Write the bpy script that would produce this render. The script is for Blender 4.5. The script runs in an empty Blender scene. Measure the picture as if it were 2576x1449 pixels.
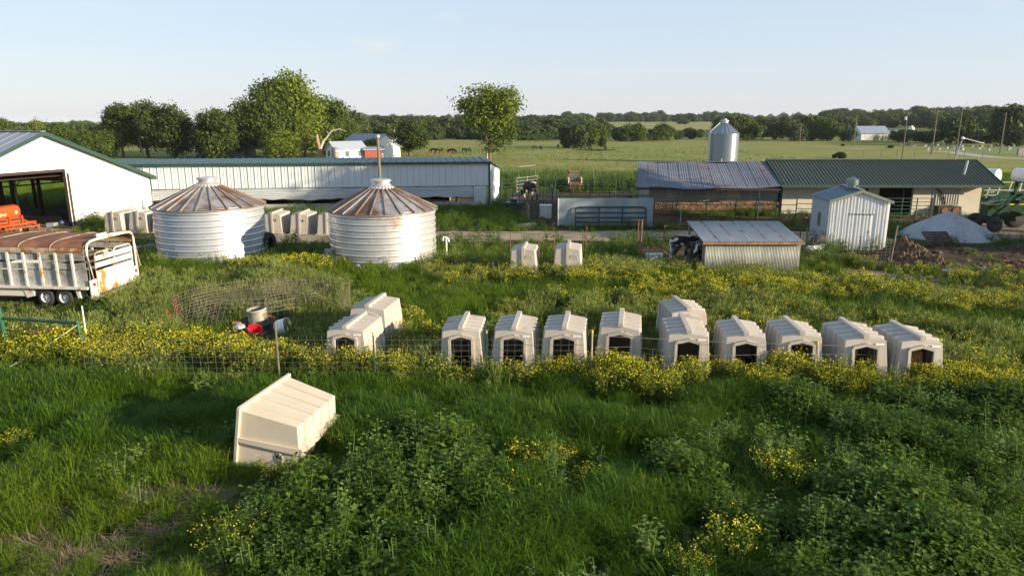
import bpy, bmesh, math, random
import numpy as np
from mathutils import Vector, Matrix, Euler
R = math.radians
S = bpy.context.scene
COL = S.collection

# ------------------------------------------------------------------ camera
CAM_H, PITCH, FOC = 7.0, R(13.5), 1751.7          # FOC: focal length for a picture 2576 wide
cam = bpy.data.cameras.new('camera'); cam_o = bpy.data.objects.new('camera', cam); COL.objects.link(cam_o)
cam.sensor_width = 36.0; cam.lens = FOC / 2576 * 36
cam.clip_start = 0.1; cam.clip_end = 30000
cam_o.location = (0, 0, CAM_H); cam_o.rotation_euler = (R(90) - PITCH, 0, 0)
S.camera = cam_o

# ------------------------------------------------------------------ sky, sun, exposure
SUN_EL, SUN_AZ = R(13.2), R(20)                    # sun stands to the east (+X), a little towards the camera
to_sun = Vector((math.cos(SUN_EL) * math.cos(SUN_AZ), -math.cos(SUN_EL) * math.sin(SUN_AZ), math.sin(SUN_EL)))
W = bpy.data.worlds.new('World'); S.world = W; W.use_nodes = True
nt = W.node_tree; nt.nodes.clear()
wo = nt.nodes.new('ShaderNodeOutputWorld'); bg = nt.nodes.new('ShaderNodeBackground')
sky = nt.nodes.new('ShaderNodeTexSky'); sky.sky_type = 'NISHITA'; sky.sun_disc = False
sky.sun_elevation = SUN_EL; sky.sun_rotation = math.atan2(to_sun.x, to_sun.y)
sky.altitude = 300; sky.air_density = 1.0; sky.dust_density = 0.6; sky.ozone_density = 1.6
# the evening sky is washed out by thin high haze: blend the physical sky with a pale veil that only depends on height above the horizon
def _n(t, **k):
    n = nt.nodes.new(t)
    for a, b in k.items(): setattr(n, a, b)
    return n
tc = _n('ShaderNodeTexCoord'); sx = _n('ShaderNodeSeparateXYZ'); nt.links.new(tc.outputs['Generated'], sx.inputs[0])
vr = _n('ShaderNodeValToRGB'); nt.links.new(sx.outputs['Z'], vr.inputs[0])
cr = vr.color_ramp; cr.elements[0].position = 0.0; cr.elements[0].color = (.69, .725, .83, 1); cr.elements[1].position = 1.0; cr.elements[1].color = (.33, .45, .64, 1)
for ps, c in ((.06, (.685, .745, .86, 1)), (.20, (.595, .745, .90, 1)), (.45, (.44, .58, .77, 1))): e = cr.elements.new(ps); e.color = c
# a few small fair weather puffs low over the horizon
cm_ = _n('ShaderNodeMapping'); cm_.inputs['Scale'].default_value = (9, 9, 34); cm_.inputs['Location'].default_value = (1.3, 4.1, 2.2); nt.links.new(tc.outputs['Generated'], cm_.inputs['Vector'])
cn = _n('ShaderNodeTexNoise'); cn.inputs['Scale'].default_value = 1.0; cn.inputs['Detail'].default_value = 6; nt.links.new(cm_.outputs[0], cn.inputs['Vector'])
c1 = _n('ShaderNodeMapRange'); c1.inputs[1].default_value = .64; c1.inputs[2].default_value = .78; nt.links.new(cn.outputs['Fac'], c1.inputs[0])
c2 = _n('ShaderNodeMapRange'); c2.inputs[1].default_value = .30; c2.inputs[2].default_value = .10; nt.links.new(sx.outputs['Z'], c2.inputs[0])
c3 = _n('ShaderNodeMath', operation='MULTIPLY'); nt.links.new(c1.outputs[0], c3.inputs[0]); nt.links.new(c2.outputs[0], c3.inputs[1])
c4 = _n('ShaderNodeMath', operation='MULTIPLY'); nt.links.new(c3.outputs[0], c4.inputs[0]); c4.inputs[1].default_value = .55
cl = _n('ShaderNodeMix', data_type='RGBA'); nt.links.new(c4.outputs[0], cl.inputs[0]); nt.links.new(vr.outputs[0], cl.inputs[6]); cl.inputs[7].default_value = (.86, .82, .80, 1)
VEIL = 3.10                                        # the veil in the units of the physical sky
vs = _n('ShaderNodeVectorMath', operation='SCALE'); nt.links.new(cl.outputs[2], vs.inputs[0]); vs.inputs['Scale'].default_value = VEIL
mx = _n('ShaderNodeMix', data_type='RGBA'); mx.inputs[0].default_value = .86; nt.links.new(sky.outputs[0], mx.inputs[6]); nt.links.new(vs.outputs[0], mx.inputs[7])
bg.inputs['Strength'].default_value = 0.15
nt.links.new(mx.outputs[2], bg.inputs['Color']); nt.links.new(bg.outputs[0], wo.inputs['Surface'])
sun = bpy.data.lights.new('sun', 'SUN'); sun.energy = 5.0; sun.angle = R(0.55); sun.color = (1.0, 0.84, 0.61)
sun_o = bpy.data.objects.new('sun', sun); COL.objects.link(sun_o)
sun_o.rotation_euler = to_sun.to_track_quat('Z', 'Y').to_euler(); sun_o.location = (40, -20, 30)
S.view_settings.view_transform = 'Standard'; S.view_settings.look = 'None'
S.view_settings.exposure = 1.05; S.view_settings.gamma = 1.0; S.view_settings.use_curve_mapping = False
S.render.engine = 'CYCLES'
S.cycles.max_bounces = 6; S.cycles.diffuse_bounces = 3; S.cycles.transparent_max_bounces = 8
S.cycles.use_denoising = True
HAZE = .00008

# ------------------------------------------------------------------ places measured on the photograph, turned into world metres
def ray(u, v):
    a = (u - 1288) / FOC; b = (724.5 - v) / FOC
    return Vector((a, math.cos(PITCH) + b * math.sin(PITCH), -math.sin(PITCH) + b * math.cos(PITCH)))
def G(u, v, z=0.0):
    r = ray(u, v); t = (z - CAM_H) / r.z
    return Vector((r.x * t, r.y * t, z))
def atY(u, v, y):
    r = ray(u, v); t = y / r.y
    return Vector((r.x * t, y, CAM_H + r.z * t))

# ------------------------------------------------------------------ noise for layout
_rng = np.random.default_rng(7)
_LAT = _rng.random((256, 256))
def vnoise(x, y, sc=1.0, off=0):
    x = np.asarray(x, float) / sc + 1000.3 + off * 17.7; y = np.asarray(y, float) / sc + 1000.7 + off * 31.1
    xi = np.floor(x).astype(int); yi = np.floor(y).astype(int); fx = x - xi; fy = y - yi
    fx = fx * fx * (3 - 2 * fx); fy = fy * fy * (3 - 2 * fy)
    g = lambda a, b: _LAT[a % 256, b % 256]
    return (g(xi, yi) * (1 - fx) + g(xi + 1, yi) * fx) * (1 - fy) + (g(xi, yi + 1) * (1 - fx) + g(xi + 1, yi + 1) * fx) * fy
def fnoise(x, y, sc=1.0, off=0):
    return vnoise(x, y, sc, off) * .55 + vnoise(x, y, sc * .45, off + 3) * .3 + vnoise(x, y, sc * .2, off + 5) * .15

# ------------------------------------------------------------------ materials
def mat(name, col, rough=.8, metal=0., var=.18, scale=3., col2=None, thr=(.52, .66), scale2=1.5, stretch=(1, 1, 1),
        bump=0., bscale=40., island=False, col3=None, thr3=(.6, .7), scale3=6., spec=.4, obj=False):
    m = bpy.data.materials.new(name); m.use_nodes = True
    t = m.node_tree; N = t.nodes; L = t.links
    b = N['Principled BSDF']; b.inputs['Roughness'].default_value = rough; b.inputs['Metallic'].default_value = metal
    b.inputs['Specular IOR Level'].default_value = spec
    if obj: pos = N.new('ShaderNodeTexCoord').outputs['Object']
    else: pos = N.new('ShaderNodeNewGeometry').outputs['Position']
    mp = N.new('ShaderNodeMapping'); mp.inputs['Scale'].default_value = stretch; L.new(pos, mp.inputs['Vector'])
    def noise(sc, det=4):
        n = N.new('ShaderNodeTexNoise'); n.inputs['Scale'].default_value = sc; n.inputs['Detail'].default_value = det
        L.new(mp.outputs[0], n.inputs['Vector']); return n.outputs['Fac']
    def mix(f, a, bb):
        x = N.new('ShaderNodeMix'); x.data_type = 'RGBA'
        L.new(f, x.inputs[0])
        for s, v in ((6, a), (7, bb)):
            if isinstance(v, tuple): x.inputs[s].default_value = (*v, 1)
            else: L.new(v, x.inputs[s])
        return x.outputs[2]
    def ramp(f, lo, hi):
        r = N.new('ShaderNodeMapRange'); r.inputs[1].default_value = lo; r.inputs[2].default_value = hi; L.new(f, r.inputs[0]); return r.outputs[0]
    f = ramp(noise(scale), .3, .7)
    if island:
        g = N.new('ShaderNodeNewGeometry'); f2 = N.new('ShaderNodeMath'); f2.operation = 'ADD'; f2.use_clamp = True
        h = N.new('ShaderNodeMath'); h.operation = 'MULTIPLY_ADD'; L.new(g.outputs['Random Per Island'], h.inputs[0]); h.inputs[1].default_value = .8; h.inputs[2].default_value = -.4
        L.new(f, f2.inputs[0]); L.new(h.outputs[0], f2.inputs[1]); f = f2.outputs[0]
    c = mix(f, tuple(x * (1 - var) for x in col), tuple(min(1, x * (1 + var)) for x in col))
    if col2: c = mix(ramp(noise(scale2, 6), *thr), c, col2)
    if col3: c = mix(ramp(noise(scale3, 6), *thr3), c, col3)
    L.new(c, b.inputs['Base Color'])
    if bump:
        bp = N.new('ShaderNodeBump'); bp.inputs['Strength'].default_value = bump; bp.inputs['Distance'].default_value = .02
        L.new(noise(bscale), bp.inputs['Height']); L.new(bp.outputs[0], b.inputs['Normal'])
    return m

def leafmat(name, c1, c2, trans=.3, island=False, big=0.):
    """foliage: colour differs from plant to plant (and leaf to leaf), some light passes through"""
    m = bpy.data.materials.new(name); m.use_nodes = True
    t = m.node_tree; N = t.nodes; L = t.links; N.remove(N['Principled BSDF']); out = N['Material Output']
    oi = N.new('ShaderNodeObjectInfo'); g = N.new('ShaderNodeNewGeometry')
    x = N.new('ShaderNodeMix'); x.data_type = 'RGBA'; x.inputs[6].default_value = (*c1, 1); x.inputs[7].default_value = (*c2, 1)
    f = oi.outputs['Random']
    if island:
        f = g.outputs['Random Per Island']
    if big:
        n = N.new('ShaderNodeTexNoise'); n.inputs['Scale'].default_value = big; n.inputs['Detail'].default_value = 2
        L.new(g.outputs['Position'], n.inputs['Vector'])
        a = N.new('ShaderNodeMath'); a.operation = 'MULTIPLY_ADD'; L.new(n.outputs['Fac'], a.inputs[0]); a.inputs[1].default_value = 2.2; a.inputs[2].default_value = -.85
        k = N.new('ShaderNodeMix'); k.inputs[0].default_value = .5; L.new(f, k.inputs[2]); L.new(a.outputs[0], k.inputs[3]); k.clamp_factor = True
        f = k.outputs[0]
    L.new(f, x.inputs[0])
    d = N.new('ShaderNodeBsdfPrincipled'); d.inputs['Roughness'].default_value = .55; d.inputs['Specular IOR Level'].default_value = .14; L.new(x.outputs[2], d.inputs['Base Color'])
    tr = N.new('ShaderNodeBsdfTranslucent'); L.new(x.outputs[2], tr.inputs['Color'])
    ms = N.new('ShaderNodeMixShader'); ms.inputs[0].default_value = trans; L.new(d.outputs[0], ms.inputs[1]); L.new(tr.outputs[0], ms.inputs[2])
    L.new(ms.outputs[0], out.inputs['Surface'])
    return m

MT = dict(
    plastic=mat('hutch_plastic', (.45, .405, .35), .55, var=.07, scale=1.1, col2=(.30, .26, .19), thr=(.58, .85), scale2=2.2, col3=(.20, .19, .11), thr3=(.66, .82), scale3=7, bump=.1, bscale=60),
    plastic_worn=mat('aged_plastic', (.52, .46, .36), .55, var=.05, scale=2, col2=(.46, .38, .26), thr=(.58, .9), scale2=2.2, bump=.1, bscale=60),
    vent_dark=mat('dark_vent', (.03, .03, .06), .5),
    straw=mat('straw', (.50, .27, .10), .9, var=.3, scale=12),
    galv=mat('galvanised_sheet', (.56, .57, .60), .40, .62, var=.05, scale=1.2, col2=(.50, .51, .53), thr=(.45, .8), scale2=.9, stretch=(1, 1, .5), spec=.5),
    galv_worn=mat('weathered_galvanised_sheet', (.58, .565, .55), .40, .58, var=.06, scale=1.2, col2=(.42, .38, .33), thr=(.5, .85), scale2=1.1, stretch=(1, 1, .5), col3=(.28, .16, .08), thr3=(.58, .74), scale3=.9, spec=.5),
    seam=mat('dark_seam', (.16, .15, .15), .7),
    bin_roof=mat('rusty_bin_roof', (.36, .345, .35), .45, .4, var=.08, scale=2, col2=(.125, .07, .04), thr=(.40, .58), scale2=.55, stretch=(1, 1, 1), col3=(.20, .11, .06), thr3=(.55, .75), scale3=3.),
    bin_rib=mat('bin_roof_rib', (.30, .26, .23), .5, .3, var=.1, col2=(.26, .13, .06), thr=(.45, .65), scale2=1.2),
    silo=mat('silo_sheet', (.30, .33, .37), .32, .75, var=.04),
    white_sheet=mat('white_painted_sheet', (.80, .80, .76), .5, var=.02, scale=.6),
    barn_white=mat('pale_wall_sheet', (.60, .63, .65), .5, var=.03, scale=.8, col2=(.56, .59, .60), thr=(.6, .9), scale2=.7),
    shed_white=mat('shed_sheet', (.78, .78, .78), .42, .1, var=.03, col2=(.62, .60, .57), thr=(.62, .85), scale2=1.3),
    green_trim=mat('green_trim', (.020, .060, .045), .5, var=.08),
    green_roof=mat('green_roof_sheet', (.105, .110, .085), .7, .0, var=.10, scale=.8, col2=(.08, .125, .10), thr=(.45, .75), scale2=.5),
    green_rib=mat('green_rib', (.035, .045, .035), .5),
    teal_roof=mat('blue_green_roof_sheet', (.045, .085, .10), .45, .1, var=.06, scale=.8),
    grey_roof=mat('grey_roof_sheet', (.30, .32, .36), .5, .3, var=.05),
    shed_side=mat('shade_toned_side_sheet', (.40, .44, .48), .5, .1, var=.04),  # white shed sheet darkened to blue grey: shade of the side wall in the colour
    tin=mat('old_tin_sheet', (.135, .15, .185), .7, .0, var=.12, scale=1.2, col2=(.085, .10, .14), thr=(.4, .7), scale2=.35, stretch=(.35, 1.6, 1), col3=(.15, .045, .03), thr3=(.61, .65), scale3=2.0),
    tin_rust=mat('rust_lapped_sheet', (.42, .45, .49), .5, .3, var=.1, scale=2, obj=False),
    rust=mat('rust', (.22, .085, .035), .85, var=.35, scale=8, bump=.2),
    rust_edge=mat('rusty_timber_edge', (.26, .15, .08), .8, var=.3, scale=6),
    corr=mat('weathered_corrugated_sheet', (.41, .41, .355), .55, .15, var=.08, scale=1.5, col2=(.42, .42, .36), thr=(.5, .75), scale2=1.2),
    curtain=mat('curtain_fabric', (.42, .44, .46), .7, var=.1, scale=1.0, stretch=(.3, 1, 3), col2=(.30, .31, .33), thr=(.5, .75), scale2=2.),
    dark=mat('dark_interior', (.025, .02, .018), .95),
    timber_dark=mat('dark_timber', (.05, .03, .025), .9, var=.3, scale=5),
    timber=mat('weathered_timber', (.25, .20, .15), .9, var=.25, scale=8, stretch=(1, 1, .25)),
    pole=mat('utility_pole_timber', (.18, .155, .11), .9, var=.2, scale=4, stretch=(3, 3, .4)),
    pole_dark=mat('dark_pole_timber', (.15, .13, .10), .9, var=.2, scale=4),
    block=mat('painted_block', (.54, .50, .41), .8, var=.05, col2=(.48, .42, .34), thr=(.6, .8), scale2=1.2),
    block_grey=mat('grey_render', (.24, .23, .22), .9, var=.12, scale=1.5, stretch=(1, 1, .3), col2=(.42, .36, .27), thr=(.55, .7), scale2=.8),
    stone=mat('brown_fieldstone', (.20, .11, .06), .95, var=.35, scale=3),
    steel_panel=mat('blue_grey_panel', (.24, .29, .32), .6, .1, var=.08, scale=1.2, col2=(.40, .37, .30), thr=(.55, .75), scale2=.7, stretch=(1.5, 1, .4)),
    gate_teal=mat('dark_teal_tube', (.015, .05, .06), .4, .1, var=.1),
    gate_green=mat('green_tube', (.02, .11, .055), .45, .1, var=.15),
    pen_green=mat('dark_green_tube', (.02, .065, .04), .5, .1, var=.2),
    pen_rust=mat('rusty_tube', (.17, .08, .05), .8, var=.3, scale=5),
    pen_grey=mat('grey_tube', (.32, .30, .26), .6, .3, var=.2, scale=4),
    wire=mat('galvanised_wire', (.30, .28, .25), .5, .5, var=.2),
    wire_brown=mat('rusty_wire', (.17, .14, .11), .7, .2, var=.3),
    trailer_white=mat('worn_white_paint', (.66, .62, .53), .5, var=.06, col2=(.38, .20, .09), thr=(.55, .66), scale2=2.4, col3=(.30, .28, .24), thr3=(.60, .85), scale3=5.),
    trailer_side=mat('grimy_white_sheet', (.50, .50, .48), .5, var=.05, col2=(.15, .14, .11), thr=(.44, .72), scale2=1.9, col3=(.28, .27, .23), thr3=(.46, .66), scale3=15.),
    trailer_door=mat('rust_stained_door', (.78, .75, .68), .5, var=.03, col2=(.40, .18, .05), thr=(.47, .58), scale2=1.7),
    trailer_roof=mat('rusty_trailer_roof', (.16, .062, .033), .8, var=.2, scale=1.4, col2=(.28, .13, .06), thr=(.45, .7), scale2=1.6, bump=.1),
    trailer_roof_edge=mat('flaking_roof_edge', (.42, .36, .25), .8, var=.2, scale=3, col2=(.26, .12, .05), thr=(.46, .6), scale2=2.6),
    tyre=mat('tyre_rubber', (.035, .032, .03), .85, var=.2),
    rim=mat('painted_rim', (.72, .72, .70), .4, .2),
    red_lamp=mat('red_lens', (.45, .012, .02), .25),
    orange=mat('orange_paint', (.60, .075, .012), .45, var=.1, col2=(.42, .07, .012), thr=(.55, .8), scale2=2.),
    orange_dark=mat('faded_orange_paint', (.34, .045, .012), .6, var=.2),
    decal=mat('pale_lettering', (.8, .72, .58), .6, var=.02),
    tractor_green=mat('tractor_green_paint', (.014, .055, .022), .35, var=.12),
    yellow=mat('yellow_paint', (.62, .46, .04), .5),
    metal_dark=mat('dark_greasy_metal', (.04, .04, .04), .6, .4, var=.3),
    loader_rust=mat('faded_orange_brown_paint', (.24, .085, .035), .7, var=.25, scale=4),
    loader_white=mat('chalky_white_paint', (.62, .58, .52), .6, var=.1),
    glass=mat('dusty_glass', (.10, .14, .13), .15, spec=.6),
    tank_white=mat('white_tank_paint', (.78, .76, .70), .4, var=.03),
    tank_grey=mat('grey_tank_paint', (.42, .45, .50), .4, var=.05),
    gravel=mat('crushed_stone', (.36, .37, .385), .95, var=.15, scale=8, col2=(.28, .29, .31), thr=(.45, .7), scale2=1.2, bump=.8, bscale=22),
    manure=mat('strawy_manure', (.085, .052, .030), .95, var=.45, scale=5, col2=(.20, .125, .06), thr=(.52, .7), scale2=2.6, bump=.8, bscale=14),
    mud=mat('wet_mud', (.060, .040, .026), .95, spec=.12, var=.35, scale=1.5, col2=(.10, .072, .05), thr=(.5, .7), scale2=.7, bump=.8, bscale=6),
    mud_dry=mat('dry_mud', (.19, .145, .11), .95, var=.25, scale=2, col2=(.10, .075, .05), thr=(.48, .66), scale2=.9, bump=.6, bscale=7),
    track=mat('dirt_track', (.33, .25, .165), .95, var=.2, scale=2, col2=(.09, .10, .03), thr=(.50, .66), scale2=.7, stretch=(.35, 1.6, 1), col3=(.16, .13, .10), thr3=(.58, .72), scale3=1.3, bump=.4, bscale=12),
    track_gravel=mat('gravel_lane', (.34, .32, .29), .95, var=.12, scale=6, bump=.3),
    yard=mat('packed_yard_earth', (.34, .23, .13), .95, var=.2, scale=2, col2=(.42, .35, .26), thr=(.5, .7), scale2=.6, bump=.3),
    asphalt=mat('pale_road', (.33, .32, .31), .9, var=.08),
    water=mat('still_water', (.10, .11, .11), .06, spec=.6, var=.05),
    puddle=mat('puddle_water', (.05, .045, .04), .05, spec=.7, var=.05),
    white_junk=mat('white_poly', (.78, .76, .70), .5, var=.05),
    red_plastic=mat('red_plastic', (.55, .012, .03), .4),
    brick=mat('red_brick', (.36, .11, .05), .9, var=.15),
    black_plastic=mat('black_plastic', (.025, .025, .027), .5),
    blue_plastic=mat('blue_plastic', (.16, .32, .55), .4),
    concrete=mat('concrete', (.34, .33, .30), .9, var=.15, scale=4),
    stone_grave=mat('grave_granite', (.22, .21, .20), .7, var=.2),
    house_white=mat('white_boards', (.64, .65, .64), .7, var=.06, scale=2),
    red_board=mat('faded_red_boards', (.26, .07, .05), .8, var=.3, scale=4, stretch=(2, 2, .3)),
    house_roof=mat('bare_metal_roof', (.55, .59, .62), .35, .5, var=.05),
    bark=mat('bark', (.14, .105, .075), .95, var=.35, scale=5, stretch=(1, 1, .25), bump=.6, bscale=12),
    bark_pale=mat('dead_pale_bark', (.46, .41, .35), .95, var=.2, scale=4, stretch=(1, 1, .25)),
)
def cowmat(name, seed, thr=.5, sc=1.5):
    m = mat(name, (.016, .014, .013), .75, var=.1, col2=(.66, .60, .52), thr=(thr, thr + .02), scale2=sc, obj=True)
    for n in m.node_tree.nodes:
        if n.type == 'MAPPING': n.inputs['Location'].default_value = (seed, seed * .7, seed * 1.3)
        if n.type == 'TEX_NOISE' and abs(n.inputs['Scale'].default_value - sc) < 1e-4: n.inputs['Detail'].default_value = 1
    return m

# ------------------------------------------------------------------ mesh building
class MB:
    def __init__(self): self.v = []; self.f = []; self.m = []
    def add(self, verts, faces, mi=0):
        o = len(self.v); self.v += [tuple(p) for p in verts]; self.f += [tuple(i + o for i in f) for f in faces]; self.m += [mi] * len(faces); return self
    def box(self, c, s, rot=None, mi=0):
        c = Vector(c); h = Vector(s) / 2; q = Euler(rot).to_matrix() if rot else None; P = []
        for x in (-1, 1):
            for y in (-1, 1):
                for z in (-1, 1):
                    p = Vector((x * h.x, y * h.y, z * h.z)); P.append(c + (q @ p if q else p))
        return self.add(P, [(0, 1, 3, 2), (4, 6, 7, 5), (0, 4, 5, 1), (2, 3, 7, 6), (0, 2, 6, 4), (1, 5, 7, 3)], mi)
    def tube(self, pts, r, n=6, mi=0, cap=True):
        pts = [Vector(p) for p in pts]; k = len(pts); rr = r if isinstance(r, (list, tuple)) else [r] * k; V = []
        for i, p in enumerate(pts):
            d = (pts[min(i + 1, k - 1)] - pts[max(i - 1, 0)]).normalized()
            a = d.cross(Vector((0, 0, 1)));
            if a.length < 1e-3: a = d.cross(Vector((0, 1, 0)))
            a.normalize(); b = d.cross(a)
            for j in range(n):
                t = 2 * math.pi * j / n + math.pi / n; V.append(p + (a * math.cos(t) + b * math.sin(t)) * rr[i])
        F = [(i * n + j, i * n + (j + 1) % n, (i + 1) * n + (j + 1) % n, (i + 1) * n + j) for i in range(k - 1) for j in range(n)]
        if cap: F += [tuple(range(n))[::-1], tuple((k - 1) * n + j for j in range(n))]
        return self.add(V, F, mi)
    def bar(self, a, b, w, h=None, mi=0, up=(0, 0, 1)):
        a = Vector(a); b = Vector(b); d = (b - a).normalized(); h = h or w
        s = d.cross(Vector(up));
        if s.length < 1e-3: s = d.cross(Vector((0, 1, 0)))
        s.normalize(); t = s.cross(d); s *= w / 2; t *= h / 2
        return self.add([a - s - t, a + s - t, a + s + t, a - s + t, b - s - t, b + s - t, b + s + t, b - s + t],
                        [(3, 2, 1, 0), (4, 5, 6, 7), (0, 1, 5, 4), (1, 2, 6, 5), (2, 3, 7, 6), (3, 0, 4, 7)], mi)
    def lathe(self, prof, n=32, c=(0, 0, 0), mi=0, axis='z', a0=0., a1=2 * math.pi):
        full = abs(a1 - a0 - 2 * math.pi) < 1e-6; nn = n if full else n + 1; V = []
        for r, z in prof:
            for j in range(nn):
                t = a0 + (a1 - a0) * j / n; p = (r * math.cos(t), r * math.sin(t), z)
                if axis == 'y': p = (p[0], p[2], p[1])
                if axis == 'x': p = (p[2], p[0], p[1])
                V.append((p[0] + c[0], p[1] + c[1], p[2] + c[2]))
        F = []
        for i in range(len(prof) - 1):
            for j in range(n):
                k = (j + 1) % nn; F.append((i * nn + j, i * nn + k, (i + 1) * nn + k, (i + 1) * nn + j))
        return self.add(V, F, mi)
    def prism(self, poly, d, mi=0):
        """polygon (3-D points) pushed along the vector d"""
        P = [Vector(p) for p in poly]; d = Vector(d); n = len(P)
        return self.add(P + [p + d for p in P], [tuple(range(n))[::-1], tuple(range(n, 2 * n))] + [(i, (i + 1) % n, n + (i + 1) % n, n + i) for i in range(n)], mi)
    def mesh(self, name, mats, smooth=False, fix=True):
        me = bpy.data.meshes.new(name); me.from_pydata(self.v, [], self.f)
        for x in (mats if isinstance(mats, (list, tuple)) else [mats]): me.materials.append(x)
        if any(self.m): me.polygons.foreach_set('material_index', self.m)
        if fix:
            b = bmesh.new(); b.from_mesh(me); bmesh.ops.recalc_face_normals(b, faces=b.faces); b.to_mesh(me); b.free()
        if smooth: me.polygons.foreach_set('use_smooth', [True] * len(me.polygons)); 
        me.update(); return me
    def build(self, name, mats, parent=None, smooth=False, loc=None, fix=True):
        o = bpy.data.objects.new(name, self.mesh(name, mats, smooth, fix)); COL.objects.link(o)
        if parent: o.parent = parent
        if loc is not None: o.location = loc
        return o
def inst(name, me, parent=None, loc=(0, 0, 0), rot=(0, 0, 0), scale=None):
    o = bpy.data.objects.new(name, me); COL.objects.link(o); o.location = loc; o.rotation_euler = rot
    if scale: o.scale = scale
    if parent: o.parent = parent
    return o
def tag(o, label, cat, group=None, kind=None):
    o['label'] = label; o['category'] = cat
    if group: o['group'] = group
    if kind: o['kind'] = kind
    return o
def thing(name, label, cat, loc=(0, 0, 0), rz=0., group=None):
    o = bpy.data.objects.new(name, None); COL.objects.link(o); o.location = loc; o.rotation_euler = (0, 0, rz); o.empty_display_size = .2
    return tag(o, label, cat, group)
def dup(root, loc, rz=0., label=None, rot=None):
    c = root.copy(); COL.objects.link(c); c.location = loc; c.rotation_euler = rot or (0, 0, rz)
    if label: c['label'] = label
    for ch in list(root.children):
        a = ch.copy(); COL.objects.link(a); a.parent = c
        for g in list(ch.children):
            b = g.copy(); COL.objects.link(b); b.parent = a
    return c
def structure(o): o['kind'] = 'structure'; return o
def smooth_angle(o, ang=40):
    m = o.modifiers.new('es', 'EDGE_SPLIT'); m.split_angle = R(ang)
# ------------------------------------------------------------------ terrain
def sstep(a, b, x):
    t = np.clip((np.asarray(x, float) - a) / (b - a), 0, 1); return t * t * (3 - 2 * t)
def terr(x, y):
    x = np.asarray(x, float); y = np.asarray(y, float); r = np.hypot(x, y)
    side = np.clip(x / np.maximum(y, 1), -1, 1)
    h = 5.5 * sstep(280, 760, r)
    h = h + sstep(290, 700, r) * sstep(.22, .75, side) * 4.5
    h = h + sstep(300, 800, r) * sstep(.05, .35, -side) * sstep(-.75, -.35, side) * 1.5
    h = h - sstep(260, 1500, r) * sstep(.12, .5, -side) * 24
    h = h + sstep(1200, 4000, r) * (fnoise(x, y, 900, 2) - .42) * 34
    return h
def build_ground():
    rad = [0] + list(np.geomspace(2, 9000, 120)); na = 256; V = []; F = []
    for i, r in enumerate(rad):
        for j in range(na):
            a = 2 * math.pi * j / na; V.append((r * math.cos(a), r * math.sin(a)))
    V = np.array(V); z = terr(V[:, 0], V[:, 1])
    for i in range(len(rad) - 1):
        for j in range(na):
            k = (j + 1) % na; F.append((i * na + j, (i + 1) * na + j, (i + 1) * na + k, i * na + k))
    me = bpy.data.meshes.new('ground'); me.from_pydata(np.column_stack([V, z]).tolist(), [], F)
    me.polygons.foreach_set('use_smooth', [True] * len(F))
    m = bpy.data.materials.new('ground_cover'); m.use_nodes = True; t = m.node_tree; N = t.nodes; L = t.links; b = N['Principled BSDF']
    b.inputs['Roughness'].default_value = .95; b.inputs['Specular IOR Level'].default_value = .1
    g = N.new('ShaderNodeNewGeometry'); sp = N.new('ShaderNodeSeparateXYZ'); L.new(g.outputs['Position'], sp.inputs[0])
    def noise(sc, st, det=5):
        mp = N.new('ShaderNodeMapping'); mp.inputs['Scale'].default_value = st; L.new(g.outputs['Position'], mp.inputs['Vector'])
        n = N.new('ShaderNodeTexNoise'); n.inputs['Scale'].default_value = sc; n.inputs['Detail'].default_value = det; L.new(mp.outputs[0], n.inputs['Vector']); return n.outputs['Fac']
    def rmp(f, lo, hi):
        r = N.new('ShaderNodeMapRange'); r.inputs[1].default_value = lo; r.inputs[2].default_value = hi; L.new(f, r.inputs[0]); return r.outputs[0]
    def mix(f, a, c):
        x = N.new('ShaderNodeMix'); x.data_type = 'RGBA'; L.new(f, x.inputs[0])
        for s, v in ((6, a), (7, c)):
            if isinstance(v, tuple): x.inputs[s].default_value = (*v, 1)
            else: L.new(v, x.inputs[s])
        return x.outputs[2]
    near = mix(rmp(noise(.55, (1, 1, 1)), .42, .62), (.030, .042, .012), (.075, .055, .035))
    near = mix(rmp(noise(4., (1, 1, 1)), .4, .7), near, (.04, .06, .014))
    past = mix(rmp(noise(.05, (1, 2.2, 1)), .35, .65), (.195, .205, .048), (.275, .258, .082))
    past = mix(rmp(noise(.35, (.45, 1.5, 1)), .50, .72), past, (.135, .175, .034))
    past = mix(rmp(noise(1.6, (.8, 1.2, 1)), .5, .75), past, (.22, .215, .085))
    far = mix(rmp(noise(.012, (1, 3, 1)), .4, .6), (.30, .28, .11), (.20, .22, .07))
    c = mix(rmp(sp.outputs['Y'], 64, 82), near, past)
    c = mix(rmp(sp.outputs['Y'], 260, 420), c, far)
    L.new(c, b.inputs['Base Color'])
    bp = N.new('ShaderNodeBump'); bp.inputs['Strength'].default_value = .8; bp.inputs['Distance'].default_value = .35
    L.new(noise(1.1, (.6, 1.2, 1), 6), bp.inputs['Height']); L.new(bp.outputs[0], b.inputs['Normal'])
    me.materials.append(m)
    o = bpy.data.objects.new('ground', me); COL.objects.link(o); structure(o)
build_ground()

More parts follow.
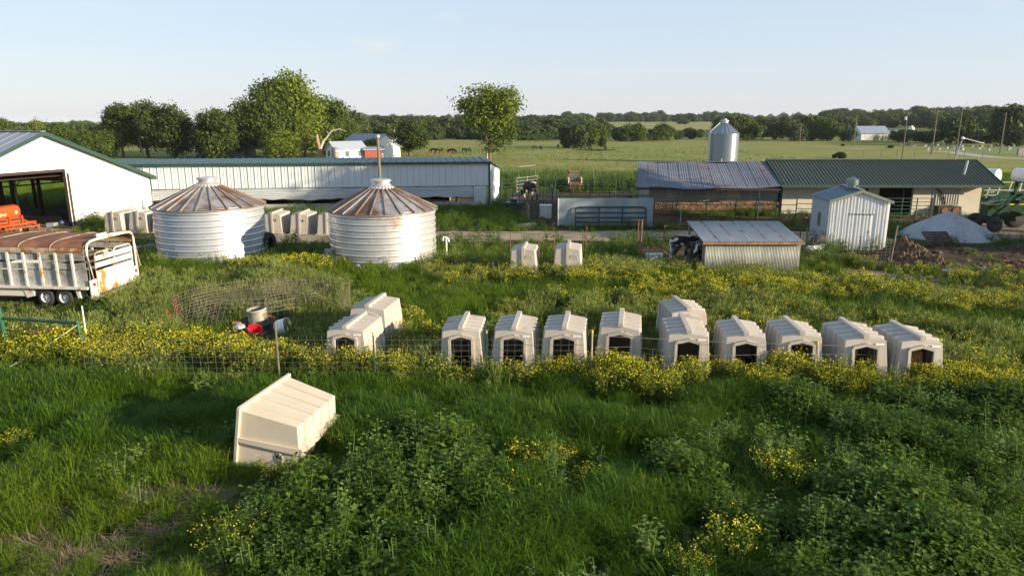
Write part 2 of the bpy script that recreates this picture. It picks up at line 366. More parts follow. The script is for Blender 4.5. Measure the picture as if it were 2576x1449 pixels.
EXCL = []          # areas without plants: (polygon as Nx2 array)
def poly2(pts): return np.array([(p[0], p[1]) for p in pts], float)
def sheet(name, pts, z, m, jit=.25, step=.7, excl=True, sub=True):
    P = [Vector((p[0], p[1], 0)) for p in pts]; Q = []
    for i, p in enumerate(P):
        q = P[(i + 1) % len(P)]; n = max(1, int((q - p).length / step)) if sub else 1
        for k in range(n): Q.append(p.lerp(q, k / n))
    Q = [Vector((p.x + jit * 2 * (float(fnoise(p.x, p.y, 1.1, 1)) - .5) * 2, p.y + jit * 2 * (float(fnoise(p.x, p.y, 1.1, 9)) - .5) * 2, z)) for p in Q]
    b = bmesh.new(); vs = [b.verts.new(p) for p in Q]; f = b.faces.new(vs)
    bmesh.ops.triangulate(b, faces=[f]); bmesh.ops.recalc_face_normals(b, faces=b.faces)
    for f in b.faces:
        if f.normal.z < 0: f.normal_flip()
    me = bpy.data.meshes.new(name); b.to_mesh(me); b.free(); me.materials.append(m)
    o = bpy.data.objects.new(name, me); COL.objects.link(o); structure(o)
    if excl: EXCL.append(poly2(Q))
    return o
def strip(cpts, w):
    """outline of a lane of width w about the centre line"""
    c = [Vector((p[0], p[1], 0)) for p in cpts]; A = []; B = []
    for i, p in enumerate(c):
        d = (c[min(i + 1, len(c) - 1)] - c[max(i - 1, 0)]).normalized(); n = Vector((-d.y, d.x, 0)) * w / 2
        A.append(p + n); B.append(p - n)
    return A + B[::-1]

sheet('dirt_track', strip([G(2230, 598), G(1950, 594), G(1650, 592), G(1500, 594), G(1300, 594), G(1100, 594), G(900, 595), G(760, 597), G(600, 604)], 3.9), .004, MT['track'])
sheet('gravel_lane', strip([G(600, 604), G(470, 612), G(370, 623), G(200, 643), G(60, 668), G(-120, 720)], 2.3), .008, MT['track_gravel'])
sheet('yard_earth', [G(-300, 600), G(-40, 622), G(120, 596), G(190, 580), G(196, 571), G(150, 545), G(0, 540), G(-300, 560)], .005, MT['yard'], .2)
sheet('pen_mud', [G(1262, 520), G(1340, 566), G(1400, 572), G(1655, 574), G(1800, 566), G(2330, 560), G(2330, 545), G(1660, 546), G(1600, 515), G(1590, 484), G(1290, 486)], .006, MT['mud'], .2)
sheet('wet_mud_patch', [G(2050, 640), G(2090, 662), G(2200, 676), G(2330, 690), G(2480, 700), G(2760, 700), G(2760, 632), G(2560, 620), G(2290, 622), G(2240, 634)], .006, MT['mud'], .35)
sheet('dry_mud_patch', [G(2065, 670), G(2160, 693), G(2270, 706), G(2345, 712), G(2380, 704), G(2300, 694), G(2190, 680)], .010, MT['mud_dry'], .25)
sheet('calf_pen_mud', [G(1606, 672), G(1606, 622), G(1760, 620), G(1800, 640), G(1800, 676)], .007, MT['mud'], .1)
sheet('farmyard_earth', [G(2455, 545), G(2455, 515), G(2760, 512), G(2760, 600), G(2500, 600), G(2440, 575)], .003, MT['mud_dry'], .3)
for q in ([(2350, 679), (2400, 676), (2440, 680), (2390, 686)], [(2460, 672), (2510, 669), (2536, 675), (2490, 679)], [(2545, 680), (2620, 686), (2620, 694), (2570, 688)],
          [(2490, 627), (2518, 625), (2512, 631)], [(2380, 626), (2440, 622), (2450, 628), (2400, 633)]):
    sheet('puddle', [G(*p) for p in q], .014, MT['puddle'], .12, .3, excl=False)
for q in ([(1440, 548), (1480, 546), (1478, 552), (1445, 553)], [(1500, 496), (1540, 494), (1535, 500), (1505, 500)], [(1440, 492), (1462, 491), (1462, 497)]):
    sheet('puddle', [G(*p) for p in q], .014, MT['puddle'], .1, .3, excl=False)
sheet('pond', [G(1440, 378), G(1500, 375.2), G(1555, 376.5), G(1548, 379), G(1500, 380.5)], .02, MT['water'], .6, 2.5, excl=False)
sheet('country_road', strip([G(2860, 403), G(2576, 401), G(2500, 397), G(2440, 390), G(2400, 384), G(2330, 381)], 4.2), .03, MT['asphalt'], .2, 3, excl=False)
sheet('far_lane', strip([G(2180, 377), G(2100, 371.5), G(2040, 368.5), G(1960, 367)], 3.5), .03, MT['track'], .6, 3, excl=False)
sheet('cemetery_lawn', [G(2330, 368), G(2760, 366), G(2760, 397), G(2600, 395), G(2480, 386), G(2420, 377)], .012, mat('mown_lawn', (.12, .17, .03), .95, var=.15, scale=.3), .5, 4, excl=False)

# ------------------------------------------------------------------ helpers for buildings
def slab(parent, name, quad, th, m):
    """a flat plate: quad corners (world or local) thickened downwards along its normal"""
    q = [Vector(p) for p in quad]; n = (q[1] - q[0]).cross(q[2] - q[0]).normalized()
    return MB().prism(q, n * th).build(name, m, parent)
def frame2(a, b):
    """ground frame: x along a->b, y to the left of it"""
    d = (b - a); d.z = 0; d.normalize(); return d, Vector((-d.y, d.x, 0))

# ------------------------------------------------------------------ left barn, open sided machine shed
def left_barn():
    A = G(183, 570); hz = 3.88; dv = Vector((.269, .963, 0)); nv = Vector((dv.y, -dv.x, 0))   # nv: out of the gable wall, towards the sun
    T = thing('machine_barn', 'big white gabled barn with green trim and one tall open doorway', 'barn', A)
    P = lambda t, z, o=0.: dv * t + nv * o + Vector((0, 0, z))
    tp, te = -1.47, 7.35; zp, ze = 6.26, 2.82; tl = 2 * tp - te                      # peak, right eave, left eave along the wall
    zr = lambda t: zp - abs(t - tp) * (zp - ze) / (te - tp)
    door0 = -8.6
    # gable wall in sheets
    edges = [tl, tl + .05] ; t = tl
    cuts = sorted(set([tl, door0, 0.0, tp, te] + [round(tl + .92 * i, 3) for i in range(1, 20) if abs(tl + .92 * i) > .15 and tl + .92 * i < te - .1]))
    for a, b in zip(cuts[:-1], cuts[1:]):
        zb = hz if (a >= door0 - .01 and b <= .01) else -.05
        g = .004
        MB().prism([P(a + g, zb), P(b - g, zb), P(b - g, zr(b) - .06), P(a + g, zr(a) - .06)], nv * .05).build('wall_sheet', MT['white_sheet'], T)
    MB().prism([P(a_, z_, .052) for a_, z_ in ((te - .09, 0), (te + .05, 0), (te + .05, ze - .1), (te - .09, ze - .06))], nv * .03).build('corner_trim', MT['green_trim'], T)
    D = 19.
    for s, t1 in ((1, te), (-1, tl)):
        ov = 1.55 if s > 0 else .9
        e = P(t1 + s * ov, ze - ov * (zp - ze) / (te - tp)); p = P(tp, zp)
        q = [p + nv * .45, e + nv * .45, e - nv * D, p - nv * D]
        MB().prism(q, Vector((0, 0, .06))).build('roof', MT['grey_roof'], T)
        n_ = 22
        r = MB()
        for i in range(1, n_):
            o = .3 - (D + .2) * i / n_; r.bar(p + nv * o + Vector((0, 0, .075)), e + nv * o + Vector((0, 0, .065)), .05, .02)
        r.build('roof_ribs', MT['grey_roof'], T)
        MB().prism([p + nv * .46 + Vector((0, 0, .08)), e + nv * .46 + Vector((0, 0, .08)), e + nv * .46 + Vector((0, 0, -.17)), p + nv * .46 + Vector((0, 0, -.17))], nv * .04).build('rake_trim', MT['green_trim'], T)
    eR = P(te + 1.55, ze - 1.55 * (zp - ze) / (te - tp)); MB().bar(eR + nv * .4, eR - nv * D, .05, .2).build('eave_trim', MT['green_trim'], T)
    MB().bar(P(tp, zp + .08, .4), P(tp, zp + .08, -D), .35, .05).build('ridge_cap', MT['grey_roof'], T)
    # side walls: right side closed, left side open; rear open as seen through the doorway
    for o in (-.3, -3.6, -7.6, -11.5, -15.5): MB().bar(P(te - .1, 0, o), P(te - .1, ze - .1, o), .2).build('side_post', MT['timber_dark'], T)
    # jambs, inner posts and truss
    MB().bar(P(.03, 0, -.06), P(.03, hz, -.06), .16, .2).build('door_post', MT['timber_dark'], T)
    MB().bar(P(.12, 0, .09), P(.12, hz - .3, .09), .14, .05, up=nv).build('door_track', MT['timber_dark'], T)
    MB().bar(P(door0, hz - .04, -.1), P(0, hz - .04, -.1), .2, .3).build('door_header', MT['timber_dark'], T)
    for t_, o, w in ((-2.3, -3.6, .26), (1.2, -7.6, .42), (4.4, -7.6, .2), (-5.9, -3.6, .26), (-2.4, -7.6, .2), (-2.0, -13, .22), (2.6, -13, .22), (6.6, -13, .22)):
        MB().bar(P(t_, 0, o), P(t_, 3.2, o), w).build('inner_post', MT['timber_dark'], T)
    for o in (-3.6, -7.6, -13.):
        tr = MB(); tr.bar(P(tl + .3, 2.7, o), P(te - .1, 2.7, o), .07, .09); tr.bar(P(tl + .3, 3.35, o), P(te - .1, 3.35, o), .07, .09)
        n_ = 24; w_ = (te - tl - .4) / n_
        for i in range(n_):
            a = tl + .3 + w_ * i; z0, z1 = (2.7, 3.35) if i % 2 else (3.35, 2.7); tr.bar(P(a, z0, o), P(a + w_, z1, o), .05)
        tr.build('truss', MT['timber_dark'], T)
    MB().prism([P(tl + .3, 3.40, -.3), P(te - .3, 3.40, -.3), P(te - .3, 3.40, -D), P(tl + .3, 3.40, -D)], (0, 0, .03)).build('loft_lining', MT['timber_dark'], T)
    MB().tube([P(3.0, 0.8, -8.2), P(3.0, 3.3, -8.2)], .07).build('light_pipe', MT['tank_grey'], T)
    MB().tube([P(tp, zp + .1, -.1), P(tp, zp + .95, -.1)], .02, 5).build('lightning_rod', MT['pole'], T)
    EXCL.append(poly2([A + P(tl, 0, .1), A + P(te, 0, .1), A + P(te, 0, -D), A + P(tl, 0, -D)]))
left_barn()

# ------------------------------------------------------------------ long white barn
def long_barn():
    Lc = Vector((-28.9, 54.0, 0)); Rc = G(1232, 523); d, n = frame2(Lc, Rc); Lc = Lc - d * 3; Ln = (Rc - Lc).length
    T = thing('long_barn', 'long low white barn with green roof edge and grey side curtain', 'barn', Lc)
    P = lambda t, z, o=0.: d * t + n * o + Vector((0, 0, z))                        # o > 0: behind the front wall
    H, zc = 3.72, 1.83
    npan = int(Ln / .51); w = Ln / npan
    pan = MB().prism([(.006, -.03, zc), (w - .008, -.03, zc), (w - .008, -.03, H - .02), (.006, -.03, H - .02)], (0, .03, 0))
    pan.prism([(.008, -.072, zc - .002), (.05, -.072, zc - .002), (.05, -.072, H - .022), (.008, -.072, H - .022)], (0, .041, 0))
    pan.prism([(w * .5, -.045, zc - .002), (w * .5 + .03, -.045, zc - .002), (w * .5 + .03, -.045, H - .022), (w * .5, -.045, H - .022)], (0, .014, 0))
    me = pan.mesh('wall_panel', MT['barn_white']); ang = math.atan2(d.y, d.x)
    for i in range(npan): inst('wall_panel', me, T, P(w * i, 0), (0, 0, ang))
    MB().bar(P(0, zc - .03, -.02), P(Ln, zc - .03, -.02), .08, .07).build('curtain_rail', MT['green_trim'], T)
    # hanging curtain: sagging folds
    cw = Ln - 1.35; nx, nz = 190, 16; V = []; F = []
    for j in range(nz + 1):
        for i in range(nx + 1):
            x = cw * i / nx; k = j / nz; sag = .10 * (k ** 1.5) * math.sin(x * 2 * math.pi / 3.05) ** 2
            z = zc - .04 - k * (.86 + .05 * math.sin(x * .9)) - sag * .6
            yy = .03 * math.sin(k * 30 + 1.3 * math.sin(x * 2.06) + x * .3) + .05 * float(vnoise(x, k * 14, 1.2)) - .09
            V.append(P(x, z, yy))
    for j in range(nz):
        for i in range(nx): a = j * (nx + 1) + i; F.append((a, a + 1, a + nx + 2, a + nx + 1))
    c = MB().add(V, F).build('side_curtain', MT['curtain'], T, smooth=True); m = c.modifiers.new('thick', 'SOLIDIFY'); m.thickness = .012
    V = []; F = []
    for j in range(13):
        for i in range(9):
            V.append(P(cw + .05 + 1.05 * i / 8, zc - .04 - 1.74 * j / 12, -.07 + .05 * math.sin(j * 2.2 + i * 1.9) * (i / 8)))
    for j in range(12):
        for i in range(8): a = j * 9 + i; F.append((a, a + 1, a + 10, a + 9))
    c = MB().add(V, F).build('plastic_sheet', mat('clear_plastic_sheet', (.5, .51, .52), .35, var=.12, scale=4), T, smooth=True); m = c.modifiers.new('thick', 'SOLIDIFY'); m.thickness = .01
    for t in np.arange(.1, Ln, 3.05): MB().bar(P(t, 0, .06), P(t, zc, .06), .12).build('wall_post', MT['timber_dark'], T)
    MB().bar(P(0, .3, -.0), P(Ln - 1.3, .3, .0), .05, .5).build('kick_board', MT['concrete'], T)
    MB().prism([P(.1, .02, .1), P(Ln - .2, .02, .1), P(Ln - .6, .02, 10), P(.1, .02, 10)], (0, 0, .02)).build('barn_floor', MT['mud'], T)
    MB().prism([P(.1, .0, 9.9), P(Ln - .6, .0, 9.9), P(Ln - .6, 3.3, 9.9), P(.1, 3.3, 9.9)], n * .05).build('rear_wall', MT['timber_dark'], T)
    MB().prism([P(Ln - .1, 0, -.07), P(Ln + .06, 0, -.07), P(Ln + .06, H, -.07), P(Ln - .1, H, -.07)], n * .05).build('corner_trim', MT['green_trim'], T)
    # right end wall, turned a little towards the front
    e2 = Vector((.75, 2.6, 0)) * 1.0
    MB().prism([P(Ln + .02, 0, .02), P(Ln + .02, 0, .02) + e2, P(Ln + .02, H - .7, .02) + e2, P(Ln + .02, H - .05, .02)], -n.cross(Vector((0, 0, 1))) * .04).build('end_wall', MT['barn_white'], T)
    MB().bar(P(Ln + .05, H - .02, -.02), P(Ln + .05, H - .68, .0) + e2, .12, .14).build('end_rake_trim', MT['green_trim'], T)
    MB().prism([P(-.2, H + .02, -.3), P(Ln + .15, H + .02, -.3), P(Ln + .1, H - .12, -.3), P(-.2, H - .12, -.3)], n * .06).build('eave_trim', MT['green_trim'], T)
    # lean-to roof sheets, then the taller gable roof behind
    nr = 52; wr = (Ln + .3) / nr; dep = 5.2
    me = MB().prism([(0.004, -.28, 0), (wr - .004, -.28, 0), (wr - .004, dep, .10), (.004, dep, .10)], (0, 0, .03)).prism([(0, -.27, .03), (.06, -.27, .03), (.06, dep, .13), (0, dep, .13)], (0, 0, .05)).mesh('roof_sheet', MT['teal_roof'])
    for i in range(nr): inst('roof_sheet', me, T, P(-.15 + wr * i, H + .03), (0, 0, ang))
    L2 = Ln - 3.0; nr2 = 50; wr2 = L2 / nr2; d2 = 4.2; rise = .22
    me = MB().prism([(0.004, 0, 0), (wr2 - .004, 0, 0), (wr2 - .004, d2, rise), (.004, d2, rise)], (0, 0, .03)).prism([(0, 0, .03), (.07, 0, .03), (.07, d2, rise + .03), (0, d2, rise + .03)], (0, 0, .05)).mesh('upper_roof_sheet', MT['teal_roof'])
    for i in range(nr2): inst('upper_roof_sheet', me, T, P(wr2 * i, H - .32, 5.1), (0, 0, ang))
    zb = H - .32
    MB().prism([P(0, zb + rise + .05, 9.3), P(L2, zb + rise + .05, 9.3), P(L2, zb, 13.5), P(0, zb, 13.5)], (0, 0, -.05)).build('rear_roof', MT['teal_roof'], T)
    MB().prism([P(L2 - .06, 0, 5.3), P(L2 - .06, zb, 5.3), P(L2 - .06, zb + rise, 9.3), P(L2 - .06, zb, 13.4), P(L2 - .06, 0, 13.4)], d * .05).build('upper_gable', MT['white_sheet'], T)
    EXCL.append(poly2([Lc + P(0, 0, -.1), Lc + P(Ln, 0, -.1), Lc + P(Ln + .5, 0, 3), Lc + P(Ln - 2, 0, 14), Lc + P(0, 0, 14)]))
long_barn()

# ------------------------------------------------------------------ milking barn: old tin roof half and green metal roof half
def milk_barn():
    y0 = 53.2; xl, xm, xr = 9.8, 20.3, 35.7; ye = 52.35; ze = 2.27; yr = 56.1; zr = 3.95
    T = thing('milking_barn', 'long milking barn with half rusty tin roof and half ribbed green roof', 'barn', (xl, y0, 0))
    o = Vector((xl, y0, 0)); V3 = lambda x, y, z: Vector((x, y, z)) - o
    # green half: one sheet per rib
    ngr = 62; a, b = 20.15, 36.75; w = (b - a) / ngr; dy = yr - ye; dz = zr - ze
    me = MB().prism([(.003, 0, 0), (w - .003, 0, 0), (w - .003, dy, dz), (.003, dy, dz)], (0, 0, .03)).prism([(0, 0, .028), (.06, 0, .028), (.06, dy, dz + .028), (0, dy, dz + .028)], (0, 0, .055), mi=1).mesh('roof_sheet', [MT['green_roof'], MT['green_rib']])
    for i in range(ngr): inst('roof_sheet', me, T, V3(a + w * i, ye, ze))

    MB().bar(V3(a, yr, zr + .07), V3(b, yr, zr + .07), .35, .06).build('ridge_cap', MT['green_roof'], T)
    MB().prism([V3(a, yr, zr), V3(b, yr, zr), V3(b, 2 * yr - ye, ze), V3(a, 2 * yr - ye, ze)], (0, 0, -.05)).build('rear_roof', MT['green_roof'], T)
    MB().bar(V3(a, ye - .03, ze - .06), V3(b, ye - .03, ze - .06), .05, .16).build('eave_trim', MT['green_trim'], T)
    for x in (a + .02, b + .02): MB().bar(V3(x, ye, ze + .04), V3(x, yr, zr + .04), .07, .16).build('rake_trim', MT['green_trim'], T)
    # old half: sagging sheets
    old0, old1 = 9.3, 20.1; ns = 13; ws = (old1 - old0) / ns
    sag = lambda x, k: -.16 * math.sin(math.pi * min(1, max(0, (x - old0) / (old1 - old0)))) * (1 - .4 * k) + .05 * math.sin(x * 1.3 + k * 2)
    for i in range(ns):
        V = []; F = []; nx, ny = 9, 10
        for j in range(ny + 1):
            for q in range(nx + 1):
                k = j / ny; f_ = (i + (1 - .008 / ws) * q / nx) / ns; o0 = old0 + .72 * k; x = o0 + (old1 - o0) * f_
                V.append(V3(x, ye - .1 + (yr + .1 - ye) * k, ze - .06 + (zr - .06 - ze) * k + sag(x, k) + .012 * math.sin(q * math.pi) + (.018 if q % 2 else 0) + .01 * math.sin(i * 7)))
        for j in range(ny):
            for q in range(nx): s = j * (nx + 1) + q; F.append((s, s + 1, s + nx + 2, s + nx + 1))
        c = MB().add(V, F).build('tin_sheet', MT['tin'], T); m = c.modifiers.new('thick', 'SOLIDIFY'); m.thickness = .02; m.offset = 0
    MB().prism([V3(old0 + .8, yr, zr - .1), V3(old1, yr, zr - .1), V3(old1, 2 * yr - ye, ze), V3(old0 + 1.3, 2 * yr - ye, ze)], (0, 0, -.05)).build('rear_tin_roof', MT['tin'], T)
    MB().bar(V3(old0, ye + .05, ze - .22), V3(old1, ye + .05, ze - .30), .1, .14).build('old_eave_beam', MT['timber_dark'], T)
    # walls
    hw = 2.25
    MB().prism([V3(10.6, y0 + .9, .0), V3(20.6, y0 + .9, 0), V3(20.6, y0 + .9, hw), V3(10.6, y0 + .9, hw)], (0, .2, 0)).build('grey_wall', MT['block_grey'], T)
    sm = MT['stone']
    rs = random.Random(4); stw = []
    for r in range(5):
        x = 11.; zz = .12 + r * .17
        while x < 33.5:
            L_ = rs.uniform(.22, .42)
            if not (24.6 < x < 27.5): stw.append((x, zz, L_))
            x += L_ + .02
    protos = []
    for k in range(5):
        bb = MB(); bb.box((0, 0, 0), (1, .16, .155))
        bb.v = [(p[0] + rs.uniform(-.06, .06), p[1] + rs.uniform(-.03, .03), p[2] + rs.uniform(-.014, .014)) for p in bb.v]; protos.append(bb.mesh('stone', sm))
    rs.shuffle(stw)
    lo = [s for s in stw if s[0] < 27.0][:290]
    MB().prism([V3(10.9, y0 + .72, 0), V3(24.5, y0 + .72, 0), V3(24.5, y0 + .72, .95), V3(10.9, y0 + .72, .95)], (0, .17, 0)).build('stone_base', MT['mud_dry'], T)
    for x, zz, L_ in lo: inst('stone', protos[rs.randrange(5)], T, V3(x + L_ / 2, y0 + .68, zz), (0, 0, rs.choice((0, math.pi))), (L_, 1, 1))
    wm = MT['block']
    def wall(x0, x1, z0=0, z1=hw, m=wm, yy=y0, nm='block_wall'): MB().prism([V3(x0, yy, z0), V3(x1, yy, z0), V3(x1, yy, z1), V3(x0, yy, z1)], (0, .2, 0)).build(nm, m, T)
    wall(20.8, 24.6, yy=y0 + .5); wall(24.6, 27.4, 0, 1.55, yy=y0 + .5); wall(24.6, 27.4, 1.95, hw, yy=y0 + .5); wall(27.4, 28.2, yy=y0 + .5)
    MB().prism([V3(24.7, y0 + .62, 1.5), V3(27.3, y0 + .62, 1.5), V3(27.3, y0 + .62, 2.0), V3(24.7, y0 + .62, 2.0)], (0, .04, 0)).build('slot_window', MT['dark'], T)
    wall(30.55, xr, nm='block_wall'); wall(28.2, 30.55, 2.05, hw, m=MT['timber_dark'], nm='door_lintel')
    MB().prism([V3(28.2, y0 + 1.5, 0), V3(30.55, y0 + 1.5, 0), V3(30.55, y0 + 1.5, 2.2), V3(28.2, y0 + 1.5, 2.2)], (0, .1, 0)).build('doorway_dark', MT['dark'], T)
    MB().prism([V3(xr, y0 + .02, 0), V3(xr, y0 + 5.6, 0), V3(xr, y0 + 5.6, hw), V3(xr, yr, zr - .1), V3(xr, y0 + .02, hw)], (-.18, 0, 0)).build('end_wall', wm, T)
    MB().prism([V3(10.6, y0 + 1.1, 0), V3(10.6, y0 + 5.6, 0), V3(10.6, y0 + 5.6, hw), V3(10.6, yr, zr - .3), V3(10.6, y0 + 1.1, hw)], (.18, 0, 0)).build('old_end_wall', MT['block_grey'], T)
    MB().prism([V3(10.6, y0 + 5.4, 0), V3(xr, y0 + 5.4, 0), V3(xr, y0 + 5.4, hw), V3(10.6, y0 + 5.4, hw)], (0, .2, 0)).build('rear_wall', MT['block_grey'], T)
    p = MB().prism([V3(32.2, y0 - .03, .75), V3(34.1, y0 - .03, .75), V3(34.1, y0 - .03, 2.2), V3(32.2, y0 - .03, 2.2)], (0, .028, 0))
    for i in range(10): p.bar(V3(32.3 + .19 * i, y0 - .045, .76), V3(32.3 + .19 * i, y0 - .045, 2.19), .05, .03)
    p.build('ribbed_patch', MT['corr'], T)
    MB().bar(V3(32.2, y0 - .1, .74), V3(33.9, y0 - .1, .74), .14, .06).build('shelf', MT['timber'], T)
    MB().tube([V3(32.1, y0 - .08, 2.1), V3(32.7, y0 - .12, 1.6), V3(33.0, y0 - .1, 1.0), V3(33.0, y0 - .1, .76)], .05).build('feed_pipe', MT['metal_dark'], T)
    c = MB(); c.box(V3(33.15, y0 - .3, .34), (1.75, .5, .66)); cb = c.build('compressor_box', MT['metal_dark'], T)
    for x in (32.75, 33.6): MB().lathe([(.0, -.02), (.24, -.02), (.27, .02), (.20, .05), (0, .05)], 14, (0, 0, 0), axis='y').build('fan', MT['rust'], cb, loc=V3(x, y0 - .575, .36))
    MB().box(V3(34.3, y0 - .22, .16), (.45, .35, .3)).build('battery_box', MT['corr'], T)
    MB().tube([V3(34.6, 53.9, 2.9), V3(34.75, 53.9, 4.05)], .09, 10).build('vent_pipe', MT['tank_grey'], T)
    MB().tube([V3(35.1, 56.0, 3.9), V3(35.45, 56.0, 5.6)], .035, 6).build('lamp_pole', MT['tank_grey'], T)
    MB().bar(V3(31.5, y0 - .8, 0), V3(31.5, y0 - .8, 1.7), .07).build('prop_post', MT['timber_dark'], T)
    EXCL.append(poly2([(9.8, y0 + .6), (xr, y0), (xr, y0 + 6), (9.8, y0 + 6)])); EXCL.append(poly2([(30, y0 - .2), (36, y0 - .2), (36, y0 + 6), (30, y0 + 6)]))
milk_barn()

# ------------------------------------------------------------------ round grain bins
def ring_mesh(r, h, m, n=64, bead=.035):
    pr = [(r, .03), (r + bead, .04), (r + bead, .06), (r, .085), (r + .004, h * .5), (r, h - .02), (r - .004, h)]
    mb = MB().lathe([(r - .012, 0), (r + .004, .005), (r + .004, .028), (r, .03)], n, mi=1).lathe(pr, n)
    return mb.mesh('wall_ring', [m, MT['seam']], True)
def grain_bin(loc, label, msheet, rz=0., rings=9, h=2.72, r=2.66, seed=1):
    T = thing('grain_bin', label, 'grain bin', loc, 0, 'round steel grain bins')
    hr = h / rings; me = ring_mesh(r, hr, msheet)
    rs = random.Random(seed)
    for i in range(rings):
        a0 = rs.uniform(0, 6.28); rg = inst('wall_ring', me, T, (0, 0, hr * i), (0, 0, a0))
        s = MB()
        for k in range(4): s.bar((r + .012, 0, .08), (r + .012, 0, hr - .02), .03, .012)
        s = MB()
        for k in range(6):
            t = k * math.pi / 3; p = Vector(((r + .008) * math.cos(t), (r + .008) * math.sin(t), .06)); s.bar(p, p + Vector((0, 0, hr - .09)), .022, .006, up=(math.cos(t), math.sin(t), 0))
        s.build('sheet_seam', MT['galv'], rg)
    # roof sectors
    n = 24; re, rc = r + .13, .46; ze, zc = h - .06, 3.78; da = 2 * math.pi / n; s = da / 2
    P = lambda rr, t, z: (rr * math.cos(t), rr * math.sin(t), z)
    pb = MB().add([P(re, -s, ze), P(re, s, ze), P(rc, s, zc), P(rc, -s, zc), P(re, -s, ze - .02), P(re, s, ze - .02), P(rc, s, zc - .02), P(rc, -s, zc - .02)],
                  [(0, 1, 2, 3), (7, 6, 5, 4), (0, 4, 5, 1), (3, 2, 6, 7), (1, 5, 6, 2), (0, 3, 7, 4)])
    pb.bar(Vector(P(re + .02, -s, ze + .025)), Vector(P(rc, -s, zc + .025)), .05, .06, mi=1)
    me = pb.mesh('roof_panel', [MT['bin_roof'], MT['bin_rib']])
    for k in range(n): inst('roof_panel', me, T, (0, 0, 0), (0, 0, da * k + rz))
    MB().lathe([(r + .03, ze - .06), (re + .02, ze - .05), (re + .02, ze)], 48).build('eave_ring', MT['bin_rib'], T, smooth=False)
    cap = MB().lathe([(.62, 3.69), (.56, 3.78), (.43, 3.9), (.43, 4.02), (.50, 4.03), (.50, 4.10), (.46, 4.13), (0, 4.14)], 28).build('roof_cap', MT['galv_worn'], T, smooth=True); smooth_angle(cap, 35)
    fl = MB()
    for k in range(n):
        t = da * k + rz; fl.box((.60 * math.cos(t), .60 * math.sin(t), 3.735), (.1, .1, .05), (0, .4, t))
    fl.build('cap_flange', MT['white_sheet'], T)
    EXCL.append(poly2([(loc[0] + r * math.cos(t), loc[1] + r * math.sin(t)) for t in np.linspace(0, 6.28, 24)[:-1]]))
    return T
BIN1, BIN2 = Vector((-15.95, 36.7, 0)), Vector((-6.6, 35.4, 0))
b1 = grain_bin(BIN1, 'clean silver grain bin nearer the big white barn, its roof rusty brown', MT['galv'], .05, 9, 2.75, 2.70, 3)
b2 = grain_bin(BIN2, 'rust streaked grain bin standing in front of the bare timber post', MT['galv_worn'], .11, 9, 2.72, 2.66, 5)
MB().box((2.70 * math.cos(-2.08), 2.70 * math.sin(-2.08), .14), (.06, .05, .3)).build('door_strap', MT['galv'], b1)
MB().bar((2.69 * math.cos(-1.05), 2.69 * math.sin(-1.05), .02), (2.69 * math.cos(-1.05), 2.69 * math.sin(-1.05), .34), .06, .05).build('door_strap', MT['galv'], b2)

def far_silo():
    c = G(1817, 402); c = Vector((c.x * .93, c.y * .93, 0)); r = 2.45
    T = thing('silver_silo', 'tall corrugated silver silo with cone roof behind the milking barn', 'silo', c)
    H = 4.9; n = 30; hr = H / n; pr = [(r, 0), (r + .07, hr * .5), (r, hr)]; me = MB().lathe(pr, 48).mesh('wall_ring', MT['silo'], True)
    for i in range(n): inst('wall_ring', me, T, (0, 0, hr * i))
    ns = 20; da = 2 * math.pi / ns; P = lambda rr, t, z: (rr * math.cos(t), rr * math.sin(t), z)
    pb = MB().add([P(r + .1, -da / 2, H - .05), P(r + .1, da / 2, H - .05), P(.55, da / 2, H + 1.72), P(.55, -da / 2, H + 1.72)], [(0, 1, 2, 3)])
    pb.bar(Vector(P(r + .1, -da / 2, H - .02)), Vector(P(.55, -da / 2, H + 1.75)), .05, .06); me = pb.mesh('roof_panel', MT['silo'])
    for k in range(ns): inst('roof_panel', me, T, (0, 0, 0), (0, 0, da * k))
    MB().lathe([(.62, H + 1.66), (.55, H + 1.8), (.55, H + 2.0), (.7, H + 2.02), (.65, H + 2.14), (.25, H + 2.3), (.25, H + 2.4), (0, H + 2.42)], 20).build('roof_cap', MT['galv_worn'], T, smooth=False)
    l = MB()
    for s in (-.22, .22): l.tube([(-r - .18, s - .9, 0), (-r - .18, s - .9, H + .3), (-.9, s - .5, H + 1.75)], .04, 5)
    for i in range(16): l.tube([(-r - .18, -1.12, .3 * i + .2), (-r - .18, -.68, .3 * i + .2)], .03, 4)
    l.build('ladder', MT['tank_white'], T)
    cg = MB()
    for k in range(4):
        z = 1.2 + k * 1.2; pts = [(-r - .18 - .5 * math.sin(t), -.9 - .45 * math.cos(t), z) for t in np.linspace(0, math.pi, 7)]; cg.tube(pts, .025, 4)
    cg.build('ladder_cage', MT['tank_white'], T)
    for t in (-1.9, -1.0): MB().bar(P(r + .1, t, -.1), P(r + .1, t, .75), .18, .1).build('wall_stiffener', MT['galv'], T)
far_silo()

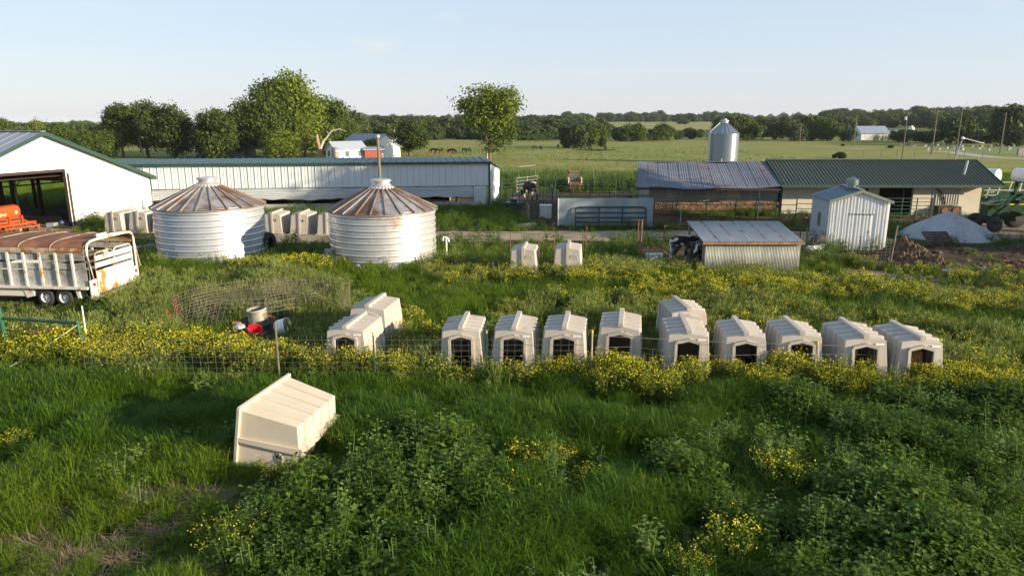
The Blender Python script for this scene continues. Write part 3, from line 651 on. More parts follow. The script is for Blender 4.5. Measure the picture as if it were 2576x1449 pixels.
# ------------------------------------------------------------------ small white steel shed
def white_shed():
    c = Vector((17.45, 38.15, 0)); rz = R(-6); W_, D, ze, zp = 3.12, 3.1, 2.75, 3.30
    T = thing('white_shed', 'small upright white ribbed steel shed with a round roof vent', 'shed', c, rz)
    xm = W_ / 2; zt = lambda x: zp - abs(x - xm) * (zp - ze) / xm
    n = 9; w = W_ / n; dw0, dw1, dh = .98, 2.28, 2.02
    cuts = sorted(set([w * i for i in range(n + 1)] + [dw0, dw1, xm]))
    for a, b in zip(cuts[:-1], cuts[1:]):
        if b - a < .02: continue
        zb = dh + .02 if (a >= dw0 - .01 and b <= dw1 + .01) else 0
        MB().prism([(a, 0, zb), (b - .003, 0, zb), (b - .003, 0, zt(b) - .02), (a, 0, zt(a) - .02)], (0, .03, 0)).build('wall_panel', MT['shed_white'], T)
    for i in range(n * 2):
        x = w * i / 2 + .03 + (.0 if i % 2 == 0 else 0)
        if i % 2: continue
        for x_ in (x, x + .14):
            if x_ > W_ - .04: continue
            z0 = dh + .02 if dw0 < x_ < dw1 else 0
            MB().prism([(x_, 0, z0), (x_ + .02, -.045, z0), (x_ + .075, -.045, z0), (x_ + .095, 0, z0)], (0, 0, zt(x_ + .05) - .03 - z0)).build('wall_rib', MT['shed_white'], T)
    d = MB().prism([(dw0 + .015, -.012, .02), (dw1 - .015, -.012, .02), (dw1 - .015, -.012, dh - .02), (dw0 + .015, -.012, dh - .02)], (0, .03, 0))
    for x_ in (1.04, 1.20, 1.42, 1.58, 1.80, 1.96, 2.14): d.prism([(x_, -.012, .02), (x_ + .02, -.05, .02), (x_ + .07, -.05, .02), (x_ + .09, -.012, .02)], (0, 0, dh - .05))
    door = d.build('door', MT['shed_white'], T); MB().bar((2.16, -.06, .98), (2.16, -.06, 1.12), .03).build('handle', MT['rust'], door)
    MB().bar((dw0 - .03, -.03, dh), (dw1 + .03, -.03, dh), .04, .035).build('door_head_trim', MT['green_trim'], T)
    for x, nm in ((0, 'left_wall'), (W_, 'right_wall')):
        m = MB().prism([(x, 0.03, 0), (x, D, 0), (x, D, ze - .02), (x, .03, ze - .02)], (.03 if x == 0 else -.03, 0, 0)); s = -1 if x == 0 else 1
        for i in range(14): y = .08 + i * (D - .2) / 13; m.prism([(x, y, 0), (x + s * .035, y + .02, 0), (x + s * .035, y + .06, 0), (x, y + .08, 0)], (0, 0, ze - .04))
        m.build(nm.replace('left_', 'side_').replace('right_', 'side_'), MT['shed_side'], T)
    MB().box((-.04, 1.55, 1.55), (.02, .35, .75)).build('side_window', MT['glass'], T)
    MB().prism([(0, D, 0), (W_, D, 0), (W_, D, ze), (xm, D, zp), (0, D, ze)], (0, .03, 0)).build('back_wall', MT['shed_white'], T)
    rm = mat('blue_grey_shed_roof', (.13, .19, .22), .45, .2, var=.08)
    for s in (-1, 1):
        xe = xm + s * (xm + .12); z_e = ze - .12 * (zp - ze) / xm
        r = MB().prism([(xm, -.14, zp), (xe, -.14, z_e), (xe, D + .1, z_e), (xm, D + .1, zp)], (0, 0, .035))
        for i in range(1, 8):
            y = -.1 + i * (D + .15) / 8; r.bar((xm, y, zp + .045), (xe, y, z_e + .045), .06, .03)
        r.build('roof', rm, T)
        MB().prism([(xm, -.17, zp + .06), (xe, -.17, z_e + .06), (xe, -.17, z_e - .10), (xm, -.17, zp - .10)], (0, .028, 0)).build('rake_trim', mat('sage_trim', (.22, .25, .18), .6), T)
    MB().bar((xm, -.12, zp + .06), (xm, D + .08, zp + .06), .3, .03).build('ridge_cap', rm, T)
    v = thing; vt = MB().lathe([(.20, 3.28), (.20, 3.48), (.34, 3.5), (.34, 3.78), (.30, 3.82), (.12, 3.9), (.03, 3.95), (0, 3.95)], 20, (xm, 1.5, 0)).build('roof_vent', mat('vent_cowl', (.25, .29, .26), .5, .3, var=.15, scale=4), T, smooth=True); smooth_angle(vt, 35)
    MB().box((xm, 1.5, 3.33), (.62, .62, .12), (0, 0, .1)).build('vent_base', rm, T)
    MB().bar((-.01, 0.0, 0), (-.01, 0.0, ze), .06, .05).build('corner_trim', MT['shed_white'], T)
    M_ = Matrix.Rotation(rz, 4, 'Z'); EXCL.append(poly2([c + M_ @ Vector(p) for p in ((0, -.05, 0), (W_, -.05, 0), (W_, D, 0), (0, D, 0))]))
white_shed()

# ------------------------------------------------------------------ low calf shelter
def shelter():
    a = G(1769, 690); b = G(2006, 690); y = a.y; x0, x1 = a.x, b.x; H = 1.52; D = 3.0; zr = 2.02
    T = thing('calf_shelter', 'low corrugated lean-to shelter with rust striped tin roof', 'shelter', (x0, y, 0))
    Wd = x1 - x0; n = 5; w = Wd / n
    for k in range(n):
        V = []; F = []; q = 52
        for i in range(q + 1):
            x = w * k + w * i / q; yy = .018 * math.sin(2 * math.pi * x / .0705); V += [(x, yy - .01 * (k % 2), 0), (x, yy - .01 * (k % 2), H - .03)]
        for i in range(q): F.append((2 * i, 2 * i + 2, 2 * i + 3, 2 * i + 1))
        o = MB().add(V, F).build('wall_sheet', MT['corr'], T, smooth=True); m = o.modifiers.new('thick', 'SOLIDIFY'); m.thickness = .012
    MB().bar((-.15, -.16, H - .02), (Wd + .15, -.16, H - .02), .05, .13).build('eave_board', MT['rust_edge'], T)
    # roof sheets, rust along the laps
    rmat = mat('tin_sheet_plain', (.20, .235, .275), .6, .15, var=.1, scale=1.5, stretch=(3, .4, 1), col2=(.17, .205, .25), thr=(.5, .7), scale2=1.4)
    lap = mat('rusted_lap', (.135, .082, .056), .85, var=.25, scale=4, col2=(.20, .235, .275), thr=(.42, .56), scale2=2.4)
    ns = 6; x_a, x_b = -.16, Wd + .06; ws = (x_b - x_a) / ns
    for k in range(ns):
        V = []; F = []; q = 30; M_ = []
        for i in range(q + 1):
            x = x_a + ws * k + ws * i / q; zz = .012 * math.sin(2 * math.pi * x / .09) + .006 * (k % 2)
            for f in (0, .5, 1): V.append((x + .0 * f, -.2 + (D + .2) * f, H + .06 + (zr - H) * f + zz))
        for i in range(q):
            for j in (0, 1): s = i * 3 + j; F.append((s, s + 3, s + 4, s + 1)); M_.append(1 if (i >= q - 4 and k < ns - 1) else 0)
        mb = MB().add(V, F); mb.m = M_; o = mb.build('roof_sheet', [rmat, lap], T, smooth=True); m = o.modifiers.new('thick', 'SOLIDIFY'); m.thickness = .012
    for x in (-.02, Wd * .33, Wd * .66, Wd - .04):
        MB().bar((x, D - .1, 0), (x, D - .1, zr), .1).build('rear_post', MT['timber'], T)
        MB().bar((x, .04, H - .05), (x, D, zr - .05), .05, .1).build('rafter', MT['timber_dark'], T)
    MB().bar((-.03, .1, 0), (-.03, .1, H - .06), .09).build('front_post', MT['timber'], T)
    o = MB().prism([(Wd, .03, 0), (Wd, D, 0), (Wd, D, zr - .02), (Wd, .03, H)], (.03, 0, 0)).build('end_sheet', MT['corr'], T)
    EXCL.append(poly2([(x0 - .1, y - .15), (x1, y - .15), (x1, y + D), (x0 - .1, y + D)]))
    return x0, x1, y
SH = shelter()

# ------------------------------------------------------------------ blue-grey bunk wall with a spare gate leaning on it
def bunk_wall():
    a, b = G(1405, 571), G(1641, 571); y = a.y; h = 1.92
    T = thing('bunk_wall', 'blue grey solid steel wall of the cattle pen', 'wall', (a.x, y, 0))
    Ln = b.x - a.x; MB().prism([(0, 0, 0), (Ln, 0, 0), (Ln, 0, h), (0, 0, h)], (0, .10, 0)).build('wall_plate', MT['steel_panel'], T)
    MB().bar((-.03, .05, 0), (-.03, .05, h), .06, .14).build('end_post', MT['shed_white'], T)
    tp = MB(); tp.tube([(-.03, .06, h + .12), (Ln, .06, h + .2)], .035); tp.build('top_rail', MT['pen_green'], T)
    EXCL.append(poly2([(a.x, y - .1), (b.x, y - .1), (b.x, y + .4), (a.x, y + .4)]))
    g = Vector((G(1448, 574).x, y - .3, 0)); Lg = G(1626, 574).x - g.x; hg = 1.35; rr = .045
    T = thing('tube_gate', 'dark teal tube gate leaning unhung against the blue grey wall', 'gate', g)
    le = .16; Pq = lambda x, z: Vector((x, .02 + le * z / hg, z))
    c = .2; top = [Pq(0, .05), Pq(0, hg - c), Pq(.06, hg - .06), Pq(c, hg), Pq(Lg - c, hg), Pq(Lg - .06, hg - .06), Pq(Lg, hg - c), Pq(Lg, .05)]
    MB().tube(top, rr * 1.1).build('outer_frame', MT['gate_teal'], T)
    for z in (.07, .36, .66, .98): MB().tube([Pq(0, z), Pq(Lg, z)], rr).build('rail', MT['gate_teal'], T)
    for x in (Lg * .335, Lg * .665): MB().bar(Pq(x, .03), Pq(x, hg), .09, .05).build('upright', MT['gate_teal'], T)
    MB().tube([Pq(-.09, .0), Pq(-.09, hg * .74)], .03).build('hinge_post', MT['pen_grey'], T)
bunk_wall()
# ------------------------------------------------------------------ calf hutches
HB, HT, HH, HP, HL = .64, .53, 1.25, 1.33, 1.95       # half width at base and top, side height, roof peak, length
def hutch_meshes(m):
    # cross sections along the length with raised ribs; front (y=0) and back lean inwards
    ys = [(0., 0, 0)]
    for k in range(4):
        y = .27 + k * .42; ys += [(y, 0, 0), (y + .025, .046, 0), (y + .14, .046, 0), (y + .165, 0, 0)]
    ys += [(HL, 0, 0)]
    V = []; F = []
    for y, o, _ in ys:
        k0 = y / HL
        for (x, z) in ((-HB - o, 0), (-HT - o, HH), (0, HP + o), (HT + o, HH), (HB + o, 0)):
            lean = .13 * (z / HP) * (1 - 2 * k0); zz = z + (o if abs(x) > .01 and z > .5 else 0)
            V.append((x, y + lean, zz))
    n = len(ys)
    for i in range(n - 1):
        for j in range(4): a = i * 5 + j; F.append((a, a + 1, a + 6, a + 5))
    a = (n - 1) * 5; F.append(tuple(a + j for j in range(5)))
    # front face with the arched doorway left open
    dw, dh, dp = .33, 1.05, 1.14; ln = lambda z: .13 * z / HP
    fo = len(V); V += [(-dw, ln(0), 0), (-dw, ln(dh), dh), (0, ln(dp), dp), (dw, ln(dh), dh), (dw, ln(0), 0)]
    F += [(0, fo, fo + 1, 1), (1, fo + 1, fo + 2, 2), (2, fo + 2, fo + 3, 3), (3, fo + 3, fo + 4, 4)]
    body = MB().add(V, F)
    me_b = body.mesh('body', m)
    f = MB()                                               # raised surround, wider than the hole
    for (p, q) in (((-dw, 0), (-dw, dh)), ((-dw, dh), (0, dp)), ((0, dp), (dw, dh)), ((dw, dh), (dw, 0))):
        P0 = Vector((p[0], ln(p[1]) - .03, p[1])); P1 = Vector((q[0], ln(q[1]) - .03, q[1])); f.bar(P0, P1, .075, .07, up=(0, 1, 0)) if p[0] == q[0] else f.bar(P0 + Vector((0, -.002, .01)), P1 + Vector((0, -.002, .01)), .07, .085)
    me_f = f.mesh('doorway_frame', m)
    me_r = MB().prism([(-.075, .09, HP - .005), (.075, .09, HP - .005), (.065, .09, HP + .085), (-.065, .09, HP + .085)], (0, HL - .17, 0)).prism(
        [(-.05, HL + .012, .02), (.05, HL + .012, .02), (.07, HL - .12, HP), (-.07, HL - .12, HP)], (0, .05, 0)).mesh('ridge_bar', m)
    b = MB()
    for s in (-1, 1): b.bar((s * (HB + .035), -.02, .03), (s * (HB + .035), HL + .04, .03), .09, .06)
    b.bar((-HB - .06, HL + .03, .031), (HB + .06, HL + .03, .031), .08, .06)
    me_l = b.mesh('base_flange', m)
    t = MB().lathe([(.165, 0), (.165, .012), (.15, .018), (.14, .012), (.03, .012), (0, .02)], 20, axis='y'); me_v = t.mesh('vent_disc', m)
    t = MB().lathe([(.115, .016), (0, .018)], 14, axis='y', a0=-.5, a1=1.2); me_d = t.mesh('vent_hole', MT['vent_dark'])
    return me_b, me_f, me_r, me_l, me_v, me_d
HM = hutch_meshes(MT['plastic']); HMW = hutch_meshes(MT['plastic_worn'])
def hutch(loc, rz, label, group='calf hutches', M_=HM, vent=False, sticker=False, straw=False, rot=None, hole=True):
    T = thing('calf_hutch', label, 'calf hutch', loc, rz, group)
    if rot: T.rotation_euler = rot
    else:
        hr_ = random.Random(int(loc[0] * 97) + int(loc[1] * 31)); T.rotation_euler = (R(hr_.uniform(-1.6, 1.6)), R(hr_.uniform(-1.8, 1.8)), rz); s_ = hr_.uniform(.975, 1.025); T.scale = (s_, s_, s_ * hr_.uniform(.98, 1.02))
    o = inst('body', M_[0], T); s = o.modifiers.new('thick', 'SOLIDIFY'); s.thickness = .03; s.offset = -1
    bv = o.modifiers.new('soft', 'BEVEL'); bv.width = .022; bv.segments = 2; bv.limit_method = 'ANGLE'; bv.angle_limit = R(28)
    inst('doorway_frame', M_[1], T); inst('ridge_bar', M_[2], T); inst('base_flange', M_[3], T)
    v = inst('vent_disc', M_[4], T, (-.27, HL - .005 + .0, .88), (R(-5.6), 0, 0))
    v.location.y = HL - .13 * .88 / HP + .002
    if hole: inst('vent_hole', M_[5], v, (0, .003, 0), (0, R(0), 0))
    if sticker: MB().box((.36, .085, 1.16), (.22, .012, .05), (R(-5), 0, 0)).build('sticker', MT['white_sheet'], T)
    if straw: MB().prism([(-.26, .5, .05), (.3, .35, .02), (.3, .62, .85), (-.1, .9, .8)], (.0, .05, .02)).build('straw_bedding', MT['straw'], T)
    if not rot:
        Mx = Matrix.Rotation(rz, 4, 'Z'); EXCL.append(poly2([Vector(loc) + Mx @ Vector(p) for p in ((-.68, -.1, 0), (.68, -.1, 0), (.68, HL + .1, 0), (-.68, HL + .1, 0))]))
    return T
ROW = [  # u, v of the front roof edge, turn, label
    (868, 829, -7, 'tan calf hutch standing in front of another hutch, left end of the row', 1, 0),
    (1161, 830, -3, 'tan calf hutch with yellow cord tied at its corner, first past the gap', 0, 0),
    (1290, 832, -6, 'tan calf hutch with a white sticker, second past the gap', 1, 0),
    (1415, 835, -8, 'tan calf hutch standing just left of the yellow topped fence post', 1, 0),
    (1556, 828, -10, 'tall tan calf hutch standing just right of the yellow topped fence post', 0, 0),
    (1730, 843, -6, 'tan calf hutch hiding the doorway of the hutch behind it', 1, 0),
    (1878, 844, -6, 'tan calf hutch immediately right of the paired hutches', 0, 0),
    (2017, 845, -6, 'tan calf hutch fourth from the right end of the front row beside a slanting post', 0, 0),
    (2180, 853, -4, 'tan calf hutch next to the end of the row, bright sticker over its doorway', 1, 0),
    (2320, 858, -3, 'end hutch of the row with orange straw showing inside', 1, 1),
    (923, 780, -7, 'calf hutch behind the left end hutch, doorway almost hidden', 0, 0),
    (1737, 784, 2, 'calf hutch set back behind the row, straw glowing in its doorway', 0, 1)]
for u, v, rz, lb, st, sw in ROW:
    p = G(u, v, HP - .05); p.z = 0; p.y -= .13
    hutch(p, R(rz), lb, 'calf hutches along the wire fence', sticker=st, straw=sw)
for u, v, rz, lb in ((1317, 629, 173, 'calf hutch with its back turned, left of the pair by the dirt track'), (1428, 629, 173, 'calf hutch with its back turned, right of the pair by the dirt track')):
    p = G(u, v, HP - .05); p.z = 0; M_ = Matrix.Rotation(R(rz), 4, 'Z'); hutch(p - M_ @ Vector((0, HL - .13, 0)), R(rz), lb, 'hutches with their backs to us', hole=False)
for u, v, rz, lb in ((684, 537, 176, 'calf hutch just right of the clean grain bin'), (752, 538, 176, 'calf hutch midway between the two grain bins'), (820, 540, 176, 'calf hutch half hidden by the rust streaked grain bin'),
                     (283, 535, 172, 'leftmost calf hutch against the big white barn'), (345, 535, 172, 'middle calf hutch against the big white barn'), (405, 536, 172, 'calf hutch by the barn, mostly hidden by the clean grain bin')):
    p = G(u, v, HP - .05); p.z = 0; M_ = Matrix.Rotation(R(rz), 4, 'Z'); hutch(p - M_ @ Vector((0, HL - .13, 0)), R(rz), lb, 'hutches with their backs to us', M_=HM)
# tipped over hutch in the foreground: its back faces the camera, its roof the sun
def tipped():
    a = Vector((-5.78, 13.25, 0)); ang = R(-12)
    zx = Vector((math.cos(ang), math.sin(ang), 0)); zx = (zx + Vector((0, 0, -.17))).normalized()
    up = Vector((0, 0, 1)); yx = zx.cross(up).normalized(); xx = yx.cross(zx).normalized()
    M_ = Matrix((xx, yx, zx)).transposed()
    # local x up, local y to the camera, local z to the right
    loc = a + xx * (HB + .02) - yx * HL + Vector((0, 0, .0))
    T = hutch(loc, 0, 'tipped over cream calf hutch lying alone in the foreground grass', 'calf hutches', HMW, rot=M_.to_euler(), sticker=False)
    T.pop('group', None) if hasattr(T, 'pop') else None
    return T
tipped()
EXCL.append(poly2([(-5.9, 13.25), (-4.55, 13.0), (-4.1, 15.1), (-5.5, 15.4)]))

# ------------------------------------------------------------------ stock trailer
def trailer():
    xr, yn = -16.15, 26.02; W_, L_ = 2.85, 4.9
    T = thing('stock_trailer', 'worn white livestock trailer with rusty roof and twin axles', 'trailer', (xr, yn, 0), R(-5.5))
    # local: x negative towards the nose, y away from camera, rear end at x = 0
    zf, zs, zt, zk = .78, 1.38, 2.08, 2.52
    tw, ts, td = MT['trailer_white'], MT['trailer_side'], MT['trailer_door']
    for y, nm in ((0, 'side'), (W_, 'far_side')):
        s = 1 if y == 0 else -1
        def pl(x0, x1, z0, z1, name, m): return MB().prism([(x0, y, z0), (x1, y, z0), (x1, y, z1), (x0, y, z1)], (0, .03 * s, 0)).build(name, m, T)
        pl(-L_ + .6, -.12, zf, zs + .04, 'side_panel', ts)
        for z in (1.46, 1.80):
            q = MB()
            for k in range(4):
                zz = z + k * .058; q.prism([(-L_ + .6, y, zz), (-L_ + .6, y - .018 * s, zz + .014), (-L_ + .6, y - .018 * s, zz + .044), (-L_ + .6, y, zz + .058)], (L_ - .72, 0, 0))
            q.build('side_slat', ts, T)
        for k in range(7):
            x = -.62 - .66 * k
            if x > -L_ + .4: MB().bar((x, y - .045 * s, zf - .02), (x, y - .045 * s, zt + .02), .085, .06, up=(0, 1, 0)).build('side_rib', tw, T)
        MB().bar((-L_ + .5, y - .05 * s, zf - .03), (-.1, y - .05 * s, zf - .03), .14, .10).build('floor_rail', tw, T)
        MB().bar((-L_ + .5, y, zt + .05), (-.1, y, zt + .05), .08, .10).build('top_rail', MT['trailer_roof_edge'], T)
    # curved roof in three bays
    n = 14
    prof = []
    for i in range(n + 1):
        t = math.pi * i / n; prof.append((W_ / 2 - (W_ / 2 + .06) * math.copysign(abs(math.cos(t)) ** .55, math.cos(t)), zt + .08 + (zk - zt - .08) * abs(math.sin(t)) ** .7))
    xs = [-.1, -1.45, -2.75, -4.05, -L_ - .1]
    for a, b in zip(xs[:-1], xs[1:]):
        V = []; F = []; mi = []
        for x in (a - .012, b + .012):
            for (y, z) in prof: V.append((x, y, z))
        for i in range(n): F.append((i, i + 1, n + 2 + i, n + 1 + i)); mi.append(1 if i in (0, n - 1) else 0)
        mb = MB().add(V, F); mb.m = mi; o = mb.build('roof_sheet', [MT['trailer_roof'], MT['trailer_roof_edge']], T, smooth=False); m = o.modifiers.new('thick', 'SOLIDIFY'); m.thickness = .02
        MB().tube([(a, y, z + .012) for y, z in prof], .013, 5).build('roof_bow', MT['trailer_roof_edge'], T)
    # rear frame and doors
    fr = [(0, 0, .42), (0, 0, zk - .28), (0, .06, zk - .1), (0, .25, zk), (0, W_ / 2, zk + .09), (0, W_ - .25, zk), (0, W_ - .06, zk - .1), (0, W_, zk - .28), (0, W_, .42)]
    MB().tube(fr, .045, 8).build('rear_frame', tw, T)
    MB().bar((.03, .15, zk + .0), (.03, W_ - .15, zk + .0), .02, .03).build('header_bar', tw, T)
    sg = MB(); sg.box((0, W_ * .33, zk + .16), (.05, .55, .1)); sg.build('marker_light_bar', MT['white_sheet'], T)
    for k, (y0, y1) in enumerate(((.30, W_ / 2 - .02), (W_ / 2 + .02, W_ - .30))):
        m = td if k == 0 else MT['white_sheet']
        d = MB(); d.prism([(.03, y0, .46), (.03, y1, .46), (.03, y1, 1.36), (.03, y0, 1.36)], (.035, 0, 0)); D = d.build('rear_door', m, T)
        if k == 0: D['label'] = 'rust stained rear door'
        for z in (1.47, 1.74): MB().prism([(.03, y0, z), (.03, y1, z), (.03, y1, z + .19), (.03, y0, z + .19)], (.03, 0, 0)).build('door_slat', tw if k == 0 else MT['white_sheet'], D)
        c = .14; pts = [(.05, y0, .44), (.05, y0, 2.05 - c), (.05, y0 + .05, 2.0), (.05, y0 + c, 2.06), (.05, y1 - c, 2.06), (.05, y1 - .05, 2.0), (.05, y1, 2.05 - c), (.05, y1, .44)]
        MB().tube(pts, .026, 6).build('door_frame', MT['trailer_roof_edge'] if k == 0 else tw, D)
    MB().box((.09, .95, 1.95), (.012, .3, .22), (0, -.1, 0)).build('notice_plate', MT['galv'], T)
    MB().bar((.08, W_ / 2 - .2, 1.42), (.08, W_ / 2 + .2, 1.42), .05).build('door_latch', MT['rust'], T)
    for y in (.14, W_ - .14):
        MB().prism([(-.03, y - .2, .38), (-.03, y + .2, .38), (-.03, y + .2, 1.05), (-.03, y - .2, 1.05)], (.05, 0, 0)).build('light_panel', tw, T)
        MB().lathe([(.075, 0), (.06, .03), (0, .04)], 16, (.021, y - (.0 if y < 1 else -.02), .86), axis='x').build('tail_lamp', MT['red_lamp'], T)
    MB().bar((.10, -.12, .36), (.10, W_ + .12, .36), .26, .08).build('rear_bumper', MT['trailer_white'], T)
    for y in (-.02, W_ + .02): MB().tube([(.02, y, 2.0), (.16, y, 1.05)], .022, 5).build('brace', MT['trailer_roof_edge'], T)
    # nose
    V = []; F = []
    for i in range(9):
        t = -math.pi / 2 + math.pi * i / 8; x = -L_ + .62 - .62 * math.cos(t); y = W_ / 2 + W_ / 2 * math.sin(t); V += [(x, y, zf - .1), (x, y, zt + .12)]
    for i in range(8): F.append((2 * i, 2 * i + 2, 2 * i + 3, 2 * i + 1))
    o = MB().add(V, F).build('nose_panel', ts, T, smooth=True); m = o.modifiers.new('thick', 'SOLIDIFY'); m.thickness = .03
    MB().tube([(-L_ - .1, .9, .4), (-L_ - 1.3, W_ / 2, .35), (-L_ - .1, W_ - .9, .4)], .05).build('hitch_tongue', tw, T)
    MB().prism([(-L_ + .3, .02, zf - .06), (-.03, .02, zf - .06), (-.03, W_ - .02, zf - .06), (-L_ + .3, W_ - .02, zf - .06)], (0, 0, -.08)).build('floor', MT['timber_dark'], T)
    for y in (0.02, W_ - .05): MB().prism([(-L_ + .6, y, .36), (-2.75, y, .36), (-2.75, y, zf - .1), (-L_ + .6, y, zf - .1)], (0, .03, 0)).build('skirt', tw, T)
    MB().prism([(-2.75, 0, .3), (-2.42, 0, .38), (-2.42, 0, zf - .1), (-2.85, 0, zf - .1)], (0, .3, 0)).build('fender_front', tw, T)
    MB().prism([(-.62, 0.0, .32), (-.5, .0, .32), (-.58, 0, zf - .1), (-.7, 0, zf - .1)], (0, .3, 0)).build('fender_rear', tw, T)
    MB().prism([(-2.6, .34, .3), (-.5, .34, .3), (-.5, .34, zf - .1), (-2.6, .34, zf - .1)], (0, .03, 0)).build('wheel_well', ts, T)
    tr = .345; ty = MB().lathe([(.2, -.10), (.31, -.115), (tr, -.085), (tr, .085), (.31, .115), (.2, .10)], 32, axis='y').mesh('tyre', MT['tyre'], True)
    rmb = MB().lathe([(.21, -.08), (.195, -.03), (.11, -.0), (.06, -.03), (.05, -.055), (0, -.06)], 24, axis='y')
    for k in range(8):
        t = k * math.pi / 4; rmb.box((.155 * math.cos(t), -.022, .155 * math.sin(t)), (.045, .03, .028), (0, -t, 0), 1)
    rm = rmb.mesh('rim', [MT['rim'], MT['metal_dark']])
    for x in (-1.98, -1.22):
        for y in (.11, W_ - .11):
            w = inst('wheel', ty, T, (x, y, tr - .02), (0, 0, 0 if y < 1 else math.pi)); w.name = 'tyre'; inst('rim', rm, w)
    for z in (.99,):
        MB().tube([(-3.7 + .06 * math.cos(t), -.1, 1.32 + .06 * math.sin(t)) for t in np.linspace(0, 6.28, 9)], .014, 5).build('tie_ring', tw, T)
    EXCL.append(poly2([(xr, yn + .3), (xr, yn + 2.6), (xr - 5.5, yn + 2.8), (xr - 5.5, yn + .5)]))
trailer()

# ------------------------------------------------------------------ orange seed drill in the barn doorway
def drill():
    c = G(18, 590); T = thing('seed_drill', 'orange seed drill parked at the barn doorway', 'seed drill', (c.x, c.y, 0), R(78))
    # local x: along the drill (towards its right end), y: away
    om, od = MT['orange'], MT['orange_dark']; x0, x1 = -4.2, .85
    prof = [(-.30, 1.05), (-.34, 1.5), (-.22, 1.72), (.05, 1.80), (.34, 1.70), (.42, 1.45), (.3, 1.05)]
    MB().prism([(x0, y, z) for y, z in prof], (x1 - x0, 0, 0)).build('seed_box', om, T)
    MB().prism([(x1 + .0, y * 1.02, z * 1.0) for y, z in prof], (.03, 0, 0)).build('box_end_plate', om, T)
    MB().prism([(x0, -.40, .72), (x1 + .1, -.40, .72), (x1 + .1, -.40, 1.03), (x0, -.40, 1.03)], (0, .5, 0)).build('gear_case', om, T)
    for x in (x1 - .4, x1 - 1.5): MB().box((x, -.46, .92), (.75, .04, .12)).build('case_slot', MT['metal_dark'], T)
    for x in (x1 - .05, x1 - .95, x1 - 2.0): MB().box((x, -.45, .88), (.12, .12, .5)).build('box_strut', od, T)
    MB().bar((x0, -.55, .62), (x1 + .75, -.55, .62), .14, .12).build('tool_bar', om, T)
    MB().bar((x0, -.75, .36), (x1 + .3, -.75, .36), .10, .08).build('lower_bar', od, T)
    MB().bar((x1 + .1, .3, 1.05), (x1 + .55, -.4, .6), .08, .08).build('side_arm', om, T)
    MB().prism([(x1 + .60, -.62, .30), (x1 + .75, -.62, .30), (x1 + .82, -.62, .66), (x1 + .55, -.62, .66)], (0, .14, 0)).build('marker_bracket', om, T)
    ds = MB().lathe([(.24, -.012), (.24, .012), (.05, .03), (0, .03)], 18, axis='x').mesh('disc', MT['metal_dark'])
    for k in range(9):
        x = x1 - .1 - .33 * k; inst('opener_disc', ds, T, (x, -.65, .25), (0, 0, .12)); MB().bar((x, -.6, .25), (x, -.5, .7), .05).build('opener_arm', od, T)
    for x in (x1 - .75, x0 + .4): MB().lathe([(.2, -.11), (.33, -.13), (.36, -.09), (.36, .09), (.33, .13), (.2, .11)], 24, (x, .1, .36), axis='x').build('tyre', MT['tyre'], T, smooth=True)
    MB().box((x1 - .62, -.72, .18), (.22, .2, .32)).build('weight_block', MT['loader_white'], T)
    MB().bar((x1 + .45, -1.1, .0), (x1 + .45, -1.1, .5), .05).build('jack_leg', MT['rust'], T)
    MB().box((x1 + .45, -1.0, .38), (.2, .25, .28)).build('hose_box', MT['rust'], T)
    MB().bar((x1 - 1.6, -.7, .45), (x1 + .45, -1.1, .42), .09).build('hitch_arm', od, T)
    # lettering on the box: only its end shows in the picture
    cu = bpy.data.curves.new('letters', 'FONT'); cu.body = 'Drill'; cu.size = .26; cu.extrude = .002; cu.shear = .25; cu.align_x = 'RIGHT'
    cu.materials.append(MT['decal']); o = bpy.data.objects.new('lettering', cu); COL.objects.link(o); o.parent = T; o.location = (x1 - 1.0, -.345, 1.20); o.rotation_euler = (R(90 - 5), 0, 0)
    bpy.context.view_layer.update(); me = bpy.data.meshes.new_from_object(o.evaluated_get(bpy.context.evaluated_depsgraph_get())); bpy.data.objects.remove(o); o = inst('lettering', me, T, (x1 - 1.0, -.345, 1.20), (R(90 - 5), 0, 0))
    MB().box((x1 - .28, -.345, 1.35), (.14, .01, .16), (R(-5), 0, 0)).build('decal', MT['decal'], T)
drill()
tag(MB().box((0, 0, .14), (.5, .5, .28)).build('plastic_tub', MT['galv'], loc=G(132, 571)), 'grey tub on the earth floor inside the barn doorway', 'tub')
def bag():
    b = bmesh.new(); bmesh.ops.create_icosphere(b, subdivisions=2, radius=.3)
    for v in b.verts: v.co *= 1 + .35 * (float(vnoise(v.co.x * 3, v.co.y * 3 + v.co.z * 5, 1)) - .5); v.co.z *= .7; v.co.x *= 1.2
    me = bpy.data.meshes.new('feed_bag'); b.to_mesh(me); b.free(); me.materials.append(mat('blue_bag', (.06, .08, .18), .5, var=.3, scale=6, col2=(.4, .42, .5), thr=(.58, .65), scale2=5))
    o = inst('feed_bag', me, None, G(160, 568) + Vector((0, 0, .18))); tag(o, 'crumpled dark blue bag on the barn floor', 'bag')
bag()
yb = thing('yellow_boards', 'short yellow planks lying by the blue bag', 'planks', G(146, 572))
for k in range(2): MB().bar((-.3 + .1 * k, .1 * k, .04 + .05 * k), (.35, .25 - .2 * k, .07 + .1 * k), .09, .03).build('plank', MT['yellow'], yb)

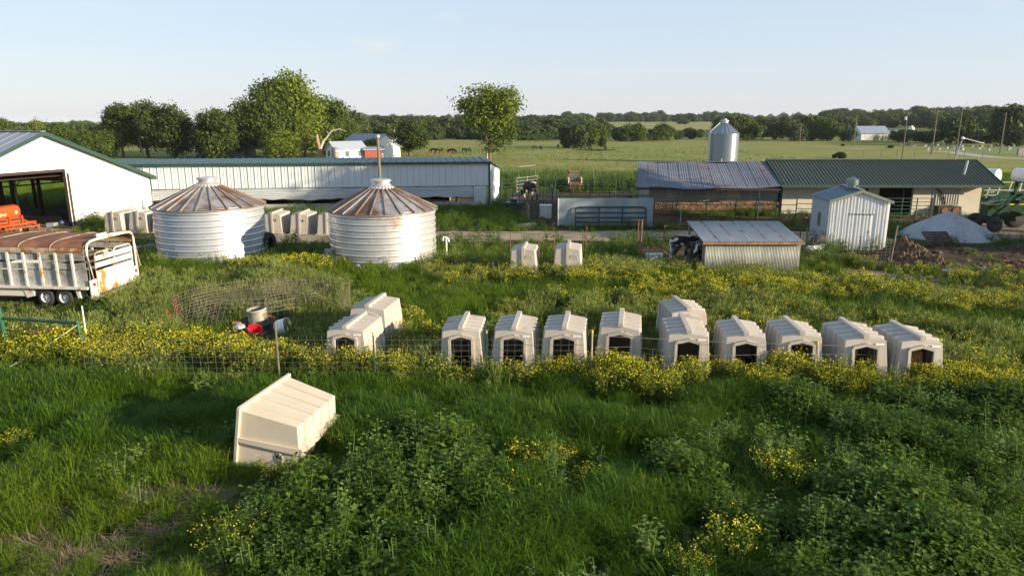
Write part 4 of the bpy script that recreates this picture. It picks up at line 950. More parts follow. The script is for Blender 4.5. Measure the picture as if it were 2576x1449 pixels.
# ------------------------------------------------------------------ tube panels, gates, fences
def panel(a, b, h, label, nr=6, m='pen_green', name='tube_fence', cat='fence panel', group='green tube panels of the cattle pens', posts=None, z0=.18, r=.024, arch=None, post_r=.035, gap=None):
    a = Vector(a); b = Vector(b); T = thing(name, label, cat, a, 0, group); d = b - a; Ln = d.length
    mr = MB().tube([(0, 0, 0), (1, 0, 0)], 1., 5).mesh('rail', MT[m])
    ang = math.atan2(d.y, d.x)
    for k in range(nr):
        z = z0 + (h - z0) * k / (nr - 1); o = inst('rail', mr, T, (0, 0, z), (0, math.atan2(-d.z, math.hypot(d.x, d.y)), ang), (Ln, r, r))
    n = posts or max(2, int(Ln / 1.5) + 1)
    mp = MB().tube([(0, 0, 0), (0, 0, h + .04)], post_r, 6).mesh('post', MT[m])
    for k in range(n): inst('post', mp, T, d * (k / (n - 1)))
    if arch:
        for k in range(len(arch) - 1): MB().tube([d * arch[k] + Vector((0, 0, h)), d * arch[k] + Vector((0, 0, 2.6)), d * arch[k + 1] + Vector((0, 0, 2.6)), d * arch[k + 1] + Vector((0, 0, h))], .03, 5).build('arch', MT[m], T)
    return T
gp = 'tube panels of the cattle pens'
panel(G(1256, 520), G(1326, 548), 1.6, 'green tube panel between the long barn and the blue drinker', 6, group=gp)
panel(G(1262, 494), G(1352, 490), 1.55, 'green tube panel under the tall arch behind the black cow', 5, group=gp, arch=(.0, .32))
panel(G(1300, 487), G(1352, 480), 1.5, 'sunlit slanting tube panel above the black cow', 5, 'pen_grey', group=gp, arch=(.1, .9))
panel(G(1330, 557), G(1388, 512), 1.6, 'green tube panel running back from the pen corner post', 6, group=gp)
panel(G(1352, 497), G(1440, 497), 1.6, 'long dark tube panel behind the cow and left of the skid loader', 6, group=gp)
panel(G(1440, 497), G(1548, 500), 1.6, 'dark tube panel in front of the skid loader', 6, group=gp)
panel(G(1548, 501), G(1628, 502), 1.6, 'dark tube panel against the end of the old tin roof', 6, group=gp)
panel(G(1600, 478), G(1545, 478), 1.5, 'farther dark tube panel by the tin roof corner', 6, group=gp)
panel(G(1390, 528), G(1408, 545), 1.7, 'short green tube panel next to the blue grey wall', 7, group=gp)
panel(G(1388, 513), G(1630, 517), 1.55, 'long green tube panel behind the blue grey wall', 6, group=gp)
panel(G(1638, 552), G(1700, 551), 1.5, 'tube panel against the grey barn wall right of the rusty gate', 4, group=gp)
panel(G(1700, 559), G(1848, 559), 1.65, 'long green tube panel in front of the sun flecked grey wall', 3, z0=.8, group=gp, posts=3)
panel(G(1848, 560), G(2000, 559), 1.65, 'green tube panel crossing the joint of the two roofs', 3, z0=.8, group=gp, posts=4)
panel(G(2000, 556), G(2070, 558), 1.6, 'green tube panel just left of the white shed', 5, group=gp)
panel(G(1905, 549), G(1960, 556), 2.0, 'slanting green tube sorting panel before the white block wall', 4, group=gp, z0=.7)
panel(G(2226, 560), G(2338, 560), 1.7, 'green tube gate panel across the dark milking doorway', 7, group=gp, posts=4, arch=(.34, .97))
tag_rg = panel(G(1645, 562), G(1690, 556), 1.35, 'rusty bent tube gate leaning right of the blue grey wall', 7, 'pen_rust', 'rusty_gate', 'gate', None, r=.03)
panel(G(1752, 614), G(1905, 607), 1.15, 'rusty grey tube gate behind the calf shelter roof, nearer half', 3, 'pen_rust', 'field_gate', 'gate', 'rusty gates behind the calf shelter', z0=.45, r=.022)
panel(G(1905, 607), G(2012, 606), 1.12, 'rusty grey tube gate behind the calf shelter roof, farther half', 3, 'pen_rust', 'field_gate', 'gate', 'rusty gates behind the calf shelter', z0=.45, r=.022)
panel(G(1670, 606), G(1755, 601), .9, 'low rusty rail beside the calf pen', 2, 'pen_rust', 'low_rail', 'rail', None)
panel(G(-120, 488), G(150, 470), 1.7, 'dark green tube panel seen through the barn', 5, group=gp)
# timber beam on posts near the wall
T = thing('feed_bunk', 'old timber beam resting on short posts behind the wall', 'feed bunk', G(1570, 530))
b_ = G(1642, 536) - G(1570, 530)
MB().bar((0, 0, 1.35), (b_.x * 1.0, b_.y, 1.30), .25, .12).build('beam', MT['timber'], T)
for k in (.2, .95): MB().bar((b_.x * k, b_.y * k, 0), (b_.x * k, b_.y * k, 1.3), .12).build('support_post', MT['timber_dark'], T)
def post(name, p, h, m, label, r=.05, lean=(0, 0), group=None, cap=None, sq=False):
    T = thing(name, label, 'post', p, 0, group)
    q = Vector((lean[0], lean[1], h)); (MB().bar((0, 0, 0), q, r * 2) if sq else MB().tube([(0, 0, 0), q], r, 7)).build('shaft', MT[m], T)
    if cap: MB().tube([q - Vector((0, 0, .02)), q + Vector((0, 0, .06))], r * 1.25, 6).build('cap', MT[cap], T)
    return T
post('timber_post', G(1330, 560), 1.25, 'timber', 'rusty square post at the left corner of the pen', .05, sq=True)
post('timber_post', G(1327, 550), 1.2, 'pole', 'short weathered timber post by the blue drinker', .1, sq=True)
post('steel_post', G(1496, 475), 2.0, 'pole', 'pale leaning stick standing right of the skid loader', .05, (-.25, .0))
post('steel_post', G(1711, 566), 1.6, 'pen_grey', 'slim grey stake in front of the grey barn wall', .035)
post('pen_post', G(1610, 668), 2.3, 'pen_rust', 'tall rusty pole at the left corner of the calf pen', .05)
post('pen_post', G(1603, 640), 1.9, 'pen_rust', 'thinner pole just behind the calf pen corner', .03)
post('pen_post', G(2028, 610), .9, 'timber', 'short pale stake behind the calf shelter roof', .05)
# drinker, trough, rubble
T = thing('cattle_drinker', 'dark cattle drinker with two blue floats and grey lid', 'water trough', G(1293, 527))
MB().box((0, 0, .28), (1.35, .8, .56)).build('tank', MT['black_plastic'], T)
for x in (-.45, .45): MB().lathe([(.25, .56), (.24, .62), (.1, .66), (0, .66)], 14, (x, -.05, 0)).build('float_cover', MT['blue_plastic'], T)
MB().box((0, .05, .72), (.5, .45, .3)).build('valve_box', MT['black_plastic'], T); MB().box((0, .05, .89), (.52, .47, .04)).build('lid', MT['galv'], T)
T = thing('feed_tank', 'small grey metal tank behind the pen corner', 'tank', G(1372, 548)); MB().box((0, 0, .45), (.85, .7, .9)).build('tank', MT['galv_worn'], T); MB().box((0, 0, .93), (.9, .75, .05)).build('lid', MT['galv'], T)
T = thing('scrap_sheets', 'flat pile of grey scrap sheets in the weeds', 'scrap pile', G(1322, 571))
for k in range(4): MB().box((.18 * k - .3, .1 * k, .05 + .04 * k), (1.2, .5, .03), (.03, .05, .3 + .2 * k)).build('scrap_sheet', MT['galv_worn'], T)

def wire_mesh(name, pts, h, dz, dx, label, cat, m='wire', group=None, w=.0045, zb=.05, lean=None, sag=0.):
    """welded wire standing along a path; each crossing wire is real"""
    pts = [Vector(p) for p in pts]; base = pts[0].copy(); base.z = 0; T = thing(name, label, cat, base, 0, group)
    seg = [0]
    for a, b in zip(pts[:-1], pts[1:]): seg.append(seg[-1] + (b - a).length)
    def at(s):
        for i in range(len(pts) - 1):
            if s <= seg[i + 1] or i == len(pts) - 2:
                k = (s - seg[i]) / max(1e-6, seg[i + 1] - seg[i]); return pts[i].lerp(pts[i + 1], k)
    le = lambda s: (lean or (lambda s: Vector((0, 0, 0))))(s)
    P = lambda s, z: at(s) - base + le(s) * z + Vector((0, 0, z * (1 - .3 * le(s).length)))
    mb = MB(); n = int(seg[-1] / dx)
    for i in range(n + 1): mb.bar(P(seg[-1] * i / n, zb), P(seg[-1] * i / n, h - sag * math.sin(i * .4) ** 2), w, w)
    zs = np.arange(zb, h + .001, dz); st = max(2, int(seg[-1] / .7))
    for z in zs:
        for i in range(st): mb.bar(P(seg[-1] * i / st, z), P(seg[-1] * (i + 1) / st, z), w, w)
    o = mb.build('wire_grid', MT[m], T); o['kind'] = 'stuff'
    return T
fy = lambda u, v: G(u, v)
FP = lambda u: Vector(((u - 1288) / FOC * (17.75 * math.cos(PITCH) + 7 * math.sin(PITCH)), 17.75 + (u - 222) * .0001, 0))
wire_mesh('wire_fence', [FP(222), FP(700), FP(1000), FP(1487)], 1.42, .155, .205, 'woven wire fence stretched along the front of the hutches', 'fence', w=.0042)
wire_mesh('wire_fence_end', [FP(1500) + Vector((0, .25, 0)), FP(1600) + Vector((0, .3, 0)), FP(1680) + Vector((0, -.1, 0))], 1.0, .155, .205, 'loose sagging end of wire fence in front of two hutches', 'fence', w=.007, sag=.3)
T = thing('top_wire', 'single strand of wire running on past the hutch doorways', 'wire', FP(1487)); d = FP(2376) - FP(1487)
MB().tube([(0, 0, 1.40), d * .3 + Vector((0, .1, 1.2)), d * .62 + Vector((0, 0, 1.12)), d + Vector((0, 0, .98))], .006, 4).build('strand', MT['wire'], T)
T = thing('low_wire', 'lower strand of wire crossing the hutch doorways', 'wire', FP(1660)); d = FP(2376) - FP(1660)
MB().tube([(0, 0, .8), d * .5 + Vector((0, .0, .86)), d + Vector((0, 0, .80))], .005, 4).build('strand', MT['wire'], T)
gpo = 'posts of the front wire fence'
post('fence_post', FP(705) + Vector((0, -.05, 0)), 1.75, 'pole_dark', 'grey fence post beside the wire pen of junk', .028, group=gpo)
post('fence_post', FP(944) + Vector((0, -.03, 0)), 1.45, 'pen_green', 'thin fence post with yellow cap in front of the left end hutch', .022, group=gpo, cap='yellow')
post('fence_post', FP(1487) + Vector((0, -.03, 0)), 1.5, 'pen_grey', 'studded fence post with yellow cap between two hutches', .028, group=gpo, cap='yellow')
post('fence_post', FP(1225) + Vector((0, -.03, 0)), 1.5, 'pen_green', 'thin green fence post with yellow cap by the second hutch', .018, group=gpo, cap='yellow')
post('fence_post', FP(2072) + Vector((0, .2, 0)), 1.1, 'pen_grey', 'leaning fence post with yellow cap left of the last two hutches', .025, (-.12, 0), group=gpo, cap='yellow')
post('fence_post', FP(2378) + Vector((0, .25, 0)), 1.15, 'pen_green', 'end post tied with yellow cord beside the last hutch', .02, group=gpo, cap='yellow')
# posts and netting seen between bins and barns
wire_mesh('rear_wire_fence', [G(668, 575), G(835, 577)], 1.5, .2, .25, 'wire netting standing behind the hutches between the bins', 'fence', group=None, w=.008)
wire_mesh('barn_wire_fence', [G(325, 552) , G(460, 552)], 2.0, .22, .3, 'wire netting behind the hutches beside the big white barn', 'fence', w=.008)
wire_mesh('pen_wire', [G(1610, 672), G(1768, 676)], 1.15, .22, .30, 'wire netting closing the front of the calf pen', 'fence', m='wire_brown', w=.008)
wire_mesh('shed_wire', [G(2010, 655), G(2110, 668), G(2235, 668)], 1.35, .155, .205, 'wire netting stretched across the foot of the white shed', 'fence', w=.006)
post('thin_post', G(2240, 662), 1.9, 'timber', 'thin leaning stake at the right corner of the white shed', .03, (.12, 0))
post('thin_post', G(2158, 667), 1.45, 'pen_rust', 'rusty stake in front of the shed door', .025)
for k, (u, v, h, lb) in enumerate(((1283, 660, 1.5, 'stake left of the left back-turned hutch'), (1356, 664, 1.6, 'stake between the two back-turned hutches'), (1392, 662, 1.55, 'stake left of the right back-turned hutch'), (1466, 664, 1.7, 'stake right of the right back-turned hutch'), (1472, 664, 1.9, 'second rusty stake right of the right back-turned hutch'))):
    post('thin_post', G(u, v), h, 'pen_rust', lb, .022, (.03 * (-1) ** k, 0), 'stakes around the back-turned hutches')
# foreground gate at the left edge
def front_gate():
    a, b = Vector((-15.45, 20.3, 0)), Vector((-12.95, 20.0, 0)); T = thing('pasture_gate', 'green tube gate with rusty rails at the left edge', 'gate', a, 0)
    d = b - a
    MB().tube([(-.22, 0.02, 2.6), (-.05, 0, 1.3), (0.02, 0, -.05)], .07, 10).build('hinge_post', MT['gate_green'], T)
    MB().tube([(.02, 0, 1.18), d + Vector((0, 0, 1.12))], .05, 8).build('top_rail', MT['pen_green'], T)
    for k, z in enumerate((.84, .56, .3, .08)): MB().tube([(.02, 0, z), d + Vector((0, 0, z - .03))], .02, 6).build('rail', MT['pen_rust'], T)
    MB().tube([d + Vector((-.05, 0, 1.2)), d + Vector((.05, 0, -.05))], .055, 8).build('end_post', MT['gate_green'], T)
    T2 = thing('rusty_gate_end', 'curved end of a rusty gate at the left picture edge', 'gate', a + Vector((-.55, -.4, 0)))
    MB().tube([(-.5, 0, 1.15), (-.2, 0, 1.15), (-.05, 0, 1.0), (.1, 0, .5), (.2, 0, .12), (-.4, 0, .0)], .035, 7).build('end_loop', MT['pen_rust'], T2)
    for z in (.3, .75): MB().tube([(-.6, 0, z), (.1, 0, z + .02)], .025, 6).build('rail', MT['pen_rust'], T2)
    T3 = thing('gate_rope', 'pale rope slanting from the gate end down into the grass', 'rope', b)
    MB().tube([(0, 0, 1.1), (-.7, -.8, .55), (-1.35, -1.6, .18), (-1.75, -2.1, .02)], .007, 5).build('strand', MT['decal'], T3)
    T4 = thing('blue_twine', 'tuft of blue baler twine tied to the gate end post', 'twine', b + Vector((.06, -.04, 0)))
    tw = mat('blue_twine_fibre', (.05, .35, .55), .7)
    for k in range(7): MB().tube([(.03 * math.sin(k), 0, .75), (.08 * math.sin(k * 2), -.02, .5), (.12 * math.sin(k * 3), 0, .22 + .03 * k)], .012, 4).build('strand', tw, T4)
    post('thin_post', b + Vector((.1, .1, 0)), 1.62, 'decal', 'thin pale stick standing at the gate end post', .02)
front_gate()

# ------------------------------------------------------------------ collapsed wire pen with junk inside
def wire_pen():
    A = lambda u, v, z=0: G(u, v, z)
    c = Vector((-8.9, 23.3, 0))
    def arc(c0, rx, ry, t0, t1, n=14, rot=.22):
        o = []
        for t in np.linspace(t0, t1, n):
            x, y = rx * math.cos(t), ry * math.sin(t); o.append(Vector((c0.x + x * math.cos(rot) - y * math.sin(rot), c0.y + x * math.sin(rot) + y * math.cos(rot), 0)))
        return o
    lw = lambda k: (lambda s: Vector((.15 * math.sin(s * .6 + k), .18 * math.cos(s * .5 + k), 0)))
    grp = 'loose wire panels around the junk'
    wire_mesh('wire_netting', arc(c, 2.5, 1.7, .9, 3.25), 1.45, .12, .15, 'curved rusty wire panel closing the far left of the junk pen', 'wire panel', 'wire_brown', grp, .008, lean=lw(0))
    wire_mesh('wire_netting', arc(c + Vector((.3, .2, 0)), 2.3, 1.5, .5, 2.9), 1.35, .12, .15, 'second rusty wire panel layered inside the junk pen', 'wire panel', 'wire_brown', grp, .008, lean=lw(1))
    wire_mesh('wire_netting', arc(c + Vector((1.7, .7, 0)), 1.35, .9, -.8, 3.4), 1.6, .12, .14, 'tall rolled wire panel at the right end of the junk pen', 'wire panel', 'wire_brown', grp, .008, lean=lw(2))
    wire_mesh('wire_netting', [c + Vector((-2.2, -.8, 0)), c + Vector((-1.0, -.95, 0)), c + Vector((0.3, -.7, 0))], 1.25, .15, .18, 'pale wire panel fallen across the near left of the junk pen', 'wire panel', 'wire', grp, .006, lean=lambda s: Vector((.1, .5, 0)))
    wire_mesh('wire_netting', [c + Vector((.1, -.75, 0)), c + Vector((1.0, -.3, 0)), c + Vector((1.3, .1, 0))], 1.1, .16, .19, 'bright wire panel in front of the red bucket', 'wire panel', 'wire', grp, .006, lean=lambda s: Vector((0, .15, 0)))
    # junk: bucket, barrels, bricks
    def bucket(p, m, label, tilt, s=1., name='bucket', h=.34, r0=.13, r1=.17, inner='dark'):
        T = thing(name, label, name.replace('_', ' '), p); T.rotation_euler = tilt
        MB().lathe([(0, 0), (r0 * s, 0), (r1 * s, h * s), (r1 * s + .012, h * s), (r1 * s + .012, h * s - .03), (r1 * s - .012, h * s - .01), (r0 * s - .015, .02), (0, .02)], 20).build('shell', m, T, smooth=False)
        return T
    J = lambda u, v, z=0: G(u, v, z)
    t = bucket(J(634, 852, .12), MT['red_plastic'], 'bright red plastic bucket tipped in the wire pen', (.5, .35, .3), 1.35)
    MB().tube([(-.2, 0, .42), (-.1, -.2, .5), (.12, -.2, .5), (.2, 0, .42)], .008, 4).build('handle', MT['wire'], t)
    def barrel(p, label, tilt, h=.8, r=.3, open_=True):
        T = thing('half_barrel', label, 'barrel', p); T.rotation_euler = tilt
        pr = [(0, 0), (r, 0), (r, h * .3), (r + .02, h * .33), (r, h * .36), (r, h)] + ([(r - .02, h), (r - .02, .03), (0, .03)] if open_ else [(r * .9, h + .03), (0, h + .03)])
        o = MB().lathe(pr, 24).build('shell', mat('poly_barrel', (.27, .25, .19), .5, var=.12, scale=3, col2=(.05, .045, .04), thr=(.5, .6), scale2=1.6), T, smooth=True); smooth_angle(o, 40)
        MB().lathe([(r + .004, h - .04), (r + .012, h - .03), (r + .012, h), (r, h + .01)], 24).build('rim_band', MT['concrete'], T)
        return T
    barrel(J(657, 836), 'upright cut-open drab barrel behind the red bucket', (.06, -.1, 0), .85, .32)
    T = thing('white_tub', 'white poly tub tipped on its side in the wire pen', 'tub', J(698, 826, .30)); T.rotation_euler = (.5, 1.25, .35); T.scale = (.82, .82, .9)
    o = MB().lathe([(0, 0), (.3, .02), (.33, .1), (.33, .42), (.35, .43), (.32, .43), (.31, .1), (0, .06)], 20).build('shell', MT['white_junk'], T, smooth=True); smooth_angle(o)
    T = thing('white_tub', 'smaller white poly tub behind wire at the right of the pen', 'tub', J(783, 765, .1)); T.rotation_euler = (.5, .9, .2)
    o = MB().lathe([(0, 0), (.27, .02), (.30, .1), (.30, .36), (.32, .37), (.28, .36), (.27, .1), (0, .06)], 20).build('shell', MT['white_junk'], T, smooth=True); smooth_angle(o)
    T = thing('chalk_stone', 'pale rounded lump beside the smaller white tub', 'stone', J(762, 772)); MB().box((0, 0, .15), (.45, .35, .3), (.2, .1, .4)).build('lump', MT['white_junk'], T)
    for (u, v, z, ry, lb) in ((596, 817, .35, .1, 'hollow red brick standing at the left of the barrel'), (682, 803, .3, .5, 'orange brick lying between barrel and white tub'), (658, 776, .3, .2, 'red brick hanging in the wire behind the barrel')):
        T = thing('brick_block', lb, 'brick', J(u, v, z)); b = MB(); b.box((0, 0, 0), (.28, .14, .2), (.1, ry, .3)); b.build('block', MT['brick'], T); MB().lathe([(.03, -.075), (.03, .0)], 8, (.05, 0, 0), axis='y').build('hole', MT['dark'], T)
    T = thing('black_tub', 'low black rubber tub under the red bucket', 'tub', J(612, 845)); MB().lathe([(0, .02), (.38, 0), (.44, .3), (.46, .3), (.42, .28), (.36, .05), (0, .05)], 22).build('shell', MT['black_plastic'], T)
    T = thing('grey_sack', 'crumpled grey plastic bag on the black tub', 'bag', J(603, 826, .28)); MB().lathe([(0, 0), (.2, .03), (.16, .12), (.05, .17), (0, .16)], 9).build('sack', MT['galv'], T)
    om = mat('orange_twine', (.55, .12, .03), .8)
    for (u, v, z, lb, hh) in ((428, 832, .3, 'loop of orange twine hanging on the wire, leftmost', .4), (448, 812, .3, 'bunch of orange twine under a blue tie', .6), (731, 803, .2, 'orange twine knot at the right end of the junk pen', .35)):
        T = thing('twine_bunch', lb, 'twine', J(u, v, 0))
        for k in range(6): MB().tube([(.03 * math.sin(k * 2), 0, z + hh), (.05 * math.cos(k * 3), .03 * math.sin(k), z + hh * .5), (.05 * math.sin(k * 5), .02, z - .1 * (k % 3)), (.06 * math.cos(k), -.02, z + hh * .35), (.02, 0, z + hh * (.9 - .06 * k))], .005, 4).build('strand', om, T)
    T = thing('hose_piece', 'thin orange cord trailing from the bucket into the flowers', 'cord', J(637, 850)); MB().tube([(.1, -.1, .5), (.1, -.4, .45), (-.1, -.8, .4), (-.3, -1.1, .45)], .012, 4).build('strand', om, T)
wire_pen()
EXCL.append(poly2([G(582, 866), G(725, 868), G(730, 812), G(640, 800), G(595, 815)]))

# ------------------------------------------------------------------ litter round the second bin, hydrant, tyres
T = thing('white_half_barrel', 'white half barrel lying against the rust streaked grain bin', 'barrel', G(918, 676)); T.rotation_euler = (0, 0, .1)
V = []; F = []
for i in range(9):
    t = math.pi * i / 8
    for x in (-.42, -.36, .36, .42): rr = .36 if abs(x) < .4 else .30; V.append((x + .08 * math.sin(t), rr * math.cos(t), rr * math.sin(t) * 1.15 + .05))
for i in range(8):
    for j in range(3): a = i * 4 + j; F.append((a, a + 1, a + 5, a + 4))
F.append(tuple(i * 4 for i in range(9))); F.append(tuple(i * 4 + 3 for i in range(9)))
MB().add(V, F).build('shell', MT['white_junk'], T)
T = thing('concrete_pad', 'rough pale footing round the rust streaked grain bin', 'footing', BIN2)
pts = [(3.0 * math.cos(t) * (1 + .05 * math.sin(t * 7)), 3.0 * math.sin(t) * (1 + .05 * math.cos(t * 9)), .0) for t in np.linspace(0, 6.28, 40)[:-1]]
MB().prism(pts, (0, 0, .07)).build('slab', MT['concrete'], T)
def lump(name, p, s, m, label, cat, seed=0, group=None, sq=(1, 1, 1)):
    b = bmesh.new(); bmesh.ops.create_icosphere(b, subdivisions=2, radius=s); rr = random.Random(seed)
    for v in b.verts:
        k = 1 + .4 * (float(vnoise(v.co.x / s * 1.3 + seed * 9, v.co.y / s * 1.3 + v.co.z / s * 2, 1)) - .5); v.co = Vector((v.co.x * sq[0], v.co.y * sq[1], v.co.z * sq[2])) * k
    me = bpy.data.meshes.new(name); b.to_mesh(me); b.free(); me.materials.append(MT[m]); o = inst(name, me, None, (p.x, p.y, p.z + s * sq[2] * .6)); tag(o, label, cat, group); return o
lump('white_stone', G(793, 682), .33, 'white_junk', 'big white stone in the weeds left of the streaked bin', 'stone', 1, None, (1.3, .9, .7))
lump('white_stone', G(818, 664), .22, 'white_junk', 'white stone beside the leaning concrete block', 'stone', 2)
lump('white_stone', G(836, 668), .15, 'white_junk', 'small white stone nearest the foot of the streaked bin', 'stone', 3)
T = thing('concrete_block', 'grey concrete block leaning at the left of the streaked bin', 'block', G(828, 668)); MB().box((0, 0, .42), (.38, .3, .8), (0, .08, .3)).build('block', MT['concrete'], T)
T = thing('water_hydrant', 'white standpipe with spout in the grass right of the streaked bin', 'hydrant', G(1124, 660))
MB().tube([(0, 0, 0), (0, 0, 1.25)], .04, 7).build('standpipe', MT['white_junk'], T); MB().tube([(.12, 0, 1.05), (.1, 0, 1.2), (0, 0, 1.27), (-.14, 0, 1.3), (-.16, 0, 1.12)], .045, 7).build('spout', MT['white_junk'], T)
def tyre_obj(p, R_, w, label, rot, group=None):
    o = MB().lathe([(R_ * .55, -w * .45), (R_ * .9, -w / 2), (R_, -w * .35), (R_, w * .35), (R_ * .9, w / 2), (R_ * .55, w * .45)], 28, axis='y').build('old_tyre', MT['tyre'], None, True, p); o.rotation_euler = rot; tag(o, label, 'tyre', group); return o
tyre_obj(G(682, 640) + Vector((-.3, .3, .55)), .62, .4, 'old black tyre leaning behind the clean grain bin', (.2, 0, 1.3))
tyre_obj(G(2052, 632) + Vector((0, 0, .35)), .6, .4, 'black tyre leaning on the left wall of the white shed', (.5, .2, .5))
tyre_obj(G(2038, 634) + Vector((0, -.2, .2)), .5, .35, 'black tyre lying flat by the white jug', (1.4, 0, 0))
T = thing('white_jug', 'white plastic drum and split jug left of the white shed', 'drum', G(2044, 640)); o = MB().lathe([(0, -.35), (.2, -.33), (.24, -.25), (.24, .25), (.2, .33), (0, .35)], 18, (0, 0, .24), axis='x').build('drum', MT['white_sheet'], T, True); smooth_angle(o, 50)
MB().prism([(.1, -.1, .1), (.55, -.05, .1), (.6, 0, .55), (.15, 0, .42)], (0, .25, 0)).build('split_jug', MT['white_sheet'], T)
T = thing('board_pair', 'two grey boards lying in the grass right of the calf shelter', 'boards', G(2028, 664))
for k in range(2): MB().box((.22 * k, 0, .06), (.16, 1.1, .04), (0, 0, .5)).build('board', MT['timber'], T)
T = thing('salt_trough', 'white enamelled trough inside the calf pen', 'trough', G(1645, 655)); V = [(-.35, -.2, 0), (.35, -.2, 0), (.35, .2, 0), (-.35, .2, 0), (-.42, -.25, .35), (.42, -.25, .35), (.42, .25, .35), (-.42, .25, .35)]
MB().add(V, [(0, 1, 2, 3), (0, 1, 5, 4), (1, 2, 6, 5), (2, 3, 7, 6), (3, 0, 4, 7)]).build('basin', MT['white_junk'], T).modifiers.new('thick', 'SOLIDIFY').thickness = .03
lump('white_sack', G(1560, 650), .28, 'white_junk', 'white sack half hidden in the weeds right of the hutch pair', 'sack', 5, None, (1.5, .8, .5))
lump('white_sack', G(1568, 632), .14, 'white_junk', 'tiny white scrap in the weeds behind the sack', 'sack', 6, None, (1.3, .8, .4))
def heap(name, c, rx, ry, h, m, label, cat, seed=1, rough=.15, pw=1.0, n=44):
    V = []; F = []
    for j in range(n):
        for i in range(n):
            x, y = -1 + 2 * i / (n - 1), -1 + 2 * j / (n - 1); r = math.hypot(x, y)
            z = h * max(0, 1 - r ** 1.0 / .98) ** pw if pw >= 1 else h * max(0, 1 - r) ** pw
            z = h * max(0., 1 - r) * (1.12 - .22 * max(0, 1 - r)) if pw == 0 else z
            k = min(1., max(0, 1 - r) * 5); z += k * rough * h * (float(fnoise(x + seed, y, .35, seed)) - .5) * 2 + k * rough * .5 * h * (float(vnoise(x + seed, y, .07, seed)) - .5) + k * rough * .3 * h * (float(vnoise(x + seed, y, .03, seed)) - .5)
            V.append((x * rx, y * ry, z if r < 1 else -.05))
    for j in range(n - 1):
        for i in range(n - 1): a = j * n + i; F.append((a, a + 1, a + n + 1, a + n))
    o = MB().add(V, F).build(name, MT[m], None, True, c); tag(o, label, cat); EXCL.append(poly2([(c[0] + rx * .9 * math.cos(t), c[1] + ry * .9 * math.sin(t)) for t in np.linspace(0, 6.28, 20)[:-1]])); return o
pc = G(2405, 600); heap('gravel_pile', (pc.x, pc.y + .9, 0), 2.95, 2.6, 1.72, 'gravel', 'smooth grey pile of crushed stone right of the white shed', 'gravel pile', 2, .04, 0, 60)
mc = G(2290, 648); heap('manure_heap', (mc.x - .1, mc.y + .3, 0), 1.45, 1.6, 1.05, 'manure', 'strawy brown manure heap between shed and gravel pile', 'manure heap', 4, .32, 1, 90)
mc = G(2330, 660); heap('manure_lump', (mc.x + .2, mc.y - .2, 0), .9, .9, .45, 'manure', 'lower straw lump at the near edge of the manure heap', 'manure heap', 6, .6, 1, 40)
T = thing('old_pallet', 'grey timber pallet lying on the gravel pile', 'pallet', G(2360, 601, .35)); T.rotation_euler = (R(32), 0, R(3))
for k in range(6): MB().box((0, -.5 + .2 * k, .06), (1.5, .14, .025)).build('deck_board', MT['timber_dark'], T)
for x in (-.7, 0, .7): MB().box((x, 0, 0), (.08, 1.15, .09)).build('stringer', MT['timber'], T)

# ------------------------------------------------------------------ cows
def cow(loc, rz, label, m, s=1., head=-.05, group='cows', graze=False, name='cow'):
    """one continuous skin over a jointed skeleton, nose towards +x"""
    hz = 1.0
    J = {'pel': (-.62, 0, 1.30), 'rump': (-.82, 0, 1.22), 'bel': (-.1, 0, 1.16), 'che': (.52, 0, 1.16), 'sho': (.62, 0, 1.26)}
    nk, hd, mz = ((1.0, 0, 1.30), (1.28, .05, 1.42), (1.58, .08, 1.22)) if not graze else ((.98, 0, .98), (1.22, .05, .55), (1.36, .06, .22))
    V = []; E = []; Rr = []
    def add(p, r, par=None):
        V.append(Vector(p)); Rr.append(r if isinstance(r, tuple) else (r, r))
        if par is not None: E.append((par, len(V) - 1))
        return len(V) - 1
    pel = add(J['pel'], (.30, .27)); rump = add(J['rump'], (.22, .2), pel); bel = add(J['bel'], (.36, .36), pel); che = add(J['che'], (.31, .33), bel)
    n1 = add(nk, (.17, .19), che); h1 = add(hd, (.14, .14), n1); add(mz, (.085, .085), h1)
    for s_ in (-1, 1):
        e = add((hd[0] - .06, hd[1] + s_ * .13, hd[2] + .08), .05, h1); add((hd[0] - .10, hd[1] + s_ * .27, hd[2] + .06), .03, e)
    for s_ in (-1, 1):     # front legs
        a = add((.60, s_ * .17, .82), .13, che); b = add((.62, s_ * .18, .48), .075, a); c = add((.60, s_ * .18, .16), .05, b); add((.65, s_ * .18, .03), .06, c)
    for s_ in (-1, 1):     # hind legs: knee forward and high, hock back
        a = add((-.66, s_ * .2, .86), .17, pel); b = add((-.86, s_ * .2, .52), .085, a); c = add((-.80, s_ * .2, .16), .052, b); add((-.74, s_ * .2, .03), .06, c)
    t1 = add((-.99, 0, 1.12), .04, rump); t2 = add((-1.03, 0, .75), .025, t1); add((-1.02, 0, .5), .04, t2)
    ud = add((-.45, 0, .82), (.15, .13), pel)
    me = bpy.data.meshes.new('cow'); me.from_pydata(V, E, []); me.materials.append(m)
    o = bpy.data.objects.new(name, me); COL.objects.link(o); o.location = loc; o.rotation_euler = (0, 0, rz); o.scale = (s, s, s)
    sk = o.modifiers.new('skin', 'SKIN'); sk.use_smooth_shade = True
    o.modifiers.new('sub', 'SUBSURF').levels = 2; o.modifiers['sub'].render_levels = 2
    for i, r in enumerate(Rr): me.skin_vertices[0].data[i].radius = r
    me.skin_vertices[0].data[0].use_root = True
    return tag(o, label, 'cow', group)
cm = cowmat('black_white_hide', 5.4, .56, 1.3); cow(G(1328, 506) + Vector((.2, 0, 0)), R(112), 'black and white cow seen from behind in the muddy pen', cm, 1.25, group=None, graze=True)
cm2 = cowmat('spotted_calf_hide', 7.7, .52, 2.0)
y_ = SH[2]
